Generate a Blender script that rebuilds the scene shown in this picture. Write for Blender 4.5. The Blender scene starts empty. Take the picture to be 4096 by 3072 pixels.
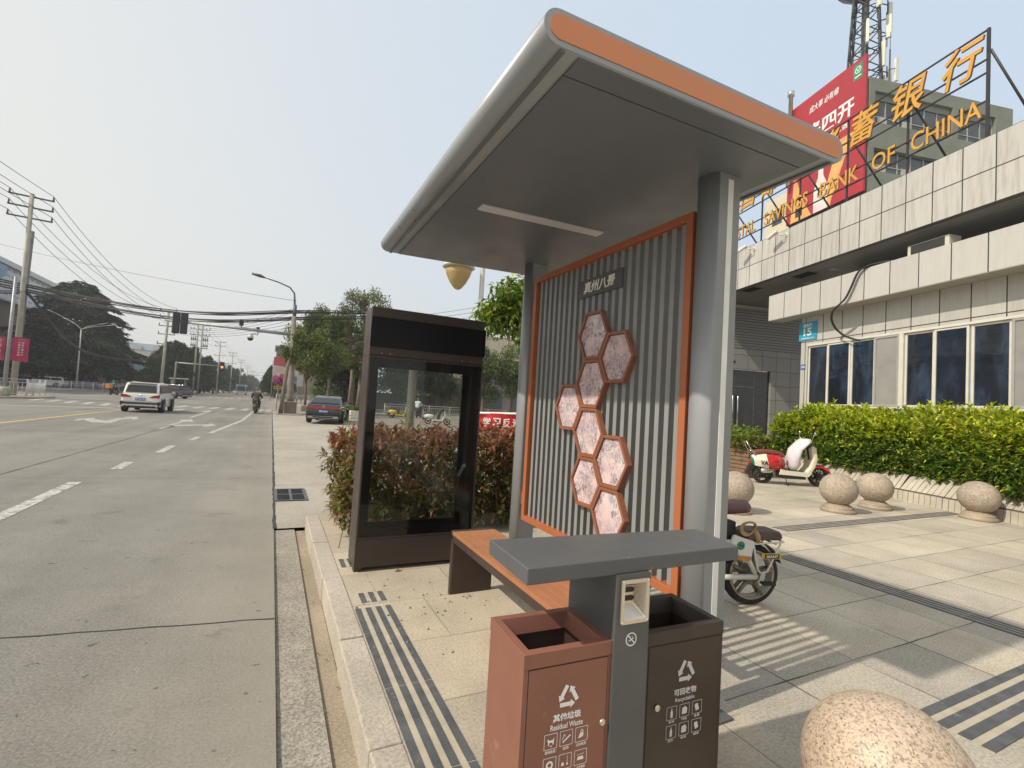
import bpy, bmesh, math, random
import numpy as np
from mathutils import Vector, Matrix
PI = math.pi
rad = math.radians
rnd = random.Random(11)
rng = np.random.default_rng(5)
sc = bpy.context.scene
COL = sc.collection
ROOTM = {}


# ------------------------------------------------------------------ helpers
class MB:
    """collects shapes; build() links them as ONE mesh object"""
    def __init__(s):
        s.v = []; s.f = []; s.m = []; s.s = []

    def add(s, vs, fs, m=0, smooth=False):
        b = len(s.v)
        s.v += [tuple(map(float, v)) for v in vs]
        for f in fs:
            s.f.append(tuple(b + i for i in f)); s.m.append(m); s.s.append(smooth)
        return s

    def box(s, x0, x1, y0, y1, z0, z1, m=0, M=None):
        vs = [(x, y, z) for z in (z0, z1) for y in (y0, y1) for x in (x0, x1)]
        if M is not None:
            vs = [M @ Vector(v) for v in vs]
        return s.add(vs, [(0, 2, 3, 1), (4, 5, 7, 6), (0, 1, 5, 4), (2, 6, 7, 3), (0, 4, 6, 2), (1, 3, 7, 5)], m)

    def cyl(s, p, q, r0, r1=None, n=12, m=0, smooth=True):
        return s.tube([p, q], [r0, r0 if r1 is None else r1], n, m, smooth)

    def tube(s, pts, r, n=8, m=0, smooth=True, flat=1.0):
        pts = [Vector(p) for p in pts]
        rs = r if isinstance(r, (list, tuple)) else [r] * len(pts)
        rings = []; prev = None
        for i, p in enumerate(pts):
            t = (pts[min(i + 1, len(pts) - 1)] - pts[max(i - 1, 0)]).normalized()
            if prev is None:
                a = Vector((0, 0, 1)) if abs(t.z) < .9 else Vector((1, 0, 0))
                x = t.cross(a).normalized()
            else:
                x = (prev - t * prev.dot(t)).normalized()
            prev = x
            y = t.cross(x)
            rings.append([p + (x * math.cos(2 * PI * k / n) + y * math.sin(2 * PI * k / n) * flat) * rs[i] for k in range(n)])
        vs = [v for rg in rings for v in rg]
        fs = []
        for i in range(len(rings) - 1):
            for k in range(n):
                k2 = (k + 1) % n
                fs.append((i * n + k, i * n + k2, (i + 1) * n + k2, (i + 1) * n + k))
        s.add(vs, fs, m, smooth)
        b = len(s.v) - len(vs)
        s.f.append(tuple(b + k for k in reversed(range(n)))); s.m.append(m); s.s.append(False)
        s.f.append(tuple(b + (len(rings) - 1) * n + k for k in range(n))); s.m.append(m); s.s.append(False)
        return s

    def lathe(s, prof, c=(0, 0, 0), n=24, m=0, axis='z', smooth=True, M=None, caps=True):
        vs = []; fs = []
        for r, z in prof:
            for k in range(n):
                a = 2 * PI * k / n
                if axis == 'z': v = (r * math.cos(a), r * math.sin(a), z)
                elif axis == 'x': v = (z, r * math.cos(a), r * math.sin(a))
                else: v = (r * math.sin(a), z, r * math.cos(a))
                v = Vector(v)
                if M is not None: v = M @ v
                vs.append(v + Vector(c))
        for i in range(len(prof) - 1):
            for k in range(n):
                k2 = (k + 1) % n
                fs.append((i * n + k, i * n + k2, (i + 1) * n + k2, (i + 1) * n + k))
        if caps: fs.append(tuple(reversed(range(n)))); fs.append(tuple((len(prof) - 1) * n + k for k in range(n)))
        return s.add(vs, fs, m, smooth)

    def prism(s, poly, axis, a, b, m=0, M=None, pb=None):
        """poly extruded along axis from a to b; pb: another outline for the far end"""
        def mk(p, t):
            if axis == 'x': return Vector((t, p[0], p[1]))
            if axis == 'y': return Vector((p[0], t, p[1]))
            return Vector((p[0], p[1], t))
        n = len(poly)
        vs = [mk(p, a) for p in poly] + [mk(p, b) for p in (pb or poly)]
        if M is not None: vs = [M @ v for v in vs]
        fs = [tuple(reversed(range(n))), tuple(range(n, 2 * n))]
        for k in range(n):
            k2 = (k + 1) % n
            fs.append((k, k2, n + k2, n + k))
        return s.add(vs, fs, m)

    def sheet(s, poly, z=0.0, m=0):
        return s.add([(p[0], p[1], p[2] if len(p) > 2 else z) for p in poly], [tuple(range(len(poly)))], m)

    def ball(s, c, r, n=16, m=0, sz=1.0):
        k = n // 2
        prof = [(max(1e-4, r * math.sin(PI * i / k)), -r * sz * math.cos(PI * i / k)) for i in range(k + 1)]
        return s.lathe(prof, c, n, m)

    def build(s, name, mats, parent=None, world=False, bevel=0, seg=2, label=None, cat=None, group=None, kind=None, smooth=False):
        me = bpy.data.meshes.new(name)
        vs = s.v
        mats = mats if isinstance(mats, (list, tuple)) else [mats]
        loc = None
        if world and parent is not None:
            inv = ROOTM[parent.name].inverted()
            vs = [tuple(inv @ Vector(v)) for v in vs]
        elif parent is None and world:
            a = np.array(vs); c = (a.min(0) + a.max(0)) / 2; c[2] = a[:, 2].min(); loc = c
            vs = [tuple(v) for v in (a - c)]
        me.from_pydata(vs, [], s.f)
        me.polygons.foreach_set('material_index', s.m)
        me.polygons.foreach_set('use_smooth', [True] * len(s.f) if smooth else s.s)
        bm = bmesh.new(); bm.from_mesh(me); bmesh.ops.recalc_face_normals(bm, faces=bm.faces); bm.to_mesh(me); bm.free()
        for m in mats: me.materials.append(m)
        o = bpy.data.objects.new(name, me); COL.objects.link(o)
        if loc is not None: o.location = loc
        if parent is not None:
            o.parent = parent; ROOTM[o.name] = ROOTM[parent.name]
        else:
            ROOTM[o.name] = Matrix.Translation(Vector(loc)) if loc is not None else Matrix.Identity(4)
        if bevel:
            b = o.modifiers.new('b', 'BEVEL'); b.width = bevel; b.segments = seg; b.limit_method = 'ANGLE'; b.angle_limit = rad(35)
            b.harden_normals = False
        tag(o, label, cat, group, kind)
        return o


def tag(o, label=None, cat=None, group=None, kind=None):
    if label: o['label'] = label
    if cat: o['category'] = cat
    if group: o['group'] = group
    if kind: o['kind'] = kind
    return o


def thing(name, label, cat, loc=(0, 0, 0), rz=0.0, group=None, rx=0.0, ry=0.0):
    o = bpy.data.objects.new(name, None); COL.objects.link(o)
    o.location = loc; o.rotation_euler = (rx, ry, rz); o.empty_display_size = .2
    ROOTM[o.name] = Matrix.Translation(Vector(loc)) @ Matrix.Rotation(rz, 4, 'Z') @ Matrix.Rotation(ry, 4, 'Y') @ Matrix.Rotation(rx, 4, 'X')
    return tag(o, label, cat, group)


def dup(o, loc=None, rz=None, label=None, scale=None, parent=None):
    c = o.copy(); COL.objects.link(c)
    if parent is not None: c.parent = parent
    if loc is not None: c.location = loc
    if rz is not None: c.rotation_euler = (0, 0, rz)
    if scale is not None: c.scale = (scale,) * 3 if not isinstance(scale, (tuple, list)) else scale
    if label: c['label'] = label
    for ch in list(o.children):
        if ch.name != c.name: dup(ch, parent=c)
    return c


def lin(r, g, b):
    f = lambda c: (c / 255 / 12.92) if c / 255 <= .04045 else ((c / 255 + .055) / 1.055) ** 2.4
    return (f(r), f(g), f(b))


# ------------------------------------------------------------------ materials
class NT:
    def __init__(s, name):
        s.mat = bpy.data.materials.new(name); s.mat.use_nodes = True
        s.t = s.mat.node_tree; s.p = s.t.nodes['Principled BSDF']; s.out = s.t.nodes['Material Output']
    def n(s, typ, **kw):
        x = s.t.nodes.new('ShaderNode' + typ)
        for k, v in kw.items():
            if hasattr(x, k): setattr(x, k, v)
            else: x.inputs[k.replace('_', ' ')].default_value = v
        return x
    def l(s, a, b): s.t.links.new(a, b)
    def mix(s, fac, a, b, blend='MIX'):
        x = s.t.nodes.new('ShaderNodeMix'); x.data_type = 'RGBA'; x.blend_type = blend
        for i, v in ((0, fac), (6, a), (7, b)):
            if hasattr(v, 'is_linked') or hasattr(v, 'links'): s.l(v, x.inputs[i])
            else: x.inputs[i].default_value = v if i == 0 or len(v) == 4 else (*v, 1)
        return x.outputs[2]
    def noise(s, co, scale, detail=4, rough=.55, dist=0.0):
        x = s.n('TexNoise'); x.inputs['Scale'].default_value = scale; x.inputs['Detail'].default_value = detail
        x.inputs['Roughness'].default_value = rough; x.inputs['Distortion'].default_value = dist
        s.l(co, x.inputs['Vector']); return x.outputs['Fac']
    def ramp(s, fac, stops):
        x = s.n('ValToRGB'); e = x.color_ramp.elements
        while len(e) < len(stops): e.new(.5)
        for i, (p, c) in enumerate(stops):
            e[i].position = p; e[i].color = (*c, 1) if len(c) == 3 else c
        s.l(fac, x.inputs['Fac']); return x.outputs['Color']
    def obj(s): return s.n('TexCoord').outputs['Object']
    def geo(s): return s.n('NewGeometry').outputs['Position']
    def math(s, op, a, b=None):
        x = s.n('Math', operation=op)
        for i, v in ((0, a), (1, b)):
            if v is None: continue
            if hasattr(v, 'links'): s.l(v, x.inputs[i])
            else: x.inputs[i].default_value = v
        return x.outputs[0]
    def bump(s, h, strength=.3, dist=.01):
        x = s.n('Bump'); x.inputs['Strength'].default_value = strength; x.inputs['Distance'].default_value = dist
        s.l(h, x.inputs['Height']); s.l(x.outputs['Normal'], s.p.inputs['Normal'])
    def vm(s, co, scale):
        x = s.n('Mapping'); x.inputs['Scale'].default_value = scale; s.l(co, x.inputs['Vector']); return x.outputs['Vector']


MATS = {}


def mat(name, col, rough=.5, metal=0.0, var=.08, vs=5.0, bump=0.0, bs=60.0, spec=.5, coat=0.0, dirt=None):
    if name in MATS: return MATS[name]
    N = NT(name); p = N.p
    p.inputs['Metallic'].default_value = metal
    p.inputs['Specular IOR Level'].default_value = spec
    p.inputs['Coat Weight'].default_value = coat
    co = N.obj()
    f = N.noise(co, vs, 5, .6)
    lo = tuple(c * (1 - var) for c in col); hi = tuple(min(1, c * (1 + var)) for c in col)
    c = N.ramp(f, [(.3, lo), (.7, hi)])
    if dirt:
        d = N.noise(co, dirt[0], 6, .7)
        c = N.mix(N.ramp(d, [(dirt[1], (0, 0, 0)), (dirt[1] + .12, (1, 1, 1))]), c, dirt[2])
    N.l(c, p.inputs['Base Color'])
    r = N.ramp(N.noise(co, vs * 2.3, 3), [(.3, (max(.02, rough - .06),) * 3), (.7, (min(1, rough + .06),) * 3)])
    N.l(r, p.inputs['Roughness'])
    if bump: N.bump(N.noise(co, bs, 4), bump, .004)
    MATS[name] = N.mat
    return N.mat


def emis(name, col, strength):
    N = NT(name); N.p.inputs['Base Color'].default_value = (*[c * .5 for c in col], 1)
    N.p.inputs['Emission Color'].default_value = (*col, 1); N.p.inputs['Emission Strength'].default_value = strength
    return N.mat


def glass_mat(name, tint=(.9, .93, .92), gloss=.12, rough=.01):
    N = NT(name)
    t = N.n('BsdfTransparent'); t.inputs['Color'].default_value = (*tint, 1)
    g = N.n('BsdfGlossy'); g.inputs['Roughness'].default_value = rough
    fr = N.n('Fresnel'); fr.inputs['IOR'].default_value = 1.3
    m = N.n('MixShader'); f = N.math('ADD', fr.outputs[0], gloss); f = N.math('MINIMUM', f, 1.0)
    N.l(f, m.inputs[0]); N.l(t.outputs[0], m.inputs[1]); N.l(g.outputs[0], m.inputs[2])
    N.l(m.outputs[0], N.out.inputs['Surface'])
    return N.mat


def leaf_mat(name, trans=.35, rough=.45, spec=.3):
    N = NT(name)
    a = N.n('Attribute', attribute_name='Col')
    N.l(a.outputs['Color'], N.p.inputs['Base Color'])
    N.p.inputs['Roughness'].default_value = rough
    N.p.inputs['Specular IOR Level'].default_value = spec
    tr = N.n('BsdfTranslucent'); c = N.mix(1.0, a.outputs['Color'], (1.0, 1.05, .55), 'MULTIPLY')
    N.l(c, tr.inputs['Color'])
    m = N.n('MixShader'); m.inputs[0].default_value = trans
    N.l(N.p.outputs[0], m.inputs[1]); N.l(tr.outputs[0], m.inputs[2]); N.l(m.outputs[0], N.out.inputs['Surface'])
    return N.mat


def paint_mat(name, col, wear=.5):
    """worn road paint: the worn spots let the road through"""
    N = NT(name); co = N.geo()
    N.p.inputs['Base Color'].default_value = (*col, 1); N.p.inputs['Roughness'].default_value = .75
    f = N.ramp(N.noise(co, 9, 8, .75), [(wear - .06, (1, 1, 1)), (wear + .1, (.2, .2, .2))])
    t = N.n('BsdfTransparent'); m = N.n('MixShader')
    N.l(f, m.inputs[0]); N.l(t.outputs[0], m.inputs[1]); N.l(N.p.outputs[0], m.inputs[2]); N.l(m.outputs[0], N.out.inputs['Surface'])
    return N.mat


def text_mesh(body, size, extrude=.002, offset=0.0, shear=0.0, fitw=None, fith=None):
    c = bpy.data.curves.new('t', 'FONT'); c.body = body; c.size = size; c.extrude = extrude; c.offset = offset; c.shear = shear
    c.resolution_u = 3
    o = bpy.data.objects.new('t', c); COL.objects.link(o)
    me = bpy.data.meshes.new_from_object(o)
    bpy.data.objects.remove(o); bpy.data.curves.remove(c)
    n = len(me.vertices); a = np.empty(n * 3); me.vertices.foreach_get('co', a); a = a.reshape(n, 3)
    if n:
        lo, hi = a.min(0), a.max(0); ctr = (lo + hi) / 2; a[:, 0] -= ctr[0]; a[:, 1] -= ctr[1]
        if fitw: a[:, 0] *= fitw / max(1e-6, hi[0] - lo[0])
        if fith: a[:, 1] *= fith / max(1e-6, hi[1] - lo[1])
    fs = [tuple(p.vertices) for p in me.polygons]
    bpy.data.meshes.remove(me)
    return a, fs


def frame_mat(origin, x, z):
    """matrix: text x along x, text y along z, facing x cross z"""
    x = Vector(x).normalized(); z = Vector(z).normalized(); n = x.cross(z)
    M = Matrix((x, z, n)).transposed().to_4x4(); M.translation = Vector(origin); return M


def put_text(mb, body, size, M, extrude=.002, offset=0.0, shear=0.0, fitw=None, fith=None, m=0):
    a, fs = text_mesh(body, size, extrude, offset, shear, fitw, fith)
    mb.add([M @ Vector(v) for v in a], fs, m); return mb


def leaf_obj(name, pos, axis, up, ln, wd, col, m, parent=None, label=None, cat=None, group=None, kind=None, droop=.15, simple=False, loc=None):
    """one mesh of many small leaves; arrays N x 3"""
    N = len(pos)
    axis = axis / np.linalg.norm(axis, axis=1, keepdims=True)
    side = np.cross(axis, up); side /= np.maximum(1e-6, np.linalg.norm(side, axis=1, keepdims=True))
    nor = np.cross(side, axis)
    ln = np.asarray(ln).reshape(-1, 1) * np.ones((N, 1)); wd = np.asarray(wd).reshape(-1, 1) * np.ones((N, 1))
    if simple:
        V = np.stack([pos, pos + axis * ln * .5 + side * wd * .5 + nor * wd * .12, pos + axis * ln - nor * ln * droop, pos + axis * ln * .5 - side * wd * .5 + nor * wd * .12], 1)
        k = 4; F = np.array([[0, 1, 2], [0, 2, 3]])
    else:
        V = np.stack([pos, pos + axis * ln * .45 + side * wd * .5 + nor * wd * .22, pos + axis * ln * .5, pos + axis * ln * .45 - side * wd * .5 + nor * wd * .22, pos + axis * ln - nor * ln * droop], 1)
        k = 5; F = np.array([[0, 1, 2], [0, 2, 3], [1, 4, 2], [2, 4, 3]])
    V = V.reshape(-1, 3)
    if loc is not None: V = V - np.array(loc)
    FF = (F[None] + (np.arange(N) * k)[:, None, None]).reshape(-1, 3)
    me = bpy.data.meshes.new(name)
    me.vertices.add(len(V)); me.vertices.foreach_set('co', V.astype(np.float32).ravel())
    me.loops.add(FF.size); me.loops.foreach_set('vertex_index', FF.astype(np.int32).ravel())
    me.polygons.add(len(FF)); me.polygons.foreach_set('loop_start', np.arange(0, FF.size, 3, dtype=np.int32))
    me.update(calc_edges=True)
    at = me.attributes.new('Col', 'FLOAT_COLOR', 'POINT')
    c4 = np.concatenate([np.repeat(np.asarray(col), k, axis=0), np.ones((N * k, 1))], 1)
    at.data.foreach_set('color', c4.astype(np.float32).ravel())
    me.materials.append(m)
    o = bpy.data.objects.new(name, me); COL.objects.link(o)
    if loc is not None: o.location = loc
    if parent is not None: o.parent = parent; ROOTM[o.name] = ROOTM[parent.name]
    return tag(o, label, cat, group, kind)


def rdir(n, g=rng):
    v = g.normal(size=(n, 3)); return v / np.linalg.norm(v, axis=1, keepdims=True)


def palette(n, cols, spread=.25):
    c = np.array(cols)[rng.integers(0, len(cols), n)]
    return np.clip(c * (1 + spread * rng.normal(size=(n, 1))) * (1 + .06 * rng.normal(size=(n, 3))), .004, 1)


# ------------------------------------------------------------------ camera
cam = bpy.data.cameras.new('camera'); co = bpy.data.objects.new('camera', cam); COL.objects.link(co)
F_, W_, H_ = 1039.0, 2212.0, 1659.0
def _ray(x, y): return Vector((x - W_ / 2, F_, -(y - H_ / 2)))
fw = _ray(588, 845).normalized(); up_ = _ray(1588, 905).cross(fw).normalized()
if up_.z < 0: up_ = -up_
rt = fw.cross(up_)
RM = Matrix((rt, fw, up_))          # camera axes (right, forward, up) to world
rx, fy, uz = RM.col[0], RM.col[1], RM.col[2]
co.matrix_world = Matrix.Translation((0, 0, 1.42)) @ Matrix((rx, uz, -fy)).transposed().to_4x4()
cam.sensor_width = 36; cam.lens = F_ / W_ * 36; cam.clip_start = .05; cam.clip_end = 3000
sc.camera = co

# ------------------------------------------------------------------ light
sun = bpy.data.lights.new('sun', 'SUN'); so = bpy.data.objects.new('sun', sun); COL.objects.link(so)
sun.energy = 3.75; sun.angle = rad(.9); sun.color = (1, .915, .765)
sd = Vector((.7213, .0281, -.692)).normalized()
so.rotation_euler = sd.to_track_quat('-Z', 'Y').to_euler()
so.location = (-20, 0, 30)
w = bpy.data.worlds.new('World'); sc.world = w; w.use_nodes = True
wt = w.node_tree; bg = wt.nodes['Background']
sky = wt.nodes.new('ShaderNodeTexSky'); sky.sky_type = 'NISHITA'; sky.sun_disc = False
sky.sun_elevation = math.asin(.692); sky.sun_rotation = math.atan2(-sd.x, -sd.y)
sky.air_density = 1.0; sky.dust_density = 6.0; sky.ozone_density = 1.0; sky.altitude = 10
mixn = wt.nodes.new('ShaderNodeMix'); mixn.data_type = 'RGBA'; mixn.inputs[0].default_value = .80
tc = wt.nodes.new('ShaderNodeTexCoord'); vd = wt.nodes.new('ShaderNodeVectorMath'); vd.operation = 'DOT_PRODUCT'
vd.inputs[1].default_value = (.72, .25, .64); wt.links.new(tc.outputs['Generated'], vd.inputs[0])
hz = wt.nodes.new('ShaderNodeValToRGB'); hz.color_ramp.elements[0].position = .22; hz.color_ramp.elements[0].color = (.95, .955, .915, 1)
hz.color_ramp.elements[1].position = .98; hz.color_ramp.elements[1].color = (.73, .86, 1.0, 1)
wt.links.new(vd.outputs['Value'], hz.inputs[0])
hs = wt.nodes.new('ShaderNodeVectorMath'); hs.operation = 'SCALE'; hs.inputs['Scale'].default_value = 9.35   # thick pale spring haze, whiter towards the sun
wt.links.new(hz.outputs[0], hs.inputs[0]); wt.links.new(hs.outputs[0], mixn.inputs[7])
wt.links.new(sky.outputs[0], mixn.inputs[6]); wt.links.new(mixn.outputs[2], bg.inputs[0]); bg.inputs[1].default_value = .10
sc.view_settings.view_transform = 'Standard'; sc.view_settings.look = 'None'; sc.view_settings.gamma = 1
sc.view_settings.exposure = 0.1
sc.cycles.max_bounces = 6; sc.cycles.diffuse_bounces = 3; sc.cycles.glossy_bounces = 3; sc.cycles.transparent_max_bounces = 12
sc.cycles.transmission_bounces = 4; sc.cycles.volume_bounces = 0; sc.cycles.use_denoising = True
sc.cycles.use_adaptive_sampling = True
# ------------------------------------------------------------------ ground, road, pavements
def ground_mat(name, base, var, speck, big=.35, slab=None, bumps=.35, rough=.85, stain=None, joint=(.09, .08, .07), jw=.006, dust=None):
    N = NT(name); co = N.geo(); p = N.p
    n1 = N.noise(co, big, 5, .6); n2 = N.noise(co, 3.1, 6, .65); n3 = N.noise(co, 70, 3, .6); n4 = N.noise(co, 260, 2, .5)
    c = N.ramp(n1, [(.32, tuple(x * (1 - var) for x in base)), (.68, tuple(x * (1 + var) for x in base))])
    c = N.mix(.55, c, N.ramp(n2, [(.3, (1 - var,) * 3), (.7, (1 + var * .8,) * 3)]), 'MULTIPLY')
    c = N.mix(speck, c, N.ramp(n3, [(.34, (.35,) * 3), (.5, (1.0,) * 3), (.66, (1.5,) * 3)]), 'MULTIPLY')
    c = N.mix(speck * .8, c, N.ramp(n4, [(.35, (.55,) * 3), (.65, (1.35,) * 3)]), 'MULTIPLY')
    if stain:
        s = N.noise(co, stain[0], 7, .7, .6)
        c = N.mix(N.ramp(s, [(stain[1], (0, 0, 0)), (stain[1] + .14, (stain[3],) * 3)]), c, stain[2])
    hgt = n3
    if slab:
        b = N.n('TexBrick'); b.offset = slab[2]; b.squash = 1.0
        mp = N.n('Mapping'); mp.inputs['Location'].default_value = (slab[3], slab[4], 0); N.l(co, mp.inputs['Vector'])
        wob = N.n('VectorMath', operation='ADD'); nz = N.n('TexNoise'); nz.inputs['Scale'].default_value = 4
        N.l(co, nz.inputs['Vector'])
        sc_ = N.n('VectorMath', operation='SCALE'); sc_.inputs['Scale'].default_value = .012; N.l(nz.outputs['Color'], sc_.inputs[0])
        N.l(mp.outputs[0], wob.inputs[0]); N.l(sc_.outputs[0], wob.inputs[1])
        N.l(wob.outputs[0], b.inputs['Vector'])
        b.inputs['Scale'].default_value = 1; b.inputs['Brick Width'].default_value = slab[0]; b.inputs['Row Height'].default_value = slab[1]
        b.inputs['Mortar Size'].default_value = jw; b.inputs['Mortar Smooth'].default_value = .2; b.inputs['Bias'].default_value = 0
        b.inputs['Color1'].default_value = (.78, .79, .82, 1); b.inputs['Color2'].default_value = (1.12, 1.10, 1.05, 1); b.inputs['Mortar'].default_value = (1, 1, 1, 1)
        c = N.mix(.75, c, b.outputs['Color'], 'MULTIPLY')
        brk = N.ramp(N.noise(co, 1.7, 3), [(.3, (.25,) * 3), (.6, (1, 1, 1))])
        jf = N.n('Math', operation='MULTIPLY'); N.l(b.outputs['Fac'], jf.inputs[0]); N.l(brk, jf.inputs[1])
        c = N.mix(jf.outputs[0], c, joint)
    if dust:
        sx = N.n('SeparateXYZ'); N.l(co, sx.inputs[0]); wv = N.math('ADD', sx.outputs[0], N.math('MULTIPLY', N.noise(co, .9, 5, .65), 1.6))
        c = N.mix(N.ramp(wv, [(0, (0, 0, 0)), (1, (.62, .62, .62))]), c, dust)
        o1 = N.noise(co, 1.9, 4, .6, .4); c = N.mix(N.ramp(o1, [(.64, (0, 0, 0)), (.72, (.45, .45, .45))]), c, (.085, .08, .073))
        o2 = N.noise(co, 13, 3, .55, .3); c = N.mix(N.ramp(o2, [(.70, (0, 0, 0)), (.735, (.8, .8, .8))]), c, (.06, .057, .052))
        v2 = N.n('TexVoronoi'); v2.inputs['Scale'].default_value = 34; N.l(co, v2.inputs['Vector'])
        c = N.mix(N.ramp(v2.outputs['Distance'], [(.05, (.75, .75, .75)), (.14, (0, 0, 0))]), c, (.36, .33, .29))
        tk = N.noise(N.vm(co, (1.1, .035, 1)), 1.0, 4, .55); c = N.mix(.5, c, N.ramp(tk, [(.36, (.80, .80, .80)), (.62, (1.12, 1.12, 1.12))]), 'MULTIPLY')
    N.l(c, p.inputs['Base Color']); p.inputs['Roughness'].default_value = rough; p.inputs['Specular IOR Level'].default_value = .3
    N.bump(hgt, bumps, .006)
    return N.mat


m_road = ground_mat('worn_concrete_road', (.208, .196, .174), .15, .42, .22, bumps=.35, dust=(.30, .27, .22), stain=(.55, .62, (.125, .118, .106), .6))
m_apron = ground_mat('pale_concrete', (.35, .315, .265), .13, .35, .35, stain=(.8, .6, (.2, .185, .165), .5))
m_gutter = ground_mat('rough_gutter_concrete', (.29, .265, .225), .2, .6, 1.2, bumps=.9, stain=(4, .58, (.16, .15, .135), .6))
m_channel = ground_mat('sandy_gutter', (.30, .25, .185), .16, .35, 1.5)
m_kerb = ground_mat('granite_kerb', (.43, .385, .325), .12, .32, 1.5)
m_pave = ground_mat('sandstone_pavement', (.47, .41, .325), .17, .3, .8, slab=(.6, .6, .5, .11, .18), joint=(.2, .17, .13), jw=.004, stain=(2.4, .55, (.50, .425, .31), .8))
m_plaza = ground_mat('plaza_slabs', (.455, .41, .335), .16, .38, .6, slab=(.645, .56, 0, .58, -.04), stain=(1.6, .57, (.32, .285, .235), .6), joint=(.07, .064, .055), jw=.0055)
m_earth = ground_mat('dry_ground', (.26, .23, .19), .15, .4)
m_farpave = ground_mat('far_pavement', (.33, .28, .235), .12, .2, slab=(1.2, .6, .5, 0, 0))
m_tact = mat('dark_slate_strip', (.085, .09, .095), .7, var=.3, vs=9, bump=.5, bs=70, dirt=(14, .62, (.3, .26, .2)))
m_tactl = mat('light_stone_strip', (.42, .37, .29), .8, var=.15, vs=9, dirt=(14, .6, (.33, .28, .22)))
m_white = paint_mat('worn_white_paint', (.46, .44, .40), .53)
m_yellow = paint_mat('worn_yellow_paint', (.62, .40, .10), .6)
m_dark = mat('joint_tar', (.035, .034, .032), .8)

RZ = -.13
def street(name, poly, z, m, kind='structure'):
    return MB().sheet(poly, z).build(name, m, kind=kind)
street('ground', [(-1500, -60), (1500, -60), (1500, 2500), (-1500, 2500)], -.22, m_earth)
MB().box(-240, .13, -12, 900, -.21, RZ).build('road', m_road, kind='structure')
street('side_road', [(.134, 42), (120, 42), (120, 86), (.134, 84)], RZ - .006, m_road)
street('far_road', [(.134, 84.004), (.36, 86), (.36, 900), (.134, 900)], RZ - .006, m_road)
street('driveway', [(.134, 6.1), (60, 6.1), (60, 41.996), (.134, 41.996)], RZ - .004, m_apron)
street('gutter', [(.134, -8), (.345, -8), (.345, 6.096), (.134, 6.096)], RZ - .022, m_gutter)
MB().box(.345, .452, -8, 6.09, -.21, RZ - .04).build('gutter_channel', m_channel, kind='structure')
# kerb of separate granite blocks
kb = MB()
yy = -7.9
while yy < 6.05:
    y2 = min(yy + .93 + rnd.uniform(-.1, .1), 6.08); o_ = rnd.uniform(-.004, .004)
    kb.box(.452 + o_, .592, yy + .004, y2 - .004, -.21, .004 + rnd.uniform(-.003, .004)); yy = y2
kb.build('kerb', m_kerb, kind='structure', bevel=.008)
pv = MB(); pv.box(.592, 2.15, -8, 6.085, -.21, 0); pv.build('pavement', m_pave, kind='structure')
pz = MB(); pz.box(2.15, 40, -8, 6.6, -.21, 0); pz.box(5.2, 40, 6.6, 13.2, -.21, 0); pz.build('plaza', m_plaza, kind='structure')

# tactile guide strips, each strip one thing of the setting
def strips(name, x0, x1, y0, y1, along, n=4, w=.036, gap=.03, z=.004):
    mb = MB(); tot = n * w + (n - 1) * gap
    mb.box(*( (x0, x1, y0, y0 + tot) if along == 'x' else (x0, x0 + tot, y0, y1)), -.02, z - .002, 1)
    for k in range(n):
        o_ = k * (w + gap); t = x0 if along == 'x' else y0; e = x1 if along == 'x' else y1
        while t < e:
            t2 = min(t + .6, e)
            if along == 'x': mb.box(t + .003, t2 - .003, y0 + o_, y0 + o_ + w, -.02, z)
            else: mb.box(x0 + o_, x0 + o_ + w, t + .003, t2 - .003, -.02, z)
            t = t2
    return mb.build(name, [m_tact, m_tactl], kind='structure')
strips('pavement_guide_strip', .60, .86, -6, 3.36, 'y')
strips('pavement_guide_strip', .66, .86, 3.44, 3.62, 'y', 3)
strips('pavement_guide_strip', .62, .74, 4.2, 4.42, 'y', 2)
strips('plaza_guide_strip', 4.86, 5.1, -6, 3.32, 'y', 4, .038, .022)
strips('plaza_guide_strip', 6.1, 10.9, 4.03, 4.25, 'x', 4, .036, .022)
strips('plaza_guide_strip', 3.0, 9.0, .98, 1.30, 'x', 4, .05, .035)
MB().box(1.86, 1.98, 2.35, 3.36, -.02, .005).build('drain_cover_strip', m_tact, kind='structure')

# cracks and joints in the road
def crack(name, pts, wd, z=RZ + .003, m=None):
    mb = MB(); L = []; R_ = []
    P = []
    for (a, b) in zip(pts[:-1], pts[1:]):
        d = math.dist(a, b); k = max(1, int(d / .18))
        for i in range(k): P.append((a[0] + (b[0] - a[0]) * i / k, a[1] + (b[1] - a[1]) * i / k))
    P.append(pts[-1])
    for i, p in enumerate(P):
        a = P[max(0, i - 1)]; b = P[min(len(P) - 1, i + 1)]; t = Vector((b[0] - a[0], b[1] - a[1], 0)).normalized(); nn = Vector((-t.y, t.x, 0))
        j = rnd.uniform(-.006, .006); w_ = wd * rnd.uniform(.55, 1.3)
        q = Vector((p[0], p[1], z)) + nn * j
        L.append(q + nn * w_ / 2); R_.append(q - nn * w_ / 2)
    n = len(L)
    mb.add(L + R_, [(i, n + i, n + i + 1, i + 1) for i in range(n - 1)])
    return mb.build(name, m or m_dark, kind='structure')
crack('road_joint', [(.128, 3.69), (-1.32, 3.9), (-9, 4.9)], .014)
crack('road_joint', [(-3.72, 4), (-3.69, 10.3), (-3.46, 16.3), (-3.3, 26), (-3.2, 42)], .022)
crack('road_joint', [(.10, 9.6), (-3.6, 9.95), (-12, 10.6)], .008)
crack('road_joint', [(.10, 18), (-3.6, 18.3), (-14, 19)], .014)
crack('road_joint', [(-7.4, 8), (-7.3, 30)], .02)
crack('road_joint', [(-12, 20), (-9, 30), (-8, 41)], .04)
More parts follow.
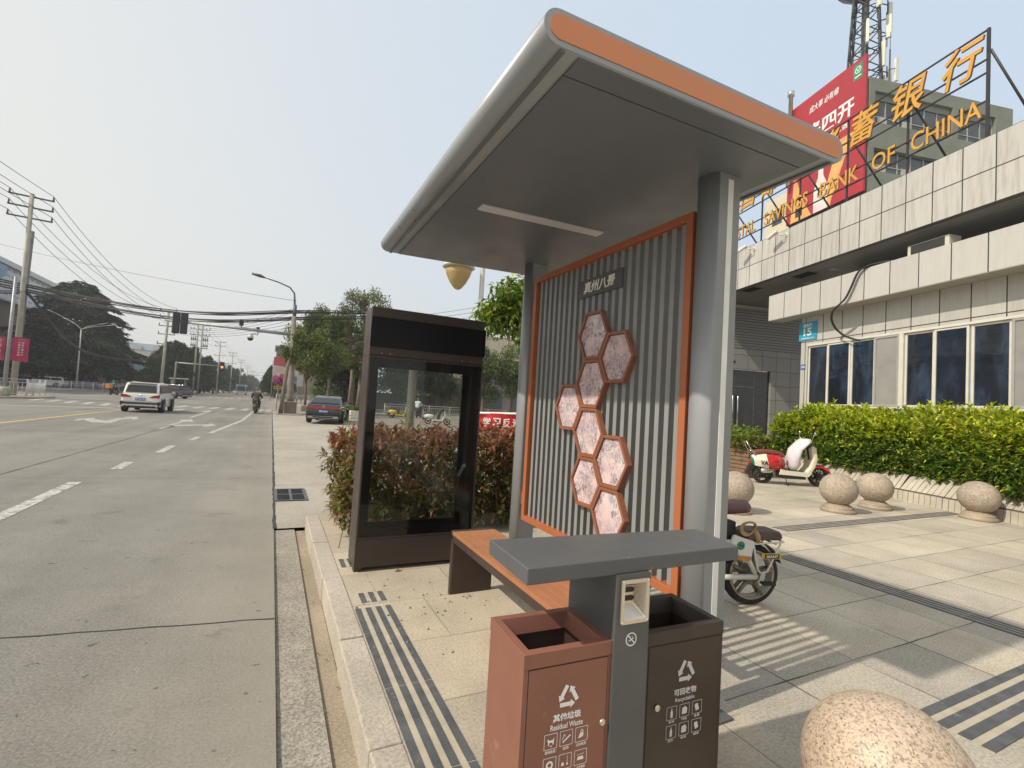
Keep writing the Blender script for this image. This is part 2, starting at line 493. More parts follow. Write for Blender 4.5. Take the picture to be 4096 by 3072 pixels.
crack('driveway_joint', [(.15, 8.9), (3, 8.8), (6, 8.7)], .01, RZ + .001)
crack('driveway_joint', [(.15, 14.5), (5, 14.2), (9, 14.1)], .02, RZ + .001)
crack('driveway_joint', [(2.3, 6.3), (2.6, 12), (3.2, 24)], .012, RZ + .001)
crack('road_edge', [(.134, 6.1), (.134, 14), (.118, 26), (.11, 40)], .035, RZ + .001)

# painted markings
ZM = RZ + .005
def poly_mark(polys, m, name='road_marking'):
    mb = MB()
    for p in polys: mb.sheet(p, ZM)
    return mb.build(name, m, kind='structure')
poly_mark([[(-2.64, 5.2), (-2.48, 5.2), (-2.47, 9.45), (-2.63, 9.46)]], m_white)
poly_mark([[(-2.46, 10.79), (-2.30, 10.79), (-2.31, 11.79), (-2.47, 11.79)]], m_white)
poly_mark([[(-2.28, 13.38), (-2.11, 13.4), (-2.10, 14.96), (-2.26, 14.93)]], m_white)
poly_mark([[(-2.05, 16.54), (-1.90, 16.57), (-1.86, 17.68), (-2.0, 17.64)]], m_white)
poly_mark([[(-1.87, 19.22), (-1.7, 19.28), (-1.15, 27.39), (-1.3, 27.5)], [(-1.3, 27.51), (-1.15, 27.4), (-1.05, 39.0), (-1.19, 39.5)]], m_white)
poly_mark([[(-8.0, 16), (-7.84, 16), (-7.40, 32.7), (-7.5, 32.7)], [(-7.5, 32.71), (-7.4, 32.71), (-7.2, 39), (-7.32, 39)]], m_yellow)
poly_mark([[(-6.75, 24.5), (-6.52, 23.3), (-6.4, 24.0), (-5.8, 22.75), (-5.3, 22.69), (-5.5, 25.1), (-5.33, 25.9), (-5.14, 25.3), (-5.1, 25.99), (-5.47, 27.6), (-5.8, 27.0), (-5.65, 26.4), (-5.8, 25.7), (-5.72, 24.0), (-6.36, 24.9), (-6.5, 25.8)]], m_white)
poly_mark([[(-3.52, 20.6), (-3.35, 20.6), (-3.3, 22.6), (-3.14, 22.95), (-2.24, 23.77), (-2.34, 24.54), (-1.95, 23.25), (-2.32, 22.08), (-2.35, 22.93), (-3.15, 22.2), (-3.35, 22.0)],
           [(-3.5, 22.3), (-3.33, 22.7), (-3.3, 25.0), (-2.95, 24.9), (-3.27, 26.95), (-3.65, 26.2), (-3.45, 25.3)]], m_white)
zb = [[(x, 40.9 - .35 * (x + 5) * .3), (x + .42, 40.8 - .35 * (x + 5) * .3), (x + .55, 45.4), (x + .13, 45.5)] for x in (-6.2, -5.15, -4.1, -3.05, -2.02, -.98, .02 - .45)]
poly_mark(zb, m_white, 'crosswalk')
poly_mark([[(-5.5, 35.6), (-5.1, 35.5), (-5.0, 38.6), (-5.4, 38.7)], [(-4.0, 35.8), (-3.6, 35.6), (-3.3, 38.4), (-3.7, 38.5)]], m_white)
poly_mark([[(-7.3, 39.9), (0, 39.2), (0, 39.45), (-7.3, 40.2)]], m_white)
poly_mark([[(-3.62, 28.5), (-3.46, 28.5), (-3.36, 38.9), (-3.5, 38.9)]], m_white)
poly_mark([[(-8.6 - 1.15 * i, 38.0 + i * .9), (-8.2 - 1.15 * i, 37.8 + i * .9), (-8.9 - 1.15 * i, 42.3 + i * .9), (-9.3 - 1.15 * i, 42.6 + i * .9)] for i in range(6)], m_white, 'crosswalk')
poly_mark([[(-8.2, 35.6), (-12.6, 33.6), (-12.6, 34.0), (-8.2, 36.2)]], m_white)
poly_mark([[(-6, 88 + i * 0), (-6 + .4, 88), (-6 + .4, 93), (-6, 93)] for i in range(1)] + [[(x, 88), (x + .45, 88), (x + .45, 93), (x, 93)] for x in (-9, -7.9, -6.8, -4.9, -3.8, -2.7, -1.6)], m_white, 'crosswalk')

# raised pavements across the junction
def raised(name, poly, m, z0=-.21, z1=.0):
    mb = MB(); mb.prism(poly, 'z', z0, z1); return mb.build(name, m, kind='structure', bevel=.02)
raised('corner_pavement', [(-14.9, 46.3), (-15.4, 50.5), (-17.5, 53), (-70, 54), (-70, 40), (-20, 41.5), (-16.2, 43.4)], m_farpave, -.21, -.02)
raised('far_pavement', [(-25.6, 76.0), (-22.6, 92), (-20.2, 100), (-16.3, 104), (-15.6, 140), (-15, 300), (-15, 900), (-300, 900), (-300, 74)], m_farpave, -.21, -.02)
raised('far_pavement', [(1.1, 77), (9, 78.6), (60, 86), (60, 900), (.75, 900), (.45, 130), (.4, 84)], m_farpave, -.21, -.03)
raised('traffic_island', [(.35, 35.6), (1.9, 35.9), (2.6, 40.4), (3.6, 42.6), (3.0, 44), (1.2, 43.6), (.4, 40)], m_farpave, -.21, -.07)
raised('parking_pavement', [(2.2, 46), (60, 46), (60, 13.25), (7.2, 13.25), (5.2, 25), (4.0, 40)], ground_mat('brick_red_pavers', (.27, .225, .19), .12, .2, slab=(.5, .25, .5, 0, 0)), -.21, -.118)

# iron drain grate in the driveway by the kerb
g = thing('drain_grate', 'dark iron drain grate sunk in the concrete beside the road edge', 'drain', (.36, 8.05, RZ))
m_iron = mat('cast_iron', (.05, .052, .055), .6, .6, .25, 8, dirt=(20, .6, (.16, .14, .11)))
f = MB(); f.box(-.22, .22, -.46, -.42, 0, .012); f.box(-.22, .22, .42, .46, 0, .012); f.box(-.22, -.18, -.42, .42, 0, .012); f.box(.18, .22, -.42, .42, 0, .012); f.box(-.018, .018, -.42, .42, 0, .011); f.box(-.18, -.018, -.02, .02, 0, .011); f.box(.018, .18, -.02, .02, 0, .011)
f.build('frame', mat('iron_frame', (.12, .12, .12), .6, .4, .2), g)
b = MB(); b.box(-.18, .18, -.42, .42, -.002, .001)
b.build('pit', m_dark, g)
b = MB()
for k in range(34): b.box(-.178, .178, -.415 + k * .0247, -.415 + k * .0247 + .011, .002, .009)
b.build('grating', m_iron, g)
# ------------------------------------------------------------------ bus shelter
m_grey = mat('grey_painted_metal', (.275, .285, .295), .38, .1, .04, 3, dirt=(3, .66, (.26, .26, .25)))
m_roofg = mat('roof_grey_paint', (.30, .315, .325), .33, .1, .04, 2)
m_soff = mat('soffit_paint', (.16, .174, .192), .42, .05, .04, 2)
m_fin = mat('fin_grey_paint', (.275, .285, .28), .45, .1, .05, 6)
m_fin_shade = mat('fin_side_shade', (.20, .20, .196), .5, .1, .06, 6)  # darker copy of the fin grey: shade on the fin sides put into colour
m_orange = mat('orange_paint', (.40, .125, .052), .45, 0, .06, 4, dirt=(6, .68, (.38, .15, .07)))
m_orpanel = mat('orange_end_panel', (.60, .22, .09), .4, 0, .03, 2)
m_brown_frame = mat('terracotta_frame', (.27, .10, .052), .45, 0, .08, 10)
m_strip = mat('white_light_strip', (.80, .80, .78), .35)
m_black = mat('black_plastic', (.012, .012, .013), .35)
m_dgrey = mat('dark_grey_metal', (.105, .108, .11), .45, .2, .1, 3)

sh = thing('bus_shelter', 'grey bus shelter with rounded roof, orange roof end and slatted wall of hexagon pictures', 'shelter', (1.93, 2.65, 0))
SLP = .027
def stadium(x0, x1, zc, r, n=14):
    P = [(x0 - r * math.sin(PI * i / n), zc + r * math.cos(PI * i / n)) for i in range(n + 1)]
    P += [(x1 + r * math.sin(PI * i / n), zc - r * math.cos(PI * i / n)) for i in range(n + 1)]
    return [(x, z + (x - 1.5) * SLP) for x, z in P]
mb = MB(); mb.prism(stadium(.755, 2.265, 2.684, .062), 'y', 1.322, 3.92)
roof = mb.build('roof', m_roofg, sh, world=True)
for p in roof.data.polygons:
    p.use_smooth = len(p.vertices) == 4 and abs(p.normal.y) < .5
for y0, y1 in ((1.319, 1.33), (3.91, 3.923)):
    MB().prism(stadium(.758, 2.262, 2.685, .043), 'y', y0, y1).build('end_panel', m_orpanel, sh, world=True)
SM = Matrix.Identity(4); SM[2][0] = SLP; SM[2][3] = -1.5 * SLP
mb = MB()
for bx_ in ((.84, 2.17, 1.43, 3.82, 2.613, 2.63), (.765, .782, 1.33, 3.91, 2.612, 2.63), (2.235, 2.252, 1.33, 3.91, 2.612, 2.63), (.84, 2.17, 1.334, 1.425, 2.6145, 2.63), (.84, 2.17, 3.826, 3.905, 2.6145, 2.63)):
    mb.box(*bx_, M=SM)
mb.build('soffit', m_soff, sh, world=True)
mb = MB(); mb.box(1.03, 1.915, 2.61, 2.69, 2.602, 2.62, M=SM)
mb.build('ceiling_lamp', mat('lamp_diffuser', (.66, .64, .66), .4), sh, world=True, bevel=.004)
def post(y0, y1):
    P = [(2.022, y0), (2.022, y1)]
    ym = (y0 + y1) / 2; hy = (y1 - y0) / 2
    P += [(1.880 - .034 * (1 - (1 - i / 7) ** 2), ym + hy * (1 - i / 7)) for i in range(15)]
    mb = MB(); mb.prism(P, 'z', -.02, 2.66)
    o = mb.build('post', m_grey, sh, world=True)
    for p in o.data.polygons: p.use_smooth = abs(p.normal.z) < .5 and p.normal.x < -.3
    st = MB(); yy_ = (y0 - .0025, y0 + .003) if y0 < 2 else (y1 - .003, y1 + .0025)
    st.box(1.936, 1.972, *yy_, .02, 2.60); st.build('light_strip', m_strip, o, world=True)
    MB().box(1.80, 2.06, y0 - .05, y1 + .05, -.01, .012).build('base_plate', m_dgrey, o, world=True, bevel=.003)
post(1.635, 1.775); post(3.52, 3.66)
fr = MB(); x0, x1 = 1.872, 1.955
fr.box(x0, x1, 1.79, 1.836, .505, 2.478); fr.box(x0, x1, 3.424, 3.468, .505, 2.478)
fr.box(x0, x1, 1.836, 3.424, .505, .548); fr.box(x0, x1, 1.836, 3.424, 2.435, 2.478)
frame = fr.build('wall_frame', m_orange, sh, world=True, bevel=.003)
for yb in ((1.762, 1.792), (3.466, 3.53)):
    for z in (.62, 2.2): MB().box(1.895, 1.935, *yb, z, z + .10).build('bracket', m_orange, sh, world=True)
for y in (2.1, 3.36): MB().lathe([(.045, 0), (.045, .26), (.02, .30)], (1.80 if y > 3 else 1.92, y, 0), 18).build('foot', m_orange, sh, world=True)
sl = MB()
y = 1.855
while y < 3.40:
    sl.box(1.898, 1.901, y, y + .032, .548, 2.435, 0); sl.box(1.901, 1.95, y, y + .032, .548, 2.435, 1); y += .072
sl.build('slat_screen', [m_fin, m_fin_shade], sh, world=True)
MB().box(1.882, 1.8975, 2.352, 2.822, 2.195, 2.318).build('name_board', m_dgrey, sh, world=True, bevel=.002)
nb = [c for c in sh.children if c.name.startswith('name_board')] or [o for o in bpy.data.objects if o.name == 'name_board']
tm = MB(); put_text(tm, '真州八景', .1, frame_mat((1.880, 2.587, 2.257), (0, -1, 0), (0, 0, 1)), .0015, .0015, .15, fitw=.34, fith=.078)
tm.build('lettering', mat('ivory_letters', (.85, .80, .70), .5), nb[0], world=True)

def ink_picture():
    N = NT('ink_landscape_print'); co = N.obj(); p = N.p
    info = N.n('ObjectInfo')
    off = N.n('VectorMath', operation='ADD'); sca = N.n('VectorMath', operation='SCALE'); sca.inputs['Scale'].default_value = 17.0
    cmb = N.n('CombineXYZ'); N.l(info.outputs['Random'], cmb.inputs[0]); N.l(info.outputs['Random'], cmb.inputs[1]); N.l(info.outputs['Random'], cmb.inputs[2])
    N.l(cmb.outputs[0], sca.inputs[0]); N.l(co, off.inputs[0]); N.l(sca.outputs[0], off.inputs[1]); v = off.outputs[0]
    big = N.noise(N.vm(v, (1, 4, 6)), 2.2, 5, .6, 1.2)
    base = N.ramp(N.noise(v, 4.0, 3), [(.35, (.66, .48, .47)), (.65, (.72, .60, .61))])
    c = N.mix(N.ramp(big, [(.5, (0, 0, 0)), (.66, (.6, .6, .6))]), base, (.44, .40, .45))
    lines = N.noise(N.vm(v, (1, 2.2, 1.0)), 13, 6, .7, 2.2)
    l1 = N.ramp(lines, [(.44, (0, 0, 0)), (.485, (1, 1, 1)), (.505, (1, 1, 1)), (.55, (0, 0, 0))])
    msk = N.ramp(N.noise(v, 7, 3, .6, .5), [(.40, (0, 0, 0)), (.54, (.85, .85, .85))])
    c = N.mix(N.math('MULTIPLY', l1, msk), c, (.10, .10, .15))
    tr = N.ramp(N.noise(N.vm(v, (1, 2.5, 1)), 45, 4, .75, .6), [(.50, (0, 0, 0)), (.58, (1, 1, 1))])
    m2 = N.ramp(N.noise(v, 11, 2, .5), [(.56, (0, 0, 0)), (.62, (1, 1, 1))])
    c = N.mix(N.math('MULTIPLY', tr, m2), c, (.035, .04, .07))
    N.l(c, p.inputs['Base Color']); p.inputs['Roughness'].default_value = .35
    return N.mat
m_ink = ink_picture()
def hexa(y, z, a, hh):
    return [(y + a, z), (y + a / 2, z + hh), (y - a / 2, z + hh), (y - a, z), (y - a / 2, z - hh), (y + a / 2, z - hh)]
for y, z in ((2.603, 1.915), (2.352, 1.755), (2.603, 1.595), (2.852, 1.434), (2.603, 1.274), (2.354, 1.114), (2.605, .953), (2.356, .793)):
    A = hexa(y, z, .1655, .159); B = hexa(y, z, .1455, .140)
    mb = MB(); n = 6
    vs = [(x, *p) for x in (1.858, 1.897) for P in (A, B) for p in P]
    fs = []
    for k in range(n):
        k2 = (k + 1) % n
        fs += [(k, k2, n + k2, n + k), (2 * n + k, 2 * n + k2, 3 * n + k2, 3 * n + k), (k, k2, 2 * n + k2, 2 * n + k), (n + k, n + k2, 3 * n + k2, 3 * n + k)]
    mb.add(vs, fs); h = mb.build('hexagon_frame', m_brown_frame, sh, world=True, bevel=.002)
    pm = MB(); pm.prism(hexa(y, z, .1425, .137), 'x', 1.872, 1.88)
    a = np.array(pm.v); c0 = a.mean(0)
    o = pm.build('picture', m_ink, h, world=True)
    # give every print its own origin so the drawing differs
    off = Vector(c0) - Vector((1.93, 2.65, 0))
    o.data.transform(Matrix.Translation(-off)); o.location = off

# ------------------------------------------------------------------ bench
m_plank = mat('orange_composite_plank', (.36, .150, .068), .55, 0, .12, 7, bump=.3, bs=90, dirt=(9, .64, (.42, .22, .12)))
m_brown = mat('dark_brown_metal', (.062, .043, .036), .42, .2, .12, 5, dirt=(18, .7, (.12, .1, .085)))
be = thing('bench', 'orange slatted bench with dark brown waterfall legs under the shelter', 'bench', (1.445, 2.65, 0))
def arch(y0, y1):
    mb = MB(); mb.box(1.275, 1.615, y0, y1, -.01, .41); return mb.build('leg', m_brown, be, world=True, bevel=.012)
arch(3.40, 3.445); arch(1.84, 1.885)
mb = MB(); mb.box(1.275, 1.30, 1.84, 3.445, .385, .436); mb.box(1.59, 1.615, 1.84, 3.445, .385, .436); mb.box(1.275, 1.615, 3.405, 3.449, .40, .462); mb.box(1.275, 1.615, 1.836, 1.88, .40, .462); mb.box(1.30, 1.59, 2.6, 2.66, .39, .43)
mb.build('seat_frame', m_brown, be, world=True, bevel=.006)
mb = MB()
for k in range(6): mb.box(1.273 + k * .0575, 1.273 + k * .0575 + .0545, 1.882, 3.404, .437, .460)
mb.build('seat', m_plank, be, world=True, bevel=.0025)

# ------------------------------------------------------------------ double litter bin
m_rust = mat('red_brown_bin_paint', (.235, .098, .066), .45, 0, .09, 4, dirt=(9, .62, (.30, .17, .125)))
m_choc = mat('dark_brown_bin_paint', (.040, .030, .025), .42, 0, .08, 4)
m_inn = mat('bin_inside', (.05, .028, .024), .5)
m_steel = mat('brushed_steel', (.66, .60, .51), .30, .85, .05, 4)
m_print = mat('white_print', (.74, .74, .72), .55)
m_canopy = mat('canopy_grey', (.105, .11, .113), .42, .12, .08, 3, dirt=(16, .655, (.24, .25, .25)))
bn = thing('litter_bin', 'twin litter bin, red-brown and dark brown boxes under a flat grey canopy with ashtray', 'litter bin', (1.11, 1.36, 0), -.042)
YF, YB = -.135, .125
def box_open(nm, x0, x1, mm, yf, yb):
    """box with an open top, bevelled rim and a sloping throat"""
    mb = MB(); t = .004; zt = .70
    mb.box(x0, x1, yf, yf + t, .0, zt - .045); mb.box(x0, x1, yb - t, yb, .0, zt - .045); mb.box(x0, x0 + t, yf + t, yb - t, .0, zt - .045); mb.box(x1 - t, x1, yf + t, yb - t, .0, zt - .045)
    mb.box(x0 + t, x1 - t, yf + t, yb - t, .0, .02)
    o = mb.build(nm, mm, bn)
    rm = MB(); w_ = .026; d = .05
    def ring(x0, x1, y0, y1, z): return [(x0, y0, z), (x1, y0, z), (x1, y1, z), (x0, y1, z)]
    R = [ring(x0 - .002, x1 + .002, yf - .002, yb + .002, zt - .043), ring(x0 - .002, x1 + .002, yf - .002, yb + .002, zt), ring(x0 + w_, x1 - w_, yf + w_, yb - w_, zt), ring(x0 + w_ + .016, x1 - w_ - .016, yf + w_ + .016, yb - w_ - .016, zt - d)]
    vs = sum(R, []); fs = []
    for i in range(3):
        for k in range(4):
            k2 = (k + 1) % 4; fs.append((i * 4 + k, i * 4 + k2, i * 4 + 4 + k2, i * 4 + 4 + k))
    rm.add(vs, fs); rm.build('rim', mm, o, bevel=.0015)
    ib = MB(); a, b_, c, d_ = x0 + w_ + .012, x1 - w_ - .012, yf + w_ + .012, yb - w_ - .012
    ib.box(a, b_, c, c + .002, .1, .648); ib.box(a, b_, d_ - .002, d_, .1, .648); ib.box(a, a + .002, c, d_, .1, .648); ib.box(b_ - .002, b_, c, d_, .1, .648); ib.box(a, b_, c, d_, .1, .104)
    ib.build('liner_shell', m_inn, o)
    dm = MB(); dm.box(x0 + .018, x1 - .014, yf - .0015, yf + .003, .03, .652)
    dg = MB(); dg.box(x0 + .0155, x1 - .0115, yf - .0006, yf + .002, .0275, .6545)
    dg.build('door_gap', m_black, o)
    dr = dm.build('door', mm, o)
    return o, dr
lb, ld = box_open('red_brown_box', -.395, -.088, m_rust, YF, YB)
rb, rd = box_open('dark_brown_box', .046, .392, m_choc, YF + .002, YB)
# loose inner bucket with a pale lip
mb = MB(); mb.lathe([(.085, .12), (.105, .585), (.108, .59), (.100, .59), (.08, .14)], (-.245, .0, 0), 20)
mb.build('bucket', mat('bucket_black', (.02, .022, .022), .4), bn)
mb = MB(); yq = YF - .012; mb.box(-.087, .045, yq + .045, YB + .01, 0, .905); mb.box(-.087, -.064, yq, yq + .045, 0, .905); mb.box(.026, .045, yq, yq + .045, 0, .905); mb.box(-.064, .026, yq, yq + .045, 0, .762); mb.box(-.064, .026, yq, yq + .045, .880, .905)
mb.build('pillar', m_dgrey, bn)
mb = MB(); mb.prism([(-.41, -.152), (.47, -.122), (.50, .118), (-.41, .148)], 'z', .905, .955)
mb.build('canopy', m_canopy, bn, bevel=.004, seg=3)
# steel ashtray with two slots
yA = YF - .012
def recess(x0, x1, z0, z1, y):
    mb = MB(); i = .012
    def rr(x0, x1, z0, z1, y, r=.008):
        P = []
        for cx, cz, a0 in ((x1 - r, z1 - r, 0), (x0 + r, z1 - r, PI / 2), (x0 + r, z0 + r, PI), (x1 - r, z0 + r, 1.5 * PI)):
            for k in range(5):
                a = a0 + k * PI / 8; P.append((cx + r * math.cos(a), y, cz + r * math.sin(a)))
        return P
    L = [rr(x0, x1, z0, z1, y - .002), rr(x0, x1, z0, z1, y - .008), rr(x0 + i, x1 - i, z0 + i, z1 - i, y - .008, .004), rr(x0 + i + .002, x1 - i - .022, z0 + .047, z1 - i - .022, y + .03, .004)]
    n = len(L[0]); vs = sum(L, []); fs = []
    for a in range(3):
        for k in range(n):
            k2 = (k + 1) % n; fs.append((a * n + k, a * n + k2, (a + 1) * n + k2, (a + 1) * n + k))
    fs.append(tuple(3 * n + k for k in range(n)))
    mb.add(vs, fs); return mb
# the pillar is hollow behind the tray: open box so the recess shows
as_ = recess(-.074, .036, .752, .890, yA)
m2 = as_
ash = m2.build('ashtray', m_steel, bn)
sl_ = MB()
for zc in (.845, .818):
    P = [(.021 * (1 if math.cos(a) > 0 else -1) + .0085 * math.cos(a) - .028, zc + .0085 * math.sin(a)) for a in [2 * PI * k / 16 + .01 for k in range(16)]]
    sl_.prism(P, 'y', yA + .0275, yA + .0295)
sl_.build('slot', m_black, ash)
sr = MB()
for x in (-.068, .030):
    for z in (.758, .884): sr.ball((x, yA - .009, z), .003, 8)
sr.build('rivet', m_steel, ash)
# no smoking mark
def ring2d(mb, cx, cz, r0, r1, y, n=28):
    vs = []; fs = []
    for k in range(n):
        a = 2 * PI * k / n
        vs += [(cx + r0 * math.cos(a), y, cz + r0 * math.sin(a)), (cx + r1 * math.cos(a), y, cz + r1 * math.sin(a))]
    for k in range(n):
        k2 = (k + 1) % n; fs.append((2 * k, 2 * k + 1, 2 * k2 + 1, 2 * k2))
    mb.add(vs, fs)
def bar2d(mb, a, b, w_, y):
    t = Vector((b[0] - a[0], 0, b[1] - a[1])).normalized(); n = Vector((-t.z, 0, t.x)) * w_ / 2
    A = Vector((a[0], y, a[1])); B = Vector((b[0], y, b[1])); mb.add([A - n, B - n, B + n, A + n], [(0, 1, 2, 3)])
def rect2d(mb, x0, x1, z0, z1, w_, y):
    for a, b in (((x0, z0), (x1, z0)), ((x1, z0), (x1, z1)), ((x1, z1), (x0, z1)), ((x0, z1), (x0, z0))): bar2d(mb, a, b, w_, y)
def poly2d(mb, P, y): mb.add([(p[0], y, p[1]) for p in P], [tuple(range(len(P)))])
ns = MB(); yn = yA - .001
ring2d(ns, -.024, .700, .0175, .0215, yn); bar2d(ns, (-.037, .713), (-.011, .687), .0035, yn - .0003)
bar2d(ns, (-.034, .695), (-.014, .703), .003, yn); bar2d(ns, (-.018, .704), (-.022, .711), .002, yn); bar2d(ns, (-.026, .700), (-.03, .711), .002, yn)
ns.build('no_smoking_mark', m_print, bn)
def tri_arrows(mb, cx, cz, r, y):
    for k in range(3):
        a = PI / 2 + k * 2 * PI / 3
        p = Vector((cx + r * math.cos(a), 0, cz + r * math.sin(a))); q = Vector((cx + r * math.cos(a + 2 * PI / 3), 0, cz + r * math.sin(a + 2 * PI / 3)))
        s1 = p.lerp(q, .12); s2 = p.lerp(q, .62); bar2d(mb, (s1.x, s1.z), (s2.x, s2.z), r * .3, y)
        t = (q - p).normalized(); n = Vector((-t.z, 0, t.x)) * r * .30; h1 = p.lerp(q, .84)
        poly2d(mb, [((s2 + n).x, (s2 + n).z), ((s2 - n).x, (s2 - n).z), (h1.x, h1.z)], y - .0002)
def txt(mb, s, x, z, y, fw_, fh_, off=0.0, ang=0): put_text(mb, s, .02, frame_mat((x, y, z), (1, 0, 0), (0, 0, 1)), .0002, off, 0, fw_, fh_)
ic = MB(); yl = YF - .0022; xc = -.2405
tri_arrows(ic, xc, .556, .042, yl)
txt(ic, '其他垃圾', xc, .500, yl, .098, .0225, .0006); txt(ic, 'Residual Waste', xc, .4735, yl, .112, .0165, .0002)
names = [['宠物粪便', '烟蒂', '污染纸张'], ['陶瓷', '灰土', '一次性餐具'], ['尿不湿', '旧毛巾', '大骨头']]
for r_ in range(3):
    for c_ in range(3):
        cx = xc - .053 + c_ * .0535; cz = .436 - r_ * .068
        rect2d(ic, cx - .0215, cx + .0215, cz - .0215, cz + .0215, .0016, yl); txt(ic, names[r_][c_], cx, cz - .030, yl, .036 if len(names[r_][c_]) > 3 else .02, .009)
        y = yl
        if (r_, c_) == (0, 0):
            poly2d(ic, [(cx - .012, cz + .002), (cx - .009, cz + .009), (cx - .004, cz + .003), (cx + .007, cz + .004), (cx + .012, cz + .011), (cx + .010, cz - .010), (cx + .007, cz - .010), (cx + .006, cz - .003), (cx - .004, cz - .003), (cx - .006, cz - .011), (cx - .009, cz - .011), (cx - .008, cz)], y); bar2d(ic, (cx - .002, cz - .014), (cx + .005, cz - .013), .003, y)
        elif (r_, c_) == (0, 1):
            bar2d(ic, (cx - .012, cz - .012), (cx + .014, cz + .006), .0045, y); bar2d(ic, (cx - .013, cz - .004), (cx - .008, cz + .012), .002, y); bar2d(ic, (cx - .008, cz + .012), (cx - .003, cz + .004), .002, y)
        elif (r_, c_) == (0, 2):
            ring2d(ic, cx + .001, cz + .008, .003, .0055, y); poly2d(ic, [(cx - .012, cz - .012), (cx + .006, cz - .008), (cx + .007, cz + .004), (cx - .006, cz + .003)], y)
        elif (r_, c_) == (1, 0): ring2d(ic, cx, cz, .006, .012, y); bar2d(ic, (cx - .013, cz - .014), (cx + .013, cz - .014), .002, y)
        elif (r_, c_) == (1, 1): poly2d(ic, [(cx - .014, cz - .012), (cx - .003, cz - .012), (cx - .005, cz - .002), (cx - .012, cz - .002)], y); bar2d(ic, (cx + .007, cz + .015), (cx + .007, cz - .004), .0015, y); poly2d(ic, [(cx + .003, cz - .012), (cx + .012, cz - .012), (cx + .007, cz - .002)], y)
        elif (r_, c_) == (1, 2): poly2d(ic, [(cx - .012, cz - .008), (cx + .012, cz - .008), (cx + .009, cz + .002), (cx - .009, cz + .002)], y); bar2d(ic, (cx - .012, cz + .007), (cx + .012, cz + .009), .0015, y)
        else: ring2d(ic, cx, cz, .004, .011, y)
ic.build('printed_lettering', m_print, ld)
ic = MB(); yl = YF + .002 - .0022; xc = .226
tri_arrows(ic, xc, .552, .045, yl)
txt(ic, '可回收物', xc, .488, yl, .098, .0225, .0004); txt(ic, 'Recyclable', xc, .461, yl, .085, .0165, 0)
names = [['玻璃', '牛奶盒', '金属'], ['塑料', '纸张', '纺织物']]
for r_ in range(2):
    for c_ in range(3):
        cx = xc - .056 + c_ * .056; cz = .424 - r_ * .061; y = yl
        rect2d(ic, cx - .021, cx + .021, cz - .021, cz + .021, .0014, yl); txt(ic, names[r_][c_], cx, cz - .028, yl, .024, .0085)
        if c_ == 0: poly2d(ic, [(cx - .005, cz - .015), (cx + .005, cz - .015), (cx + .005, cz + .004), (cx + .002, cz + .009), (cx + .002, cz + .015), (cx - .002, cz + .015), (cx - .002, cz + .009), (cx - .005, cz + .004)], y)
        elif c_ == 1: poly2d(ic, [(cx - .011, cz - .012), (cx + .010, cz - .012), (cx + .012, cz + .005), (cx + .003, cz + .013), (cx - .010, cz + .008)], y)
        else: poly2d(ic, [(cx - .004, cz - .013), (cx + .010, cz - .008), (cx + .006, cz + .003), (cx + .004, cz + .012), (cx - .010, cz + .011), (cx - .010, cz + .002)], y)
ic.build('printed_lettering', mat('grey_print', (.52, .53, .54), .55), rd)
for x, pr in ((-.112, ld), (.105, rd)):
    MB().lathe([(.011, 0), (.011, .004), (.008, .006), (.003, .006)], (x, YF - .001, .455), 16, axis='y', M=Matrix.Scale(-1, 4, (0, 1, 0))).build('lock', m_steel, pr)

# ------------------------------------------------------------------ advertising display cabinet
cb = thing('display_cabinet', 'tall dark brown advertising cabinet with glass door and blank black header', 'display cabinet', (1.19, 4.2, 0))
m_cab = mat('cabinet_brown', (.058, .042, .037), .42, .2, .12, 4, dirt=(9, .72, (.13, .11, .095)))
x0, x1, y0, y1 = .688, 1.70, 4.05, 4.36
mb = MB(); mb.box(x0, x1, y0, y1, .035, .262); mb.box(x0 + .004, x0 + .07, y0 + .02, y0 + .1, -.01, .035); mb.box(x1 - .07, x1 - .004, y0 + .02, y0 + .1, -.01, .035); mb.box(x0 + .004, x1 - .004, y1 - .1, y1 - .02, -.01, .035)
mb.build('plinth', m_cab, cb, world=True, bevel=.004)
mb = MB(); mb.box(x0, x1, y0, y1, 1.768, 2.172)
mb.build('header', m_cab, cb, world=True, bevel=.006)
MB().box(x0 - .002, x1 + .008, y0 - .018, y0 - .0005, 1.842, 2.086).build('header_screen', mat('black_acrylic', (.006, .007, .009), .35, spec=.2), cb, world=True, bevel=.002)
for a_ in (x0, x1 - .03): MB().box(a_, a_ + .03, y0 + .01, y1, .262, 1.768).build('side_frame', m_cab, cb, world=True, bevel=.003)
mb = MB(); mb.box(x0 + .002, x0 + .014, y0 - .008, y0 + .01, .266, 1.764); mb.box(x1 - .014, x1 - .002, y0 - .008, y0 + .01, .266, 1.764); mb.box(x0 + .014, x1 - .014, y0 - .008, y0 + .01, 1.752, 1.764); mb.box(x0 + .014, x1 - .014, y0 - .008, y0 + .01, .266, .278)
dr = mb.build('door_frame', m_cab, cb, world=True)
mb = MB(); gx0, gx1, gz0, gz1 = .772, 1.60, .345, 1.672
mb.box(x0 + .014, gx0, y0 + .004, y0 + .012, .278, 1.752); mb.box(gx1, x1 - .014, y0 + .004, y0 + .012, .278, 1.752); mb.box(gx0, gx1, y0 + .004, y0 + .012, gz1, 1.752); mb.box(gx0, gx1, y0 + .004, y0 + .012, .278, gz0)
mb.build('black_border', mat('black_enamel', (.006, .006, .007), .4, spec=.2), dr, world=True)
m_pane = glass_mat('cabinet_glass', (.93, .95, .94), 0.0, .008)
MB().box(x0 + .014, x1 - .014, y0 - .003, y0 + .002, .278, 1.752).build('glass', m_pane, dr, world=True)
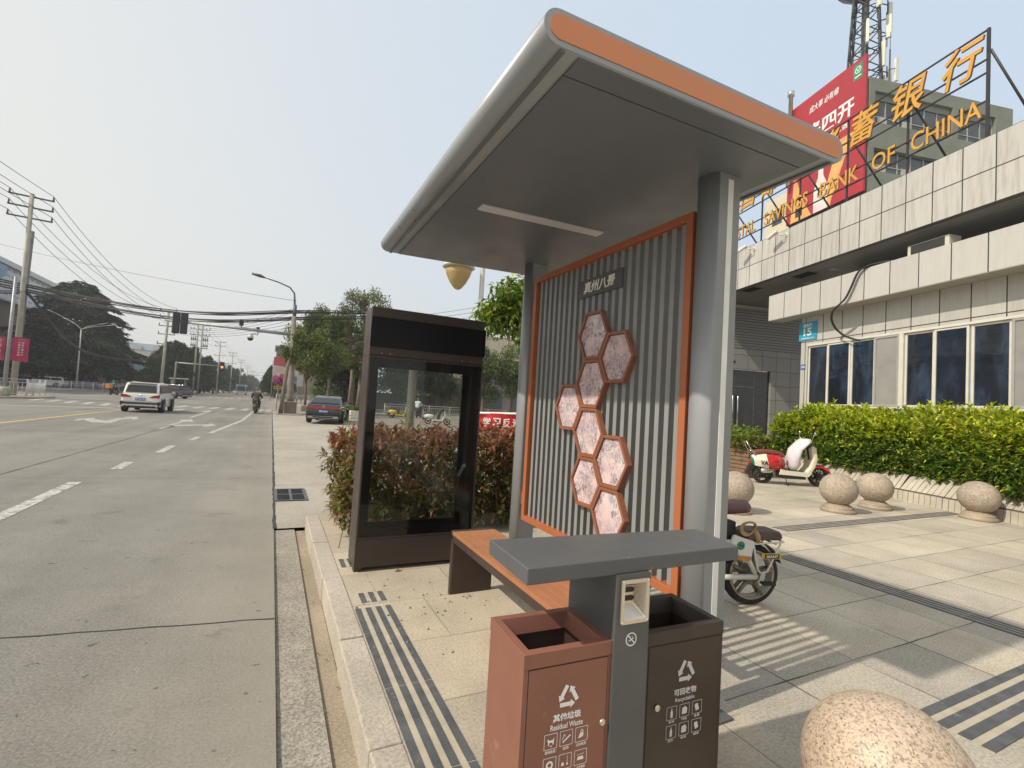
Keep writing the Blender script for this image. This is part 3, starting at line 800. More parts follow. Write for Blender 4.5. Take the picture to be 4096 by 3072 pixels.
MB().box(gx0 - .04, gx1 + .04, y1 - .02, y1 - .014, .30, 1.72).build('back_glass', m_pane, cb, world=True)
mb = MB(); mb.box(x0 + .03, .79, y1 - .03, y1 - .004, .262, 1.768); mb.box(1.62, x1 - .03, y1 - .03, y1 - .004, .262, 1.768); mb.box(.79, 1.62, y1 - .03, y1 - .004, 1.70, 1.768); mb.box(.79, 1.62, y1 - .03, y1 - .004, .262, .33)
for k in range(3): mb.box(1.635 + k * .012, 1.641 + k * .012, y0 + .03 + k * .07, y0 + .06 + k * .07, .27, 1.76)
mb.build('inner_frame', m_black, cb, world=True)
MB().prism([(1.63, .55), (1.60, .50), (1.572, .62), (1.58, .74), (1.625, .83), (1.65, .86), (1.65, .5)], 'y', y0 + .1, y0 + .18).build('roller_cover', m_black, cb, world=True)
sr = MB()
for x in (.79, .86, 1.5, 1.58): sr.ball((x, y0 - .001, 1.79), .005, 8)
sr.build('screw', m_steel, cb, world=True)
# ------------------------------------------------------------------ near planting
m_leaf = leaf_mat('leaf', .35, .42)
m_leafg = leaf_mat('glossy_leaf', .3, .3, .45)
m_bark = mat('bark', (.13, .10, .075), .9, var=.3, vs=14, bump=.6, bs=40)
m_stem = mat('shrub_stem', (.10, .075, .05), .85, var=.2)


def shoots(P, D, nl, ln, wd, spread=.8, fwd=.5):
    """whorls of nl leaves at each point P round direction D"""
    n = len(P); pos = np.repeat(P, nl, 0); d = np.repeat(D, nl, 0)
    r = rdir(n * nl); r = r - d * (r * d).sum(1, keepdims=True); r /= np.maximum(.05, np.linalg.norm(r, axis=1, keepdims=True))
    ax = d * (fwd + .35 * rng.normal(size=(n * nl, 1))) + r * spread
    pos = pos + d * rng.uniform(-.05, .015, (n * nl, 1))
    L = ln * rng.uniform(.65, 1.25, n * nl); W = wd * rng.uniform(.8, 1.2, n * nl)
    return pos, ax, L, W


def hedge_block(name, label, cat, boxes, dens, cols_top, cols_low, ln, wd, zsplit, nl=6, group=None, simple=False, m=m_leaf, ragged=.07, inner=250, path=None):
    Ps = []; Ds = []
    for (x0, x1, y0, y1, z0, z1) in boxes:
        def face(n, fx, fy, fz, dr):
            Ps.append(np.stack([fx(n), fy(n), fz(n)], 1)); Ds.append(np.repeat([dr], n, 0))
        U = lambda a, b: (lambda n: rng.uniform(a, b, n))
        C = lambda a: (lambda n: np.full(n, a))
        face(int(dens * (x1 - x0) * (z1 - z0)), U(x0, x1), C(y0), U(z0, z1), (0, -1, .35))
        face(int(dens * (x1 - x0) * (y1 - y0)), U(x0, x1), U(y0, y1), C(z1), (0, -.1, 1))
        face(int(dens * (y1 - y0) * (z1 - z0)), C(x0), U(y0, y1), U(z0, z1), (-1, 0, .35))
        face(int(dens * .5 * (y1 - y0) * (z1 - z0)), C(x1), U(y0, y1), U(z0, z1), (1, 0, .35))
        face(int(dens * .5 * (x1 - x0) * (z1 - z0)), U(x0, x1), C(y1), U(z0, z1), (0, 1, .35))
        face(int(inner * (x1 - x0) * (y1 - y0)), U(x0 + .05, x1 - .05), U(y0 + .04, y1 - .04), U(z0, z1 - .06), (0, 0, 1))
    P = np.concatenate(Ps); D = np.concatenate(Ds).astype(float)
    P = P + D * (ragged * rng.normal(size=(len(P), 1)) + .05 * np.sin(P[:, :1] * 5.1 + P[:, 2:] * 6 + P[:, 1:2] * 4))
    D = D + .35 * rng.normal(size=D.shape); D /= np.linalg.norm(D, axis=1, keepdims=True)
    P[:, 2] = np.maximum(P[:, 2], .04)
    pos, ax, L, W = shoots(P, D, nl, ln, wd)
    k = np.clip((np.repeat(P[:, 2], nl) - zsplit) / .3 + .25 * rng.normal(size=len(pos)), 0, 1) > rng.uniform(size=len(pos))
    col = np.where(k[:, None], palette(len(pos), cols_top), palette(len(pos), cols_low))
    bx = boxes[0]; loc = ((bx[0] + bx[1]) / 2, (bx[2] + bx[3]) / 2, 0)
    root = thing(name, label, cat, loc, group=group)
    o = leaf_obj('foliage', pos - np.array(loc), ax, rdir(len(pos)) * .3 + np.array([0, 0, 1.0]), L, W, col, m, root, simple=simple)
    st = MB()
    for (x0, x1, y0, y1, z0, z1) in boxes:
        for i in range(int((x1 - x0) * 9) + 3):
            x = rnd.uniform(x0 + .08, x1 - .05); y = rnd.uniform(y0 + .08, y1 - .1)
            st.tube([(x, y, 0), (x + rnd.uniform(-.06, .06), y + rnd.uniform(-.06, .06), z1 * .5), (x + rnd.uniform(-.15, .15), y + rnd.uniform(-.15, .15), z1 - .12)], [.012, .009, .004], 5)
    st.build('stem', m_stem, root, world=True)
    return root

RED = [(.24, .075, .048), (.28, .115, .062), (.34, .155, .10), (.21, .085, .042), (.28, .085, .065), (.25, .17, .065)]
OLV = [(.17, .16, .055), (.22, .15, .06), (.13, .15, .05), (.26, .17, .08), (.10, .14, .04), (.20, .10, .05)]
hedge_block('photinia_hedge', 'red and olive leaved clipped hedge behind the brown glass cabinet', 'hedge',
            [(.78, 4.4, 5.05, 6.4, .10, .94)], 210, RED, OLV, .10, .033, .68, 7, ragged=.06, inner=420)
MB().box(.86, 4.5, 5.22, 6.5, -.01, .14).build('hedge_bed_edging', mat('grey_edging_stone', (.24, .23, .21), .85, var=.2, bump=.4), world=True, label='low grey stone edging under the red hedge', cat='edging', bevel=.01)
# a few weeds on long stems round the left end of the red hedge
def sprig(x, y, z0, hgt, n, col, label):
    r_ = thing('weed', label, 'plant', (x, y, z0))
    pts = [(0, 0, 0), (.03, -.02, hgt * .5), (-.06, .02, hgt)]
    MB().tube(pts, [.004, .003, .0015], 5).build('stalk', m_stem, r_)
    t = rng.uniform(.3, 1, n); P = np.stack([np.interp(t, [0, .5, 1], [0, .03, -.06]), np.interp(t, [0, .5, 1], [0, -.02, .02]), t * hgt], 1)
    leaf_obj('leaf', P, rdir(n) + np.array([0, 0, .3]), np.tile([0, 0, 1.0], (n, 1)) + .3 * rdir(n), .06, .035, palette(n, col), m_leaf, r_)
GRN = [(.16, .28, .05), (.22, .34, .07), (.12, .22, .04)]
sprig(.74, 5.25, .75, .58, 16, GRN, 'thin green weed rising above the left end of the red hedge')
sprig(1.45, 5.6, .9, .38, 14, GRN, 'green sprig poking out of the red hedge behind the cabinet glass')
sprig(.66, 4.75, 0, .42, 9, GRN, 'thin weed growing from the paving beside the brown cabinet')

# ------------------------------------------------------------------ curved tiled planter and bright green hedge
path = [(12.3, 9.1), (11.95, 8.0), (11.55, 6.4), (11.34, 5.21), (11.0, 4.09), (10.76, 3.2), (10.6, 2.0), (10.5, .2), (10.5, -3)]
def along(path, step):
    out = []; 
    for a, b in zip(path[:-1], path[1:]):
        d = math.dist(a, b); k = max(1, round(d / step))
        for i in range(k): out.append((a[0] + (b[0] - a[0]) * i / k, a[1] + (b[1] - a[1]) * i / k))
    out.append(path[-1]); return out
pl = thing('curved_planter', 'curved low planter wall clad in upright white tiles below the green hedge', 'planter', (11.2, 4.5, 0))
m_tile = mat('white_planter_tile', (.45, .405, .33), .6, var=.16, vs=3, bump=.3, bs=30, dirt=(5, .6, (.28, .245, .19)))
pts = along(path, .105); lo = MB(); up = MB(); lg = MB()
for a, b in zip(pts[:-1], pts[1:]):
    t = Vector((b[0] - a[0], b[1] - a[1], 0)); n = Vector((-t.y, t.x, 0)).normalized() * -1
    if n.x < 0: n = -n
    A = Vector((a[0], a[1], 0)); B = Vector((b[0], b[1], 0)); g_ = t.normalized() * .006
    j = rnd.uniform(-.006, .006); A2 = A + g_ + n * j; B2 = B - g_ + n * j
    def slab(mb, d0, z0, d1, z1, th=.03):
        vs = [A2 + n * d0 + Vector((0, 0, z0)), B2 + n * d0 + Vector((0, 0, z0)), B2 + n * d1 + Vector((0, 0, z1)), A2 + n * d1 + Vector((0, 0, z1))]
        vs += [v + n * th for v in vs]
        mb.add(vs, [(0, 1, 2, 3), (4, 7, 6, 5), (0, 4, 5, 1), (1, 5, 6, 2), (2, 6, 7, 3), (3, 7, 4, 0)])
    slab(lo, 0, 0, .012, .20); slab(up, .05, .225, .33 + rnd.uniform(-.01, .01), .52)
    vs = [A + n * .02, B + n * .02, B + n * .36, A + n * .36]; v2 = [v + Vector((0, 0, .215)) for v in vs]; 
    lg.add([v + Vector((0, 0, .0)) for v in vs] + v2, [(4, 5, 6, 7), (0, 1, 5, 4), (2, 3, 7, 6)])
lo.build('lower_tile', m_tile, pl, world=True); up.build('upper_tile', m_tile, pl, world=True)
lg.build('mortar_core', mat('planter_mortar', (.13, .115, .09), .9, var=.2), pl, world=True)
er = MB(); q = along(path, .6); off = [Vector((p[0] + .34, p[1] + .08, .5)) for p in q]; of2 = [Vector((p[0] + 2.0, p[1] + .5, .5)) for p in q]; n = len(q)
er.add(off + of2, [(i, i + 1, n + i + 1, n + i) for i in range(n - 1)]); er.build('soil', m_earth, pl, world=True)

def path_hedge():
    S = along(path, .02); m = len(S); P = []; D = []; Z = []
    S = np.array(S); T = np.gradient(S, axis=0); T /= np.linalg.norm(T, axis=1, keepdims=True); Nn = np.stack([-T[:, 1], T[:, 0]], 1); Nn *= np.sign(Nn[:, :1])
    def smp(n, d0, d1, z0, z1, dr, w):
        i = rng.integers(0, m, n); dd = rng.uniform(d0, d1, n); z = rng.uniform(z0, z1, n)
        b = .13 * np.sin(i * .035) + .09 * np.sin(i * .011 + 1) + .05 * np.sin(i * .09 + z * 5)
        sl_ = np.interp(S[i, 1], [7.5, 8.6, 9.2], [0, -.25, -.6])
        p = S[i] + Nn[i] * (dd + b * (w[0]))[:, None]
        zz = z + (b * .6 + sl_) * w[1] + .04 * rng.normal(size=n)
        P.append(np.stack([p[:, 0], p[:, 1], zz], 1))
        D.append(np.stack([Nn[i, 0] * dr[0], Nn[i, 1] * dr[0], np.full(n, dr[1])], 1))
    smp(3300, .22, .30, .48, 1.0, (-1, .5), (.8, .2)); smp(3400, .30, .55, .95, 1.62, (-.8, .9), (.8, .5)); smp(3600, .5, 1.9, 1.66, 1.78, (-.15, 1), (0, 1)); smp(3600, .4, 1.5, .5, 1.6, (-.5, 1), (.5, .4))
    P = np.concatenate(P); D = np.concatenate(D); P = P + D * .06 * rng.normal(size=(len(P), 1)); D = D + .3 * rng.normal(size=D.shape); D /= np.linalg.norm(D, axis=1, keepdims=True)
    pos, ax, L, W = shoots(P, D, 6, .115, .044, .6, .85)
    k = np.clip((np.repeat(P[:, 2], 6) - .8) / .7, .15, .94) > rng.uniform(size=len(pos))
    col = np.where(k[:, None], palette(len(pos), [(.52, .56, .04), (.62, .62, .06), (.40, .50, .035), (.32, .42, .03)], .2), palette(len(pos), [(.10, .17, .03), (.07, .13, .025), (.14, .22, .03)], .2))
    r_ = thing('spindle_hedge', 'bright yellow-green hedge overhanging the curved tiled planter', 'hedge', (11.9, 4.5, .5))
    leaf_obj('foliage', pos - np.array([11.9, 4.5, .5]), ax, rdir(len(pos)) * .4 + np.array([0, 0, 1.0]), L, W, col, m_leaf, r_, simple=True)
    st = MB()
    for i in range(0, m, 14):
        x, y = S[i] + Nn[i] * rnd.uniform(.4, 1.4); st.tube([(x, y, .45), (x + rnd.uniform(-.1, .1), y, 1.0), (x + rnd.uniform(-.2, .2), y + rnd.uniform(-.2, .2), 1.55)], [.014, .01, .004], 5)
    st.build('stem', m_stem, r_, world=True)
path_hedge()

# wood slat planter box with mixed shrubs
wp = thing('wooden_planter', 'brown wooden slat planter box behind the parked cream scooter', 'planter', (10.85, 8.6, 0))
m_wood = mat('brown_wood_slat', (.20, .12, .075), .6, var=.2, vs=7, bump=.3, bs=50)
mb = MB()
for k in range(7):
    z = .02 + k * .098; mb.box(10.5, 10.525, 7.95, 9.7, z, z + .078); mb.box(10.525, 11.35, 7.95, 7.975, z, z + .078); mb.box(11.325, 11.35, 7.975, 9.7, z, z + .078); mb.box(10.525, 11.325, 9.675, 9.7, z, z + .078)
mb.build('slat_side', m_wood, wp, world=True)
MB().box(10.528, 11.322, 7.98, 9.67, .01, .62).build('soil', m_earth, wp, world=True)
hedge_block('planter_shrub', 'mixed green and reddish shrubs growing in the wooden planter box', 'shrub', [(10.45, 11.3, 7.95, 9.7, .66, 1.02)], 230, [(.24, .33, .05), (.30, .38, .06), (.16, .25, .04)], [(.14, .18, .04), (.25, .13, .05), (.10, .15, .03)], .085, .034, .8, 6, simple=True, ragged=.1)

# ------------------------------------------------------------------ granite balls
def granite(name, base, dark, scale=1.0, worn=False):
    N = NT(name); co = N.obj(); p = N.p
    v = N.n('TexVoronoi'); v.inputs['Scale'].default_value = 250 * scale; N.l(co, v.inputs['Vector'])
    c = N.ramp(v.outputs['Color'], [(.12, tuple(x * .6 for x in base)), (.35, base), (.65, tuple(min(1, x * 1.25) for x in base)), (.92, (.62, .5, .40))])
    n2 = N.noise(co, 190 * scale, 3, .6); c = N.mix(N.ramp(n2, [(.60, (0, 0, 0)), (.66, (1, 1, 1))]), c, dark)
    n3 = N.noise(co, 2.2, 5, .6); c = N.mix(.6, c, N.ramp(n3, [(.3, (.66, .63, .60)), (.7, (1.1, 1.06, 1.0))]), 'MULTIPLY')
    if worn:
        cr_ = N.noise(N.vm(co, (1, 1, 1.8)), 4.5, 6, .7, 1.5); c = N.mix(N.ramp(cr_, [(.485, (0, 0, 0)), (.5, (.8, .8, .8)), (.515, (0, 0, 0))]), c, (.13, .11, .09))
        dt = N.noise(co, 6, 5, .65); c = N.mix(N.ramp(dt, [(.55, (0, 0, 0)), (.7, (.55, .55, .55))]), c, (.22, .18, .145))
    N.l(c, p.inputs['Base Color']); p.inputs['Roughness'].default_value = .7 if worn else .5; N.bump(n2, .3 if worn else .12, .003)
    return N.mat
m_gran = granite('pink_granite', (.47, .375, .285), (.10, .095, .10), .62)
m_gran2 = granite('weathered_granite', (.37, .315, .25), (.17, .145, .12), .5, True)
m_granb = granite('granite_pedestal', (.31, .255, .19), (.12, .10, .08), .9)
def stone_ball(x, y, label, m, r=.262, rz=0):
    t = thing('stone_ball_bollard', label, 'bollard', (x, y, 0), rz, 'granite ball bollards on the plaza')
    MB().lathe([(.245, -.01), (.248, .035), (.24, .05), (.215, .062), (.222, .075), (.205, .095), (.17, .12), (.15, .135)], n=40).build('pedestal', m_granb, t)
    b = MB().ball((0, 0, .105 + r * .95), r, 48, sz=.955).build('ball', m, t)
    return t
stone_ball(1.82, .845, 'polished pink granite ball in the near corner beside the litter bin', m_gran, .236)
stone_ball(6.45, 5.1, 'granite ball half hidden behind the shelter post and saddle of the electric bicycle', m_gran2, .27, 1)
stone_ball(8.46, 4.72, 'weathered granite ball with a crack, standing in front of its neighbour by the scooter', m_gran2, .275, 2)
stone_ball(9.62, 4.76, 'pale granite ball just behind the cracked one, nearest the tiled planter wall', m_gran2, .27, 3)
stone_ball(10.62, 3.72, 'granite ball touching the overhanging hedge at the end of the plaza guide strip', m_gran2, .275, 4.2)

# ------------------------------------------------------------------ two-wheelers
m_tyre = mat('tyre_rubber', (.022, .021, .02), .8, var=.3, vs=20, dirt=(25, .66, (.11, .095, .075)))
m_rim = mat('alloy_rim', (.30, .29, .27), .45, .6, .15, 12)
m_chrome = mat('chrome', (.62, .62, .6), .15, 1.0, .05)
m_blk = mat('black_trim', (.02, .02, .021), .5, var=.2)
m_dkseat = mat('brown_vinyl', (.115, .052, .045), .38, var=.15, vs=8)
def wheel(parent, x, r, w_, name='wheel', spokes=5, rim=None, y=0.0):
    wh = MB().lathe([(r * .74, -w_ * .42), (r * .86, -w_ * .5), (r * .97, -w_ * .38), (r, 0), (r * .97, w_ * .38), (r * .86, w_ * .5), (r * .74, w_ * .42), (r * .74, -w_ * .42)], (x, y, r), 40, axis='y', caps=False).build(name, m_tyre, parent)
    # hollow the tyre: ring rim and spokes in front
    mb = MB()
    for s in (-1, 1):
        yy_ = y + s * w_ * .44
        n = 36; vs = []; fs = []
        for k in range(n):
            a = 2 * PI * k / n
            for rr, dy in ((r * .80, 0), (r * .72, s * .006)): vs.append((x + rr * math.cos(a), yy_ + dy, r + rr * math.sin(a)))
        for k in range(n):
            k2 = (k + 1) % n; fs.append((2 * k, 2 * k + 1, 2 * k2 + 1, 2 * k2))
        mb.add(vs, fs)
        for k in range(spokes):
            a = 2 * PI * k / spokes + .4
            mb.cyl((x + .05 * math.cos(a), yy_ + s * .004, r + .05 * math.sin(a)), (x + r * .76 * math.cos(a), yy_ + s * .004, r + r * .76 * math.sin(a)), .018, .012, 8)
    mb.lathe([(.0001, -w_ * .62), (r * .30, -w_ * .6), (r * .34, -w_ * .4), (r * .34, w_ * .4), (r * .30, w_ * .6), (.0001, w_ * .62)], (x, y, r), 24, axis='y')
    mb.build('rim', rim or m_rim, wh)
    return wh


def scooter(label, loc, rz, shell, band=None, seat=None, fender=None, shield=None, cover=None, group=None, detail=True, name='motor_scooter', va=False):
    """moped-style electric scooter; local x forward, rear axle at x = 0"""
    t = thing(name, label, 'scooter', loc, rz, group)
    seat = seat or m_blk; fender = fender or shell; shield = shield or shell
    R = .225; WB = 1.24
    wheel(t, 0, R, .10, spokes=5, rim=m_blk); wheel(t, WB, R, .09, spokes=6, rim=m_blk)
    # tail shell: lofted side outline, narrower at the tail
    P = [(-.30, .50), (-.24, .40), (-.05, .37), (.16, .34), (.36, .33), (.44, .42), (.42, .58), (.30, .66), (.0, .68), (-.22, .64)]
    mb = MB()
    for s in (-1, 1):
        inner = [(p[0], p[1]) for p in P]
        vs = [(p[0], 0, p[1]) for p in inner] + [(p[0] * .98 + .005, s * (.14 if p[0] > -.1 else .085), p[1] * .97 + .012) for p in inner]
        n = len(P)
        ctr = (sum(p[0] for p in P) / n, s * .165, sum(p[1] for p in P) / n); vs.append(ctr)
        fs = [(k, (k + 1) % n, n + (k + 1) % n, n + k) for k in range(n)] + [(n + k, n + (k + 1) % n, 2 * n) for k in range(n)]
        mi = len(mb.s); mb.add(vs, fs, 0, True)
        if band:
            for q in range(mi, len(mb.f)):
                cx = sum(mb.v[i][0] for i in mb.f[q]) / len(mb.f[q])
                mb.m[q] = 0
    o = mb.build('tail_shell', shell, t)
    if band:
        # three painted bands: rebuild as strips across the side
        me = o.data; me.materials.append(band[0]); me.materials.append(band[1])
        bm = bmesh.new(); bm.from_mesh(me)
        for x in (-.12, .16):
            bmesh.ops.bisect_plane(bm, geom=bm.verts[:] + bm.edges[:] + bm.faces[:], plane_co=(x, 0, 0), plane_no=(1, 0, .22), clear_inner=False, clear_outer=False)
        for f in bm.faces:
            c = f.calc_center_median(); v = c.x + .22 * c.z
            f.material_index = 1 if v < -.12 else (2 if v > .16 else 0)
        bm.to_mesh(me); bm.free()
    mb = MB(); S = [(-.24, .655), (.0, .69), (.30, .672), (.42, .60), (.45, .63), (.40, .72), (.24, .765), (.0, .77), (-.22, .73)]
    mb.prism(S, 'y', -.12, .12); mb.build('seat', seat, t, bevel=.03, seg=3)
    mb = MB(); mb.tube([(.40, 0, .30), (.62, 0, .245), (.86, 0, .25)], [.11, .12, .115], 14, flat=.35); 
    mb.box(.36, .90, -.14, .14, .15, .30); mb.build('floorboard', m_blk, t, bevel=.01)
    mb = MB(); SP_ = [(.30, .235), (.94, .215), (1.02, .30), (.96, .36), (.84, .315), (.42, .335), (.33, .36)]; mb.prism(SP_, 'y', -.16, -.142); mb.prism(SP_, 'y', .142, .16)
    mb.build('side_panel', shield, t, bevel=.004)
    # leg shield
    mb = MB(); mb.prism([(.86, .25), (1.0, .27), (1.09, .42), (1.15, .62), (1.11, .86), (1.03, .93), (.985, .86), (1.03, .64), (.97, .44), (.88, .33)], 'y', -.165, .165, pb=None)
    mb.build('leg_shield', shield, t, bevel=.055, seg=4)
    mb = MB(); Fp = [(WB - .20, .40), (WB - .12, .47), (WB + .04, .49), (WB + .20, .41), (WB + .26, .30), (WB + .20, .33), (WB + .05, .42), (WB - .10, .41)]
    mb.prism(Fp, 'y', -.075, .075); mb.build('front_fender', fender, t, bevel=.02, seg=2)
    mb = MB(); mb.cyl((WB - .02, -.07, R), (1.06, -.06, .50), .018); mb.cyl((WB - .02, .07, R), (1.06, .06, .50), .018); mb.cyl((1.07, 0, .44), (.98, 0, .92), .03); mb.build('fork', m_blk, t)
    mb = MB(); mb.tube([(.90, -.33, .97), (.93, -.16, .96), (.97, 0, .94), (.93, .16, .96), (.90, .33, .97)], .016, 8); mb.ball((1.0, 0, .92), .075, 14); mb.build('handlebar', m_blk, t)
    mb = MB(); mb.lathe([(.001, .09), (.055, .085), (.06, .03), (.03, 0)], (1.0, 0, .90), 16, axis='x'); mb.build('headlight', m_chrome, t)
    if detail:
        mb = MB()
        for s in (-1, 1):
            mb.tube([(.93, s * .2, .97), (.95, s * .26, 1.08), (.95, s * .30, 1.16)], .006, 6); mb.lathe([(.001, 0), (.045, .004), (.045, .014), (.001, .02)], (.95, s * .31, 1.19), 16, axis='x')
        mb.build('mirror', m_chrome, t)
        mb = MB(); mb.tube([(-.20, -.11, .60), (-.34, -.10, .80), (-.40, -.05, .93), (-.40, .05, .93), (-.34, .10, .80), (-.20, .11, .60)], .011, 8); mb.tube([(-.17, -.1, .66), (-.33, -.09, .74)], .009, 6); mb.build('grab_rail', m_chrome, t)
        mb = MB(); mb.lathe([(.03, .16), (.055, .15), (.06, -.04), (.04, -.10)], (.0, -.13, .30), 14, axis='x'); mb.build('silver_damper', m_chrome, t)
    mb = MB(); mb.box(-.33, -.27, -.05, .05, .44, .50); mb.build('tail_light', mat('red_lens', (.45, .03, .02), .25), t, bevel=.008)
    MB().prism([(-.30, .40), (-.38, .22), (-.36, .20), (-.18, .36)], 'y', -.06, .06).build('rear_mudguard', m_blk, t); MB().box(-.10, .14, -.11, -.06, .20, .33).build('swing_arm', m_blk, t); MB().tube([(.44, -.12, .24), (.46, -.2, .02), (.5, -.2, .0)], .01, 6).build('kickstand', m_blk, t)
    if cover:
        mb = MB(); L = [(.30, .95, .985), (.20, .92, .98), (.10, .80, .70 + .2), (.17, .62, .8), (.18, .50, .7), (.10, .40, .64)]
        vs = []; Z = [1.06, 1.0, .82, .62, .46, .33]; X0 = [.86, .82, .62, .55, .56, .60]; X1 = [1.0, .98, .84, .80, .80, .72]; Wd = [.16, .30, .26, .21, .20, .10]
        n = 16
        for z, a, b, w_ in zip(Z, X0, X1, Wd):
            for k in range(n):
                an = 2 * PI * k / n; wob = 1 + .06 * math.sin(3 * an + z * 9)
                vs.append(((a + b) / 2 + (b - a) / 2 * math.cos(an) * wob, w_ * math.sin(an) * wob, z + .015 * math.sin(5 * an)))
        fs = [(i * n + k, i * n + (k + 1) % n, (i + 1) * n + (k + 1) % n, (i + 1) * n + k) for i in range(5) for k in range(n)] + [tuple(range(n)), tuple(reversed(range(5 * n, 6 * n)))]
        mb.add(vs, fs, 0, True); mb.build('windproof_apron', cover, t)
    if va:
        mb = MB(); put_text(mb, 'VA', .15, frame_mat((-.03, -.168, .475), (1, 0, -.05), (.05, 0, 1)), .004, .004, 0, .17, .10); mb.build('lettering', m_blk, o)
        mb = MB(); ring2d(mb, .06, .60, .026, .036, -.158); bar2d(mb, (.06, .60), (.06, .63), .008, -.158); bar2d(mb, (.06, .60), (.035, .585), .008, -.158); bar2d(mb, (.06, .60), (.085, .585), .008, -.158); mb.build('round_emblem', m_orange, o)
    return t
m_cream = mat('cream_gloss', (.70, .65, .52), .25, coat=.4, var=.05)
m_red = mat('red_gloss', (.55, .02, .025), .25, coat=.4, var=.05)
m_grn = mat('green_gloss', (.02, .13, .085), .25, coat=.4, var=.05)
m_quilt = mat('pale_quilted_cloth', (.60, .55, .58), .8, var=.10, vs=14, bump=.5, bs=18)
scooter('cream scooter with green, white and red tail and pale windproof apron, parked by the hedge', (10.12, 7.30, 0), math.atan2(-.49, .873), m_cream, (m_grn, m_red), mat('maroon_seat', (.19, .06, .045), .45, var=.1), m_red, m_cream, m_quilt, va=True)

# electric bicycle whose rear half shows beside the shelter post
eb = thing('electric_bicycle', 'worn white electric bicycle with brown seats, parked behind the shelter post', 'electric bicycle', (3.405, 2.535, 0), rad(163))
m_ebw = mat('chipped_white_paint', (.60, .585, .53), .45, var=.08, vs=6, dirt=(22, .66, (.17, .13, .09)))
r = .235
wheel(eb, 0, r, .062, spokes=5, rim=mat('dusty_alloy', (.22, .20, .17), .55, .5, .25, 14, dirt=(15, .55, (.16, .12, .08)))); wheel(eb, 1.02, r, .055, spokes=5)
# make a see-through rim: pale ring
mb = MB(); mb.lathe([(r * .73, -.030), (r * .80, -.036), (r * .80, .036), (r * .73, .030), (r * .73, -.030)], (0, 0, r), 40, axis='y', caps=False); mb.build('rim_ring', mat('worn_rim', (.42, .38, .31), .5, .4, .2, 20), eb)
mb = MB()
for s_ in (-1, 1):
    mb.tube([(.26, s_ * .07, .435), (.15, s_ * .075, .405), (.06, s_ * .08, .345), (0, s_ * .08, r)], [.02, .021, .02, .016], 10); mb.tube([(.42, s_ * .075, r - .005), (0, s_ * .08, r)], .02, 10)
mb.tube([(.42, 0, .25), (.34, 0, .46), (.28, 0, .68)], .018, 10); mb.tube([(.42, 0, .25), (.72, 0, .32), (.92, 0, .60), (.90, 0, .74)], .026, 10); mb.tube([(.26, 0, .44), (.6, 0, .42), (.88, 0, .62)], .02, 10)
mb.build('frame', m_ebw, eb)
mb = MB(); mb.tube([(.14, -.085, .475), (-.08, -.085, .49), (-.22, -.085, .50), (-.22, .085, .50), (.14, .085, .475)], .008, 7)
for s_ in (-1, 1): mb.tube([(.04, s_ * .09, .48), (.0, s_ * .095, .29), (-.03, s_ * .095, .265), (-.08, s_ * .095, .28), (-.19, s_ * .09, .49)], .008, 7)
for k in range(3): mb.tube([(.1 - k * .13, -.085, .482), (.1 - k * .13, .085, .482)], .007, 6)
mb.build('rear_rack', mat('cream_tube', (.66, .63, .53), .4, var=.1), eb)
mb = MB(); mb.prism([(.085, .505), (-.20, .508), (-.215, .535), (-.19, .578), (.05, .585), (.095, .555)], 'y', -.09, .09); mb.build('passenger_seat', mat('brown_pillion', (.085, .055, .047), .45, var=.12, vs=9), eb, bevel=.022, seg=3)
mb = MB(); vs = []; n = 12
for (x, w_) in [(.05, .02), (.065, .085), (.12, .11), (.22, .09), (.32, .045), (.40, .03), (.41, .01)]:
    for k in range(n):
        a = 2 * PI * k / n; vs.append((x, w_ * math.cos(a), .735 + .05 * math.sin(a) + (.0 if x > .2 else .012)))
mb.add(vs, [(i * n + k, i * n + (k + 1) % n, (i + 1) * n + (k + 1) % n, (i + 1) * n + k) for i in range(6) for k in range(n)] + [tuple(range(n)), tuple(range(6 * n, 7 * n))], 0, True); mb.build('saddle', m_dkseat, eb)
mb = MB(); mb.prism([(.035, .505), (.215, .555), (.255, .44), (.225, .40), (.06, .385)], 'y', -.105, -.08); bx = mb.build('battery_box', mat('white_plastic', (.66, .65, .60), .4, var=.06, dirt=(12, .68, (.35, .3, .22))), eb, bevel=.012)
mb = MB(); mb.lathe([(.032, 0), (.032, .002), (.02, .0024), (.001, .0024)], (.155, -.1055, .475), 24, axis='y', M=Matrix.Scale(-1, 4, (0, 1, 0))); mb.build('round_logo', mat('green_logo', (.03, .19, .12), .4), bx)
mb = MB(); bar2d(mb, (.132, .470), (.155, .476), .008, -.1085); bar2d(mb, (.155, .476), (.175, .482), .006, -.1085); mb.build('logo_mark', m_black, bx)
mb = MB(); mb.prism([(.07, .39), (.24, .405), (.30, .44), (.29, .41), (.22, .375), (.08, .355)], 'y', -.107, -.08); mb.build('orange_trim', mat('orange_tape', (.45, .22, .05), .5, var=.2, vs=20), eb)
MB().prism([(.22, .33), (.42, .34), (.40, .12), (.26, .15)], 'y', -.07, -.03).build('chain_cover', m_blk, eb, bevel=.01); MB().box(.16, .34, -.05, .05, .50, .64).build('battery_holder', m_blk, eb, bevel=.01)
mb = MB(); nn_ = 16
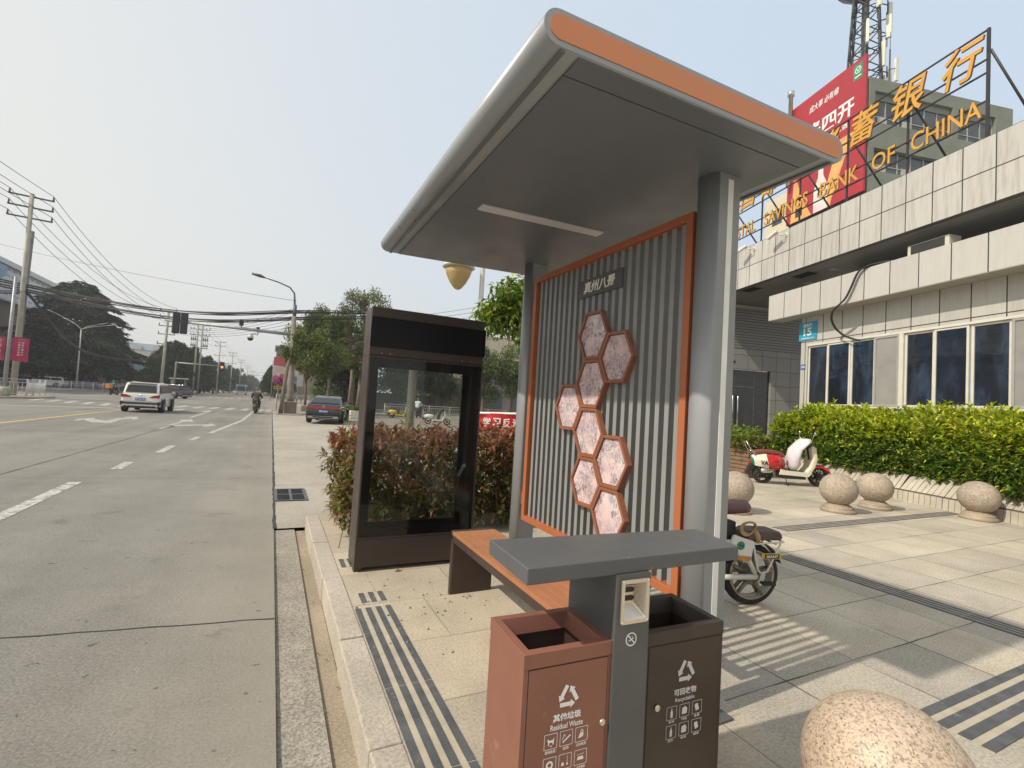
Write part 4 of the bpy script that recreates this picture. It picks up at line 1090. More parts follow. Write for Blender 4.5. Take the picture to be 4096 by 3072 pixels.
for q_ in range(nn_):
    a0 = rad(20 + 150 * q_ / nn_); a1 = rad(20 + 150 * (q_ + 1) / nn_); rr = r + .02
    P = [Vector((rr * math.cos(PI - a), 0, r + rr * math.sin(a))) for a in (a0, a1)]
    vs = [P[0] + Vector((0, -.04, 0)), P[0] + Vector((0, .04, 0)), P[1] + Vector((0, .04, 0)), P[1] + Vector((0, -.04, 0))]
    mb.add(vs + [v + Vector((0, 0, .005)) for v in vs], [(0, 1, 2, 3), (4, 7, 6, 5), (0, 4, 5, 1), (2, 6, 7, 3), (0, 3, 7, 4), (1, 5, 6, 2)])
mb.build('mudguard', m_blk, eb)
mb = MB(); mb.box(-.185, -.02, -.110, -.104, .375, .42); pt = mb.build('yellow_plate', mat('yellow_plate', (.55, .36, .05), .45, var=.1), eb, bevel=.003)
mb = MB(); mb.box(-.165, -.045, -.1125, -.110, .382, .413); mb.build('label_ground', m_black, pt)
mb = MB(); put_text(mb, 'GIANT', .03, frame_mat((-.105, -.1135, .3975), (-1, 0, 0), (0, 0, 1)), .0006, .0008, 0, .1, .019); mb.build('lettering', m_print, pt)
mb = MB(); mb.tube([(.30, -.05, .20), (.31, -.07, .10), (.32, -.09, .0)], .014, 8); mb.tube([(.30, .05, .20), (.2, .1, .06), (.16, .12, .0)], .012, 8); mb.tube([(.32, -.09, .01), (.34, -.13, .006)], .012, 6); mb.build('kickstand', m_blk, eb)
MB().box(-.10, -.01, -.17, -.11, r - .035, r - .02).build('foot_peg', m_blk, eb); MB().box(.36, .44, -.17, -.10, .17, .19).build('pedal', m_blk, eb)
mb = MB(); mb.tube([(1.02, -.05, r), (.95, -.05, .5), (.92, 0, .58), (.88, 0, .98)], .02, 8); mb.tube([(1.02, .05, r), (.95, .05, .5), (.92, 0, .58)], .018, 8); mb.tube([(.74, -.28, 1.0), (.84, -.14, 1.0), (.88, 0, .98), (.84, .14, 1.0), (.74, .28, 1.0)], .013, 8); mb.build('fork_and_bars', m_blk, eb)
eb.scale = (1, -1, 1)
cr = thing('rope_coil', 'coil of tan rope hung over the rack of the white electric bicycle', 'rope', (3.36, 2.55, .60), rad(163))
mb = MB()
for k in range(4):
    P = []
    for i in range(25):
        a = 2 * PI * i / 24; P.append((.03 + (.062 + .006 * k) * math.cos(a) + .01 * k, -.09 - .012 * k + .01 * math.sin(2 * a), .0 + (.05 + .004 * k) * math.sin(a) - .25 * (.06 * math.cos(a))))
    mb.tube(P, .0085, 7)
mb.tube([(-.02, -.11, -.02), (-.05, -.11, -.07), (-.06, -.11, -.13)], [.022, .03, .02], 8)
cr.scale = (.8, -.8, .8)
mb.build('rope', mat('tan_rope', (.40, .27, .125), .8, var=.2, vs=60, bump=.6, bs=140), cr)

# near broad-leaved tree behind the shelter, red slogan banner
def leafy_tree(name, label, loc, trunk, clumps, nleaf, ln, wd, cols, group=None, m=None, simple=True, limb_r=.05, cat='tree', sig=.5, flat=1.0, up=.35, inner_leaf=1):
    """clumps: list of (x,y,z,r) relative to loc"""
    t = thing(name, label, cat, loc, group=group)
    tr = MB(); hgt = trunk[1]
    top = Vector((trunk[2] if len(trunk) > 2 else 0, 0, hgt))
    tr.tube([(0, 0, -.05), (top.x * .3, 0, hgt * .4), (top.x, 0, hgt)], [trunk[0] * 1.15, trunk[0] * .9, trunk[0] * .65], 10)
    for i, c in enumerate(clumps):
        if i % 2 == 0 or len(clumps) < 14:
            q = Vector(c[:3]); a = top * rnd.uniform(.75, 1.0); mid = a.lerp(q, .55) + Vector((0, 0, -.1 * q.length * .2))
            tr.tube([a, mid, q], [limb_r, limb_r * .6, limb_r * .25], 6)
    tr.build('trunk', m_bark, t)
    wts = np.array([c[3] ** 2 for c in clumps]); cnt = (nleaf * wts / wts.sum()).astype(int)
    P = []; 
    for c, n in zip(clumps, cnt):
        d = rdir(n); rr = c[3] * (rng.uniform(0, 1, (n, 1)) ** sig); p = d * rr; p[:, 2] *= flat; P.append(p + np.array(c[:3]))
    P = np.concatenate(P); n = len(P)
    ax = rdir(n) + np.array([0, 0, -up]); 
    tone = np.concatenate([np.full(n_, rnd.uniform(.72, 1.3)) for n_ in cnt])
    leaf_obj('crown', P, ax, rdir(n) * .6 + np.array([0, 0, 1.0]), ln * rng.uniform(.7, 1.3, n), wd * rng.uniform(.8, 1.2, n), np.clip(palette(n, cols, .22) * tone[:, None], 0, 1), m or m_leaf, t, simple=simple)
    return t
def clump_cloud(n, c, r, cr, hollow=.55):
    out = []
    for _ in range(n):
        v = Vector((rnd.gauss(0, 1), rnd.gauss(0, 1), rnd.gauss(0, 1))).normalized() * rnd.uniform(hollow, 1)
        out.append((c[0] + v.x * r[0], c[1] + v.y * r[1], c[2] + v.z * r[2], cr * rnd.uniform(.7, 1.25)))
    return out
leafy_tree('camphor_tree', 'leafy bright green tree branch showing beside the far shelter post', (5.0, 7.9, 0), (.09, 2.4),
           [(-1.55, .15, 3.05, .30), (-1.2, 0, 3.35, .42), (-1.3, .2, 3.0, .34), (-.75, .1, 3.5, .5), (-.8, 0, 2.95, .42), (-.65, .2, 2.6, .3), (-.55, -.1, 2.35, .22), (-.25, 0, 3.3, .5), (-.2, .2, 2.75, .42), (.2, .1, 3.45, .5), (.3, -.2, 3.0, .5), (.7, .1, 3.2, .45)],
           7500, .16, .062, [(.15, .24, .028), (.22, .31, .035), (.09, .16, .025), (.32, .37, .045)], m=m_leafg, simple=False, limb_r=.025)
bn_ = thing('slogan_banner', 'red cloth banner with white slogan stretched between posts behind the red hedge', 'banner', (4.9, 8.8, 0))
A = Vector((3.72, 9.38, 0)); B = Vector((6.3, 8.2, 0)); t = (B - A).normalized(); mb = MB(); vs = []
for i in range(25):
    p = A.lerp(B, i / 24) + Vector((.03 * math.sin(i * .9), .03 * math.cos(i * .7), 0)); vs += [p + Vector((0, 0, .87 + .015 * math.sin(i * .8))), p + Vector((0, 0, 1.235))]
mb.add(vs, [(2 * i, 2 * i + 2, 2 * i + 3, 2 * i + 1) for i in range(24)], 0, True); cl = mb.build('cloth', mat('red_banner_cloth', (.55, .025, .03), .7, var=.1, vs=5), bn_, world=True)
mb = MB()
for i, ch in enumerate('学习反洗钱法守护家园'):
    p = A + t * (.36 + i * .205); nrm = Vector((t.y, -t.x, 0))
    put_text(mb, ch, .18, frame_mat(p + nrm * .05 + Vector((0, 0, 1.05)), t, (0, 0, 1)), .001, .006, 0, .16, .19)
mb.build('lettering', m_print, cl, world=True)
mb = MB()
for p in (A - t * .03, B + t * .03): mb.cyl((p.x, p.y, 0), (p.x, p.y, 1.3), .02)
mb.cyl((A.x, A.y, 1.22), (B.x, B.y, 1.32), .022); mb.build('rail', mat('white_rail', (.70, .69, .66), .5), bn_, world=True)
# ------------------------------------------------------------------ bank building; local x = right along the facade, local y = into the building
BP = Vector((13.31, 8.29, 0)); BA = math.atan2(-.965, -.262)
bk = thing('bank_building', 'low bank building clad in pale square panels with two long canopies and dark windows', 'building', BP, BA)
def panel_mat(name, col, bw, rh, ox=0, oz=0, off=0.0, line=(.05, .05, .045), ms=.012, axis='xz', var=.05, streak=.25, rough=.35):
    N = NT(name); co = N.obj(); p = N.p
    sx = N.n('SeparateXYZ'); N.l(co, sx.inputs[0]); cx = N.n('CombineXYZ')
    a, b = {'xz': (0, 2), 'yz': (1, 2), 'xy': (0, 1)}[axis]
    N.l(N.math('ADD', sx.outputs[a], ox), cx.inputs[0]); N.l(N.math('ADD', sx.outputs[b], oz), cx.inputs[1])
    br = N.n('TexBrick'); br.offset = off; br.squash = 1
    N.l(cx.outputs[0], br.inputs['Vector'])
    br.inputs['Scale'].default_value = 1; br.inputs['Brick Width'].default_value = bw; br.inputs['Row Height'].default_value = rh
    br.inputs['Mortar Size'].default_value = ms; br.inputs['Mortar Smooth'].default_value = .1; br.inputs['Bias'].default_value = 0
    br.inputs['Color1'].default_value = (*[c * (1 - var) for c in col], 1); br.inputs['Color2'].default_value = (*[c * (1 + var) for c in col], 1); br.inputs['Mortar'].default_value = (*line, 1)
    c = br.outputs['Color']
    st = N.noise(N.vm(co, (5, 5, .5)), 3.0, 5, .6); c = N.mix(streak, c, N.ramp(st, [(.35, (.62, .58, .5)), (.55, (1, 1, 1))]), 'MULTIPLY')
    N.l(c, p.inputs['Base Color']); p.inputs['Roughness'].default_value = rough
    N.bump(N.math('SUBTRACT', 1.0, br.outputs['Fac']), .5, .01)
    return N.mat
m_pan = panel_mat('aluminium_panel', (.48, .47, .44), .59, 2.0, .16, .3)
m_upan = panel_mat('upper_fascia_panel', (.48, .468, .44), .545, .64, .08, -5.60, streak=.5, var=.07)
m_lpan = panel_mat('lower_fascia_panel', (.49, .48, .45), .628, 4.0, .436, -3.0, streak=.15)
m_soffit = panel_mat('soffit_boards', (.17, .16, .15), 9.0, .14, 0, 0, 0, (.05, .05, .045), .010, 'xy', .1, 0)
m_wtile = panel_mat('porch_wall_tile', (.25, .247, .235), .60, .525, .09, -.09, 0, (.045, .045, .04), .008, 'yz', .08, .1)
m_clad = panel_mat('porch_cladding', (.22, .21, .2), 9, .1, 0, 0, 0, (.05, .05, .05), .012, 'yz', .1, 0)
m_wfr = mat('window_frame_white', (.60, .575, .52), .45, var=.08, vs=3)
m_win = NT('dark_window_glass'); m_win.p.inputs['IOR'].default_value = 1.75; m_win.p.inputs['Roughness'].default_value = .04; m_win.p.inputs['Specular IOR Level'].default_value = .65
_c = m_win.obj(); _n = m_win.noise(m_win.vm(_c, (1.6, 1.6, .45)), 1.7, 5, .6, .5); m_win.l(m_win.ramp(_n, [(.35, (.006, .008, .012)), (.5, (.010, .016, .03)), (.66, (.03, .05, .085))]), m_win.p.inputs['Base Color']); m_win.bump(m_win.noise(_c, 1.3, 2), .22, .03); m_win = m_win.mat  # blue noise in the base colour stands in for reflections on the panes
m_blind = mat('grey_blind_panel', (.27, .265, .255), .4, var=.12, vs=2.5)
XE = 22
# window wall: band above, corner strip, mullions, sill
mb = MB(); mb.box(-.31, XE, 0, .25, 3.62, 4.9); mb.box(-.31, -.07, 0, .25, 0, 3.62); mb.box(-.07, XE, 0, .25, 0, 1.86)
mb.build('window_wall', m_pan, bk)
MB().box(-.31, -.30, .25, 2.2, 0, 4.8).build('return_wall', m_pan, bk)
mb = MB(); mb.box(-.325, XE, -.02, -.0025, .02, 1.35); mb.build('dark_base', mat('dark_base_tile', (.05, .048, .047), .5, var=.3, vs=2), bk)
sash = [(-.05, .60, 'g'), (.60, 1.29, 'g'), (1.29, 1.945, 'g'), (1.95, 2.55, 'b'), (2.66, 3.29, 'g'), (3.29, 3.95, 'g'), (3.98, 4.64, 'g'), (4.66, 5.35, 'b'), (5.42, 6.1, 'g'), (6.1, 6.8, 'g')]
mb = MB(); mb.box(-.07, 7.0, -.05, .1, 1.86, 1.90); mb.box(-.07, 7.0, -.03, .1, 3.565, 3.62); mb.box(2.555, 2.655, -.035, .1, 1.9, 3.565); mb.box(5.355, 5.415, -.035, .1, 1.9, 3.565)
mb.build('window_surround', m_wfr, bk, bevel=.006)
mb = MB(); mb.box(7.0, XE, .0, .2, 1.86, 3.62); mb.build('end_wall', m_pan, bk)
for i, (a, b, k) in enumerate(sash):
    f = .045; d0 = -.03 if k == 'b' else (-.012 if i % 2 else .012)
    mb = MB(); mb.box(a, a + f, d0, d0 + .06, 1.905, 3.56); mb.box(b - f, b, d0, d0 + .06, 1.905, 3.56); mb.box(a + f, b - f, d0, d0 + .06, 1.905, 1.955); mb.box(a + f, b - f, d0, d0 + .06, 3.52, 3.56)
    w_ = mb.build('window', m_wfr if k == 'g' else mat('grey_sash', (.33, .325, .31), .5), bk, bevel=.004)
    MB().box(a + f, b - f, d0 + .02, d0 + .035, 1.955, 3.52).build('pane', m_win if k == 'g' else m_blind, w_)
# canopies
mb = MB(); mb.box(-1.05, XE, -.5, .0, 4.405, 5.145); mb.build('lower_canopy', [m_lpan], bk, bevel=.006)
MB().box(-1.045, XE, -.495, -.003, 4.395, 4.404).build('lower_soffit', mat('plain_soffit', (.40, .38, .345), .6, var=.05), bk)
mb = MB(); mb.box(-9.5, XE, -.7, -.55, 5.60, 6.88); mb.build('upper_fascia', m_upan, bk, bevel=.006)
MB().box(-9.5, XE, -.55, 3, 5.61, 5.66).build('upper_soffit', m_soffit, bk)
MB().box(-9.5, XE, -.55, 6, 6.35, 6.5).build('roof', mat('flat_roof', (.2, .19, .18), .9), bk)
MB().box(-.30, XE, 1.8, 2.0, 4.8, 5.61).build('upper_wall', m_pan, bk)
# porch with entrance doors; the wall faces back along the facade
mb = MB(); mb.box(-4.2, -4.0, -4.5, -1.30, 0, 3.99); mb.box(-4.2, -4.0, 2.09, 4.2, 0, 3.99); mb.box(-4.2, -4.0, -1.30, 2.09, 3.24, 3.99)
mb.build('entrance_wall', m_wtile, bk)
MB().box(-4.21, -3.99, -4.5, 4.2, 3.992, 5.61).build('porch_cladding', m_clad, bk)
MB().box(-4.0, -3.95, -4.5, 4.2, 5.48, 5.58).build('porch_trim', mat('porch_trim', (.35, .33, .3), .6), bk)
m_dglass = mat('dark_door_glass', (.018, .018, .017), .08, var=.2, spec=.6)
for y0_, y1_ in ((-.28, .66), (.67, 1.475)):
    d_ = MB().box(-4.12, -4.08, y0_, y1_, .02, 3.22).build('entrance_door', m_dglass, bk)
    yh = y1_ - .10 if y0_ < 0 else y0_ + .10
    MB().tube([(-4.08, yh, 1.15), (-4.02, yh, 1.18), (-4.02, yh, 2.25), (-4.08, yh, 2.28)], .022, 8).build('handle', m_chrome, d_)
    mb = MB(); mb.box(-4.078, -4.072, y0_, y1_, 2.6, 2.63); mb.box(-4.078, -4.072, y1_ - .02, y1_, .02, 3.2); mb.build('door_rail', mat('door_rail', (.12, .115, .105), .4), d_)
MB().box(-4.13, -4.09, 1.49, 2.085, .02, 3.22).build('side_light', m_dglass, bk); MB().box(-4.13, -4.09, -1.295, -.29, .02, 3.22).build('side_light', m_dglass, bk)
mb = MB(); mb.box(-4.05, -3.99, .5, .6, 3.45, 3.53); mb.build('sensor', m_blk, bk)
# downlights and grilles in the soffit
for x, y in ((.6, .12), (-.8, .6)): MB().lathe([(.001, 5.604), (.13, 5.604), (.14, 5.611)], (x, y, 0), 20).build('downlight', mat('downlight', (.34, .33, .3), .3), bk)
for x, y in ((-.15, -.1), (-2.1, -.3)):
    mb = MB()
    for k in range(7): mb.box(x - .3, x + .3, y - .18 + k * .05, y - .16 + k * .05, 5.595, 5.609)
    mb.build('soffit_grille', m_blk, bk)

def BW(x, y, z):
    return ROOTM[bk.name] @ Vector((x, y, z))
XL = (ROOTM[bk.name].to_3x3() @ Vector((1, 0, 0))); YL = (ROOTM[bk.name].to_3x3() @ Vector((0, 1, 0))); UPZ = Vector((0, 0, 1))
# roof sign
m_gold = mat('golden_letter', (.58, .30, .045), .45, var=.12, vs=4)
m_goldd = mat('letter_return', (.20, .10, .03), .5)
m_rail = mat('sign_rail', (.028, .026, .027), .5, var=.2)
sg = thing('rooftop_bank_sign', 'black rail frame carrying golden Chinese and English bank lettering on the canopy edge', 'sign', BW(-1, -.6, 6.88), BA)
def LS(x, y, z): return Vector((x + 1, y + .6, z - 6.88))
mb = MB()
for z in (7.31, 7.635, 8.18, 8.44, 9.01): mb.box(LS(-4.5, 0, 0).x, LS(4.60, 0, 0).x, -.014, .014, z - 6.88 - .014, z - 6.88 + .014)
PX = (-4.4, -2.9, -1.4, .1, 1.6, 3.095)
for x in PX: mb.box(LS(x, 0, 0).x - .018, LS(x, 0, 0).x + .018, .014, .05, 0, 2.125)
mb.box(LS(4.61, 0, 0).x - .022, LS(4.61, 0, 0).x + .022, -.022, .022, 0, 2.15)
for x in PX + (4.61,):
    p = LS(x, 0, 0); mb.tube([(p.x, .05, 1.75), (p.x + .1, 1.7, -.3)], .024, 6)
mb.build('rail_frame', m_rail, sg)
for x, ch in ((4.23, '行'), (3.19, '银'), (2.15, '蓄'), (1.11, '储'), (.10, '政'), (-.92, '邮'), (-1.9, '国'), (-2.95, '中')):
    mb = MB(); p = LS(x, 0, 8.56)
    put_text(mb, ch, .7, frame_mat((p.x, -.085, p.z), (1, 0, 0), (0, 0, 1)), .022, .009, .22, .74, .76)
    o = mb.build('character', [m_gold, m_goldd], sg)
    for f in o.data.polygons:
        if abs(f.normal.y) < .5: f.material_index = 1
for x0_, x1_, s in ((3.25, 4.56, 'CHINA'), (2.35, 2.9, 'OF'), (.88, 2.0, 'BANK'), (-1.19, .49, 'SAVINGS'), (-2.95, -1.57, 'POSTAL')):
    mb = MB(); p = LS((x0_ + x1_) / 2, 0, 7.51)
    put_text(mb, s, .4, frame_mat((p.x, -.06, p.z), (1, 0, 0), (0, 0, 1)), .016, .002, 0, x1_ - x0_, .38)
    o = mb.build('lettering', [m_gold, m_goldd], sg)
    for f in o.data.polygons:
        if abs(f.normal.y) < .5: f.material_index = 1
# address plate and small plate
ap = thing('address_plate', 'blue street number plate reading 15 at the corner above the windows', 'sign', BW(-.05, -.012, 4.0), BA)
MB().box(-.33, .29, -.012, .0, -.255, .255).build('plate', mat('blue_plate', (.035, .30, .46), .35, var=.15, vs=3), ap, bevel=.003)
mb = MB(); put_text(mb, '浦东路', .1, frame_mat((-.02, -.014, .165), (1, 0, 0), (0, 0, 1)), .001, .003, 0, .33, .10); put_text(mb, '15', .3, frame_mat((-.02, -.014, -.02), (1, 0, 0), (0, 0, 1)), .001, .008, 0, .28, .22); put_text(mb, 'PUDONG LU', .06, frame_mat((-.02, -.014, -.20), (1, 0, 0), (0, 0, 1)), .001, .001, 0, .42, .045)
mb.build('lettering', m_print, ap)
s2 = thing('small_blue_plate', 'tiny blue number plate on the white wall corner left of the windows', 'sign', BW(-.2, -.004, 3.0), BA)
MB().box(-.09, .07, -.008, 0, -.07, .07).build('plate', mat('cobalt_plate', (.03, .11, .40), .4), s2); mb = MB(); put_text(mb, '541', .08, frame_mat((-.01, -.009, 0), (1, 0, 0), (0, 0, 1)), .001, .001, 0, .12, .07); mb.build('lettering', m_print, s2)
# cameras on the fascia
def cctv(x, z, label, ang):
    c = thing('security_camera', label, 'camera', BW(x, -.7, z), BA, 'cameras on the bank canopy')
    mb = MB(); mb.box(-.06, .06, -.015, 0, -.06, .06); mb.tube([(0, 0, 0), (.02, -.16, -.05), (-.1, -.24, .02)], .018, 6); mb.build('bracket', m_wfr, c)
    M = Matrix.Translation((-.16, -.27, .05)) @ Matrix.Rotation(ang, 4, 'Z') @ Matrix.Rotation(-.35, 4, 'Y')
    mb = MB(); mb.box(-.24, .1, -.05, .05, -.045, .045, M=M); mb.build('housing', mat('camera_white', (.62, .6, .55), .4), c, bevel=.015)
    mb = MB(); mb.box(-.245, -.24, -.035, .035, -.03, .03, M=M); mb.build('lens', m_blk, c)
cctv(-1.5, 6.72, 'white security camera on the canopy end nearest the shelter post', .3)
cctv(-.2, 6.72, 'white security camera on the canopy edge below the word SAVINGS', .1)
ac = thing('air_conditioner', 'pale air conditioner unit lying on top of the lower bank canopy', 'air conditioner', BW(3.45, -.28, 5.145), BA)
MB().box(-.42, .42, -.16, .16, 0, .235).build('casing', mat('ac_casing', (.56, .53, .46), .5, var=.1), ac, bevel=.02); mb = MB()
for k in range(12): mb.box(-.34, .34, -.168, -.161, .025 + k * .016, .033 + k * .016)
mb.build('grille', m_blk, ac)
cbm = MB(); pts_ = [(2.6, -.3, 5.2), (2.2, -.5, 5.19), (1.96, -.56, 5.08), (1.8, -.57, 4.78), (1.62, -.57, 4.5), (1.3, -.55, 4.3), (1.13, -.45, 4.12), (1.1, -.3, 3.9), (1.25, -.2, 3.7), (1.45, -.12, 3.58), (1.6, -.08, 3.53)]
def smooth(pts, k=6):
    P = [Vector(p) for p in pts]; out = []
    for i in range(len(P) - 1):
        p0, p1, p2, p3 = P[max(0, i - 1)], P[i], P[i + 1], P[min(len(P) - 1, i + 2)]
        for j in range(k):
            t = j / k; out.append(.5 * ((2 * p1) + (p2 - p0) * t + (2 * p0 - 5 * p1 + 4 * p2 - p3) * t * t + (3 * p1 - p0 - 3 * p2 + p3) * t ** 3))
    return out + [P[-1]]
for o_ in (0, .022, .04): cbm.tube([BW(p[0] + o_, p[1] - o_ * .4, p[2]) for p in smooth(pts_)], .018, 7)
cbm.build('hanging_cable', m_blk, world=True, label='black cable bundle looping from the lower canopy down to a window frame', cat='cable')

# ------------------------------------------------------------------ office tower with billboard, behind the bank
TA = BA; TC = Vector((35.06, 18.28, 0))
tb = thing('office_block', 'grey-green concrete office block with ribbon windows and a huge red billboard', 'building', TC, TA)
m_conc = mat('grey_green_render', (.19, .205, .17), .8, var=.14, vs=.6, bump=.2, bs=4, dirt=(.8, .62, (.13, .14, .115)))
m_crm = mat('cream_render', (.58, .53, .40), .8, var=.06, vs=.5)
m_owin = mat('office_glass', (.05, .06, .065), .12, var=.35, vs=.6, spec=.6)
# local x: right along u-reversed; the visible front wall runs along local y (to -n) at local x = 0
def TL(s, nn, z): return (-s, nn, z)
MB().box(-9.8, -6.91, .0, 12.6, 0, 20.5).build('lower_body', m_crm, tb)
mb = MB(); H = 25.4
for z0_, z1_ in ((24.5, H), (20.5, 22.3), (17.2, 18.9), (13.8, 15.5)): mb.box(-6.9, .004, .0, 12.6, z0_, z1_)
for a, b in ((0, .45), (7.1, 7.62), (11.0, 12.6)): mb.box(-6.9, .001, a, b, 13, 24.5)
mb.box(-6.9, -.35, .45, 12.6, 13, 24.5); mb.box(-6.9, -.02, 0, .45, 0, 13); mb.build('concrete_frame', m_conc, tb)
for z0_, z1_ in ((22.3, 24.0), (18.9, 20.45), (15.5, 17.15)):
    for a, b in ((.47, 7.08), (7.64, 10.98)):
        wd = MB(); wd.box(-.30, -.26, a, b, z0_, z1_); o = wd.build('window', m_owin, tb)
        mb = MB(); n = round((b - a) / 1.1)
        for k in range(n + 1): mb.box(-.26, -.22, a + (b - a) * k / n - .035, a + (b - a) * k / n + .035, z0_, z1_)
        mb.box(-.26, -.215, a, b, z0_ + .5, z0_ + .56); mb.build('frame', mat('grey_window_bar', (.36, .36, .33), .6), o)
    for a, b in ((.9, 1.7), (3.0, 3.7)): 
        mb = MB(); mb.box(-.255, -.21, a, b, z0_ + .1, z0_ + .6); mb.build('shop_ad', mat('window_ac_back', (.42, .41, .38), .6), tb)
for z0_ in (24.02, 20.47): MB().box(-.25, -.2, .47, 10.98, z0_, z0_ + .46).build('window_header', m_conc, tb)
w_ = MB().box(-8.9, -7.8, -.04, .02, 18.1, 19.2).build('window', m_owin, tb); MB().box(-8.9, -7.8, -.06, -.041, 18.6, 18.65).build('frame', m_rail, w_)
bb = thing('billboard', 'huge red drink advertisement billboard with white Chinese characters and bottle picture', 'billboard', TC + Matrix.Rotation(TA, 3, 'Z') @ Vector((-3.45, -.25, 17.4)), TA)
MB().box(-3.5, 3.42, -.06, .1, 0, 9.6).build('panel', mat('billboard_red', (.36, .020, .032), .55, var=.06, vs=.5), bb)
def bx(s): return 3.45 - s     # s metres left of the building corner
mb = MB()
put_text(mb, '缘四开', 1.5, frame_mat((bx(3.0), -.065, 6.55), (1, 0, 0), (0, 0, 1)), .01, .035, 0, 4.2, 1.35)
put_text(mb, '成大事 必有缘', .6, frame_mat((bx(3.55), -.065, 8.45), (1, 0, 0), (0, 0, 1)), .01, .006, .2, 2.7, .55)
put_text(mb, '国缘系列白酒', .4, frame_mat((bx(2.9), -.065, 5.35), (1, 0, 0), (0, 0, 1)), .01, .004, 0, 3.0, .38)
mb.build('lettering', m_print, bb)
mb = MB(); mb.box(bx(1.02), bx(.30), -.066, -.06, 8.2, 9.3); gp = mb.build('green_emblem_patch', mat('emblem_green', (.03, .22, .12), .5), bb)
mb = MB(); ring2d(mb, bx(.66), 8.88, .19, .25, -.07); bar2d(mb, (bx(.66) - .12, 8.98), (bx(.66), 8.76), .06, -.07); bar2d(mb, (bx(.66) + .12, 8.98), (bx(.66), 8.76), .06, -.07); bar2d(mb, (bx(.66) - .25, 8.42), (bx(.66) + .25, 8.42), .09, -.07); mb.build('emblem', m_print, gp)
mb = MB()
for p in ([(6.5, 0), (6.2, 4.0), (5.2, 1.4), (4.4, 0)], [(3.6, 0), (2.1, 4.6), (.9, 4.6), (2.6, .5), (2.7, 0)]): mb.sheet([(bx(s), -.064, z) for s, z in p])
mb.build('gold_ribbon', mat('billboard_gold', (.66, .36, .12), .5, var=.2, vs=1), bb)
mb = MB(); prof = [(.62, 0), (.62, 1.6), (.5, 2.1), (.25, 2.6), (.2, 3.5), (.28, 3.6), (.28, 3.9)]
mb.sheet([(bx(3.6) - r_, -.067, z) for r_, z in prof] + [(bx(3.6) + r_, -.067, z) for r_, z in reversed(prof)]); bt = mb.build('bottle_picture', mat('bottle_white', (.70, .60, .58), .5, var=.12, vs=1.2), bb)
mb = MB(); put_text(mb, '缘', .6, frame_mat((bx(3.6), -.07, 1.3), (1, 0, 0), (0, 0, 1)), .005, .02, 0, .55, .7); mb.box(bx(6.0), bx(5.3), -.069, -.066, .3, 1.2); mb.build('dark_print', mat('dark_print', (.06, .03, .035), .5), bt)
# mast, pipe, telecom tower
ms = thing('roof_antenna_mast', 'thin roof mast with one white antenna panel on the office block', 'antenna', TC + Matrix.Rotation(TA, 3, 'Z') @ Vector((-3.0, 5.0, 25.4)), TA)
mb = MB(); mb.cyl((0, 0, 0), (0, 0, 5.2), .07, .05); mb.cyl((0, 0, 5.2), (0, 0, 6.6), .02); mb.tube([(0, 0, 3.6), (0, .5, 3.8)], .03, 6)
for a in (0, 2.1, 4.2): mb.cyl((.5 * math.cos(a), .5 * math.sin(a), 0), (0, 0, 2.0), .025)
mb.build('mast', m_rail, ms); mb = MB(); mb.box(-.1, .1, .5, .75, 2.8, 4.6); mb.build('antenna_panel', mat('antenna_white', (.66, .66, .60), .5), ms)
pp = thing('vent_pipe', 'silver vent pipe rising beside the left top edge of the billboard', 'pipe', TC + Matrix.Rotation(TA, 3, 'Z') @ Vector((-6.55, -.6, 20.4)), TA)
MB().lathe([(.16, 0), (.16, 7.6), (.26, 7.62), (.26, 8.0), (.1, 8.1)], n=16).build('pipe', m_chrome, pp)
tt = thing('telecom_tower', 'tall dark lattice telecom tower hung with white antenna panels', 'tower', (47.4, 25.2, 1.7), .4)
mb = MB(); legs = lambda z: 2.6 - .034 * z * 1.25
Z = [k * 2.1 for k in range(24)]
for i in range(len(Z) - 1):
    a, b = max(.85, legs(Z[i])), max(.85, legs(Z[i + 1]))
    for sx in (-1, 1):
        for sy in (-1, 1): mb.cyl((sx * a, sy * a, Z[i]), (sx * b, sy * b, Z[i + 1]), .10, n=6)
    if Z[i] < 18: continue
    for s in (-1, 1):
        mb.cyl((-a, s * a, Z[i]), (b, s * b, Z[i + 1]), .065, n=5); mb.cyl((a, s * a, Z[i]), (-b, s * b, Z[i + 1]), .065, n=5); mb.cyl((-a, s * a, Z[i]), (a, s * a, Z[i]), .045, n=5)
        mb.cyl((s * a, -a, Z[i]), (s * b, b, Z[i + 1]), .05, n=5); mb.cyl((s * a, a, Z[i]), (s * b, -b, Z[i + 1]), .05, n=5); mb.cyl((s * a, -a, Z[i]), (s * a, a, Z[i]), .045, n=5)
mb.cyl((0, 0, 20), (0, 0, 46), .22, n=8); mb.cyl((.4, .3, 20), (.4, .3, 46), .10, n=8)
mb.build('lattice', mat('dark_galvanised', (.045, .046, .046), .6, .3, .3, 2), tt)
mb = MB()
for z in (41.6,):
    mb.lathe([(1.0, z - 1.2), (2.5, z), (2.5, z + .15), (1.0, z + .1)], n=20)
    for k in range(20):
        a = 2 * PI * k / 20; mb.cyl((2.4 * math.cos(a), 2.4 * math.sin(a), z), (2.5 * math.cos(a), 2.5 * math.sin(a), z + 1.2), .04, n=5)
mb.build('platform', m_rail, tt)
m_ant = mat('antenna_panel', (.68, .67, .56), .5, var=.08)
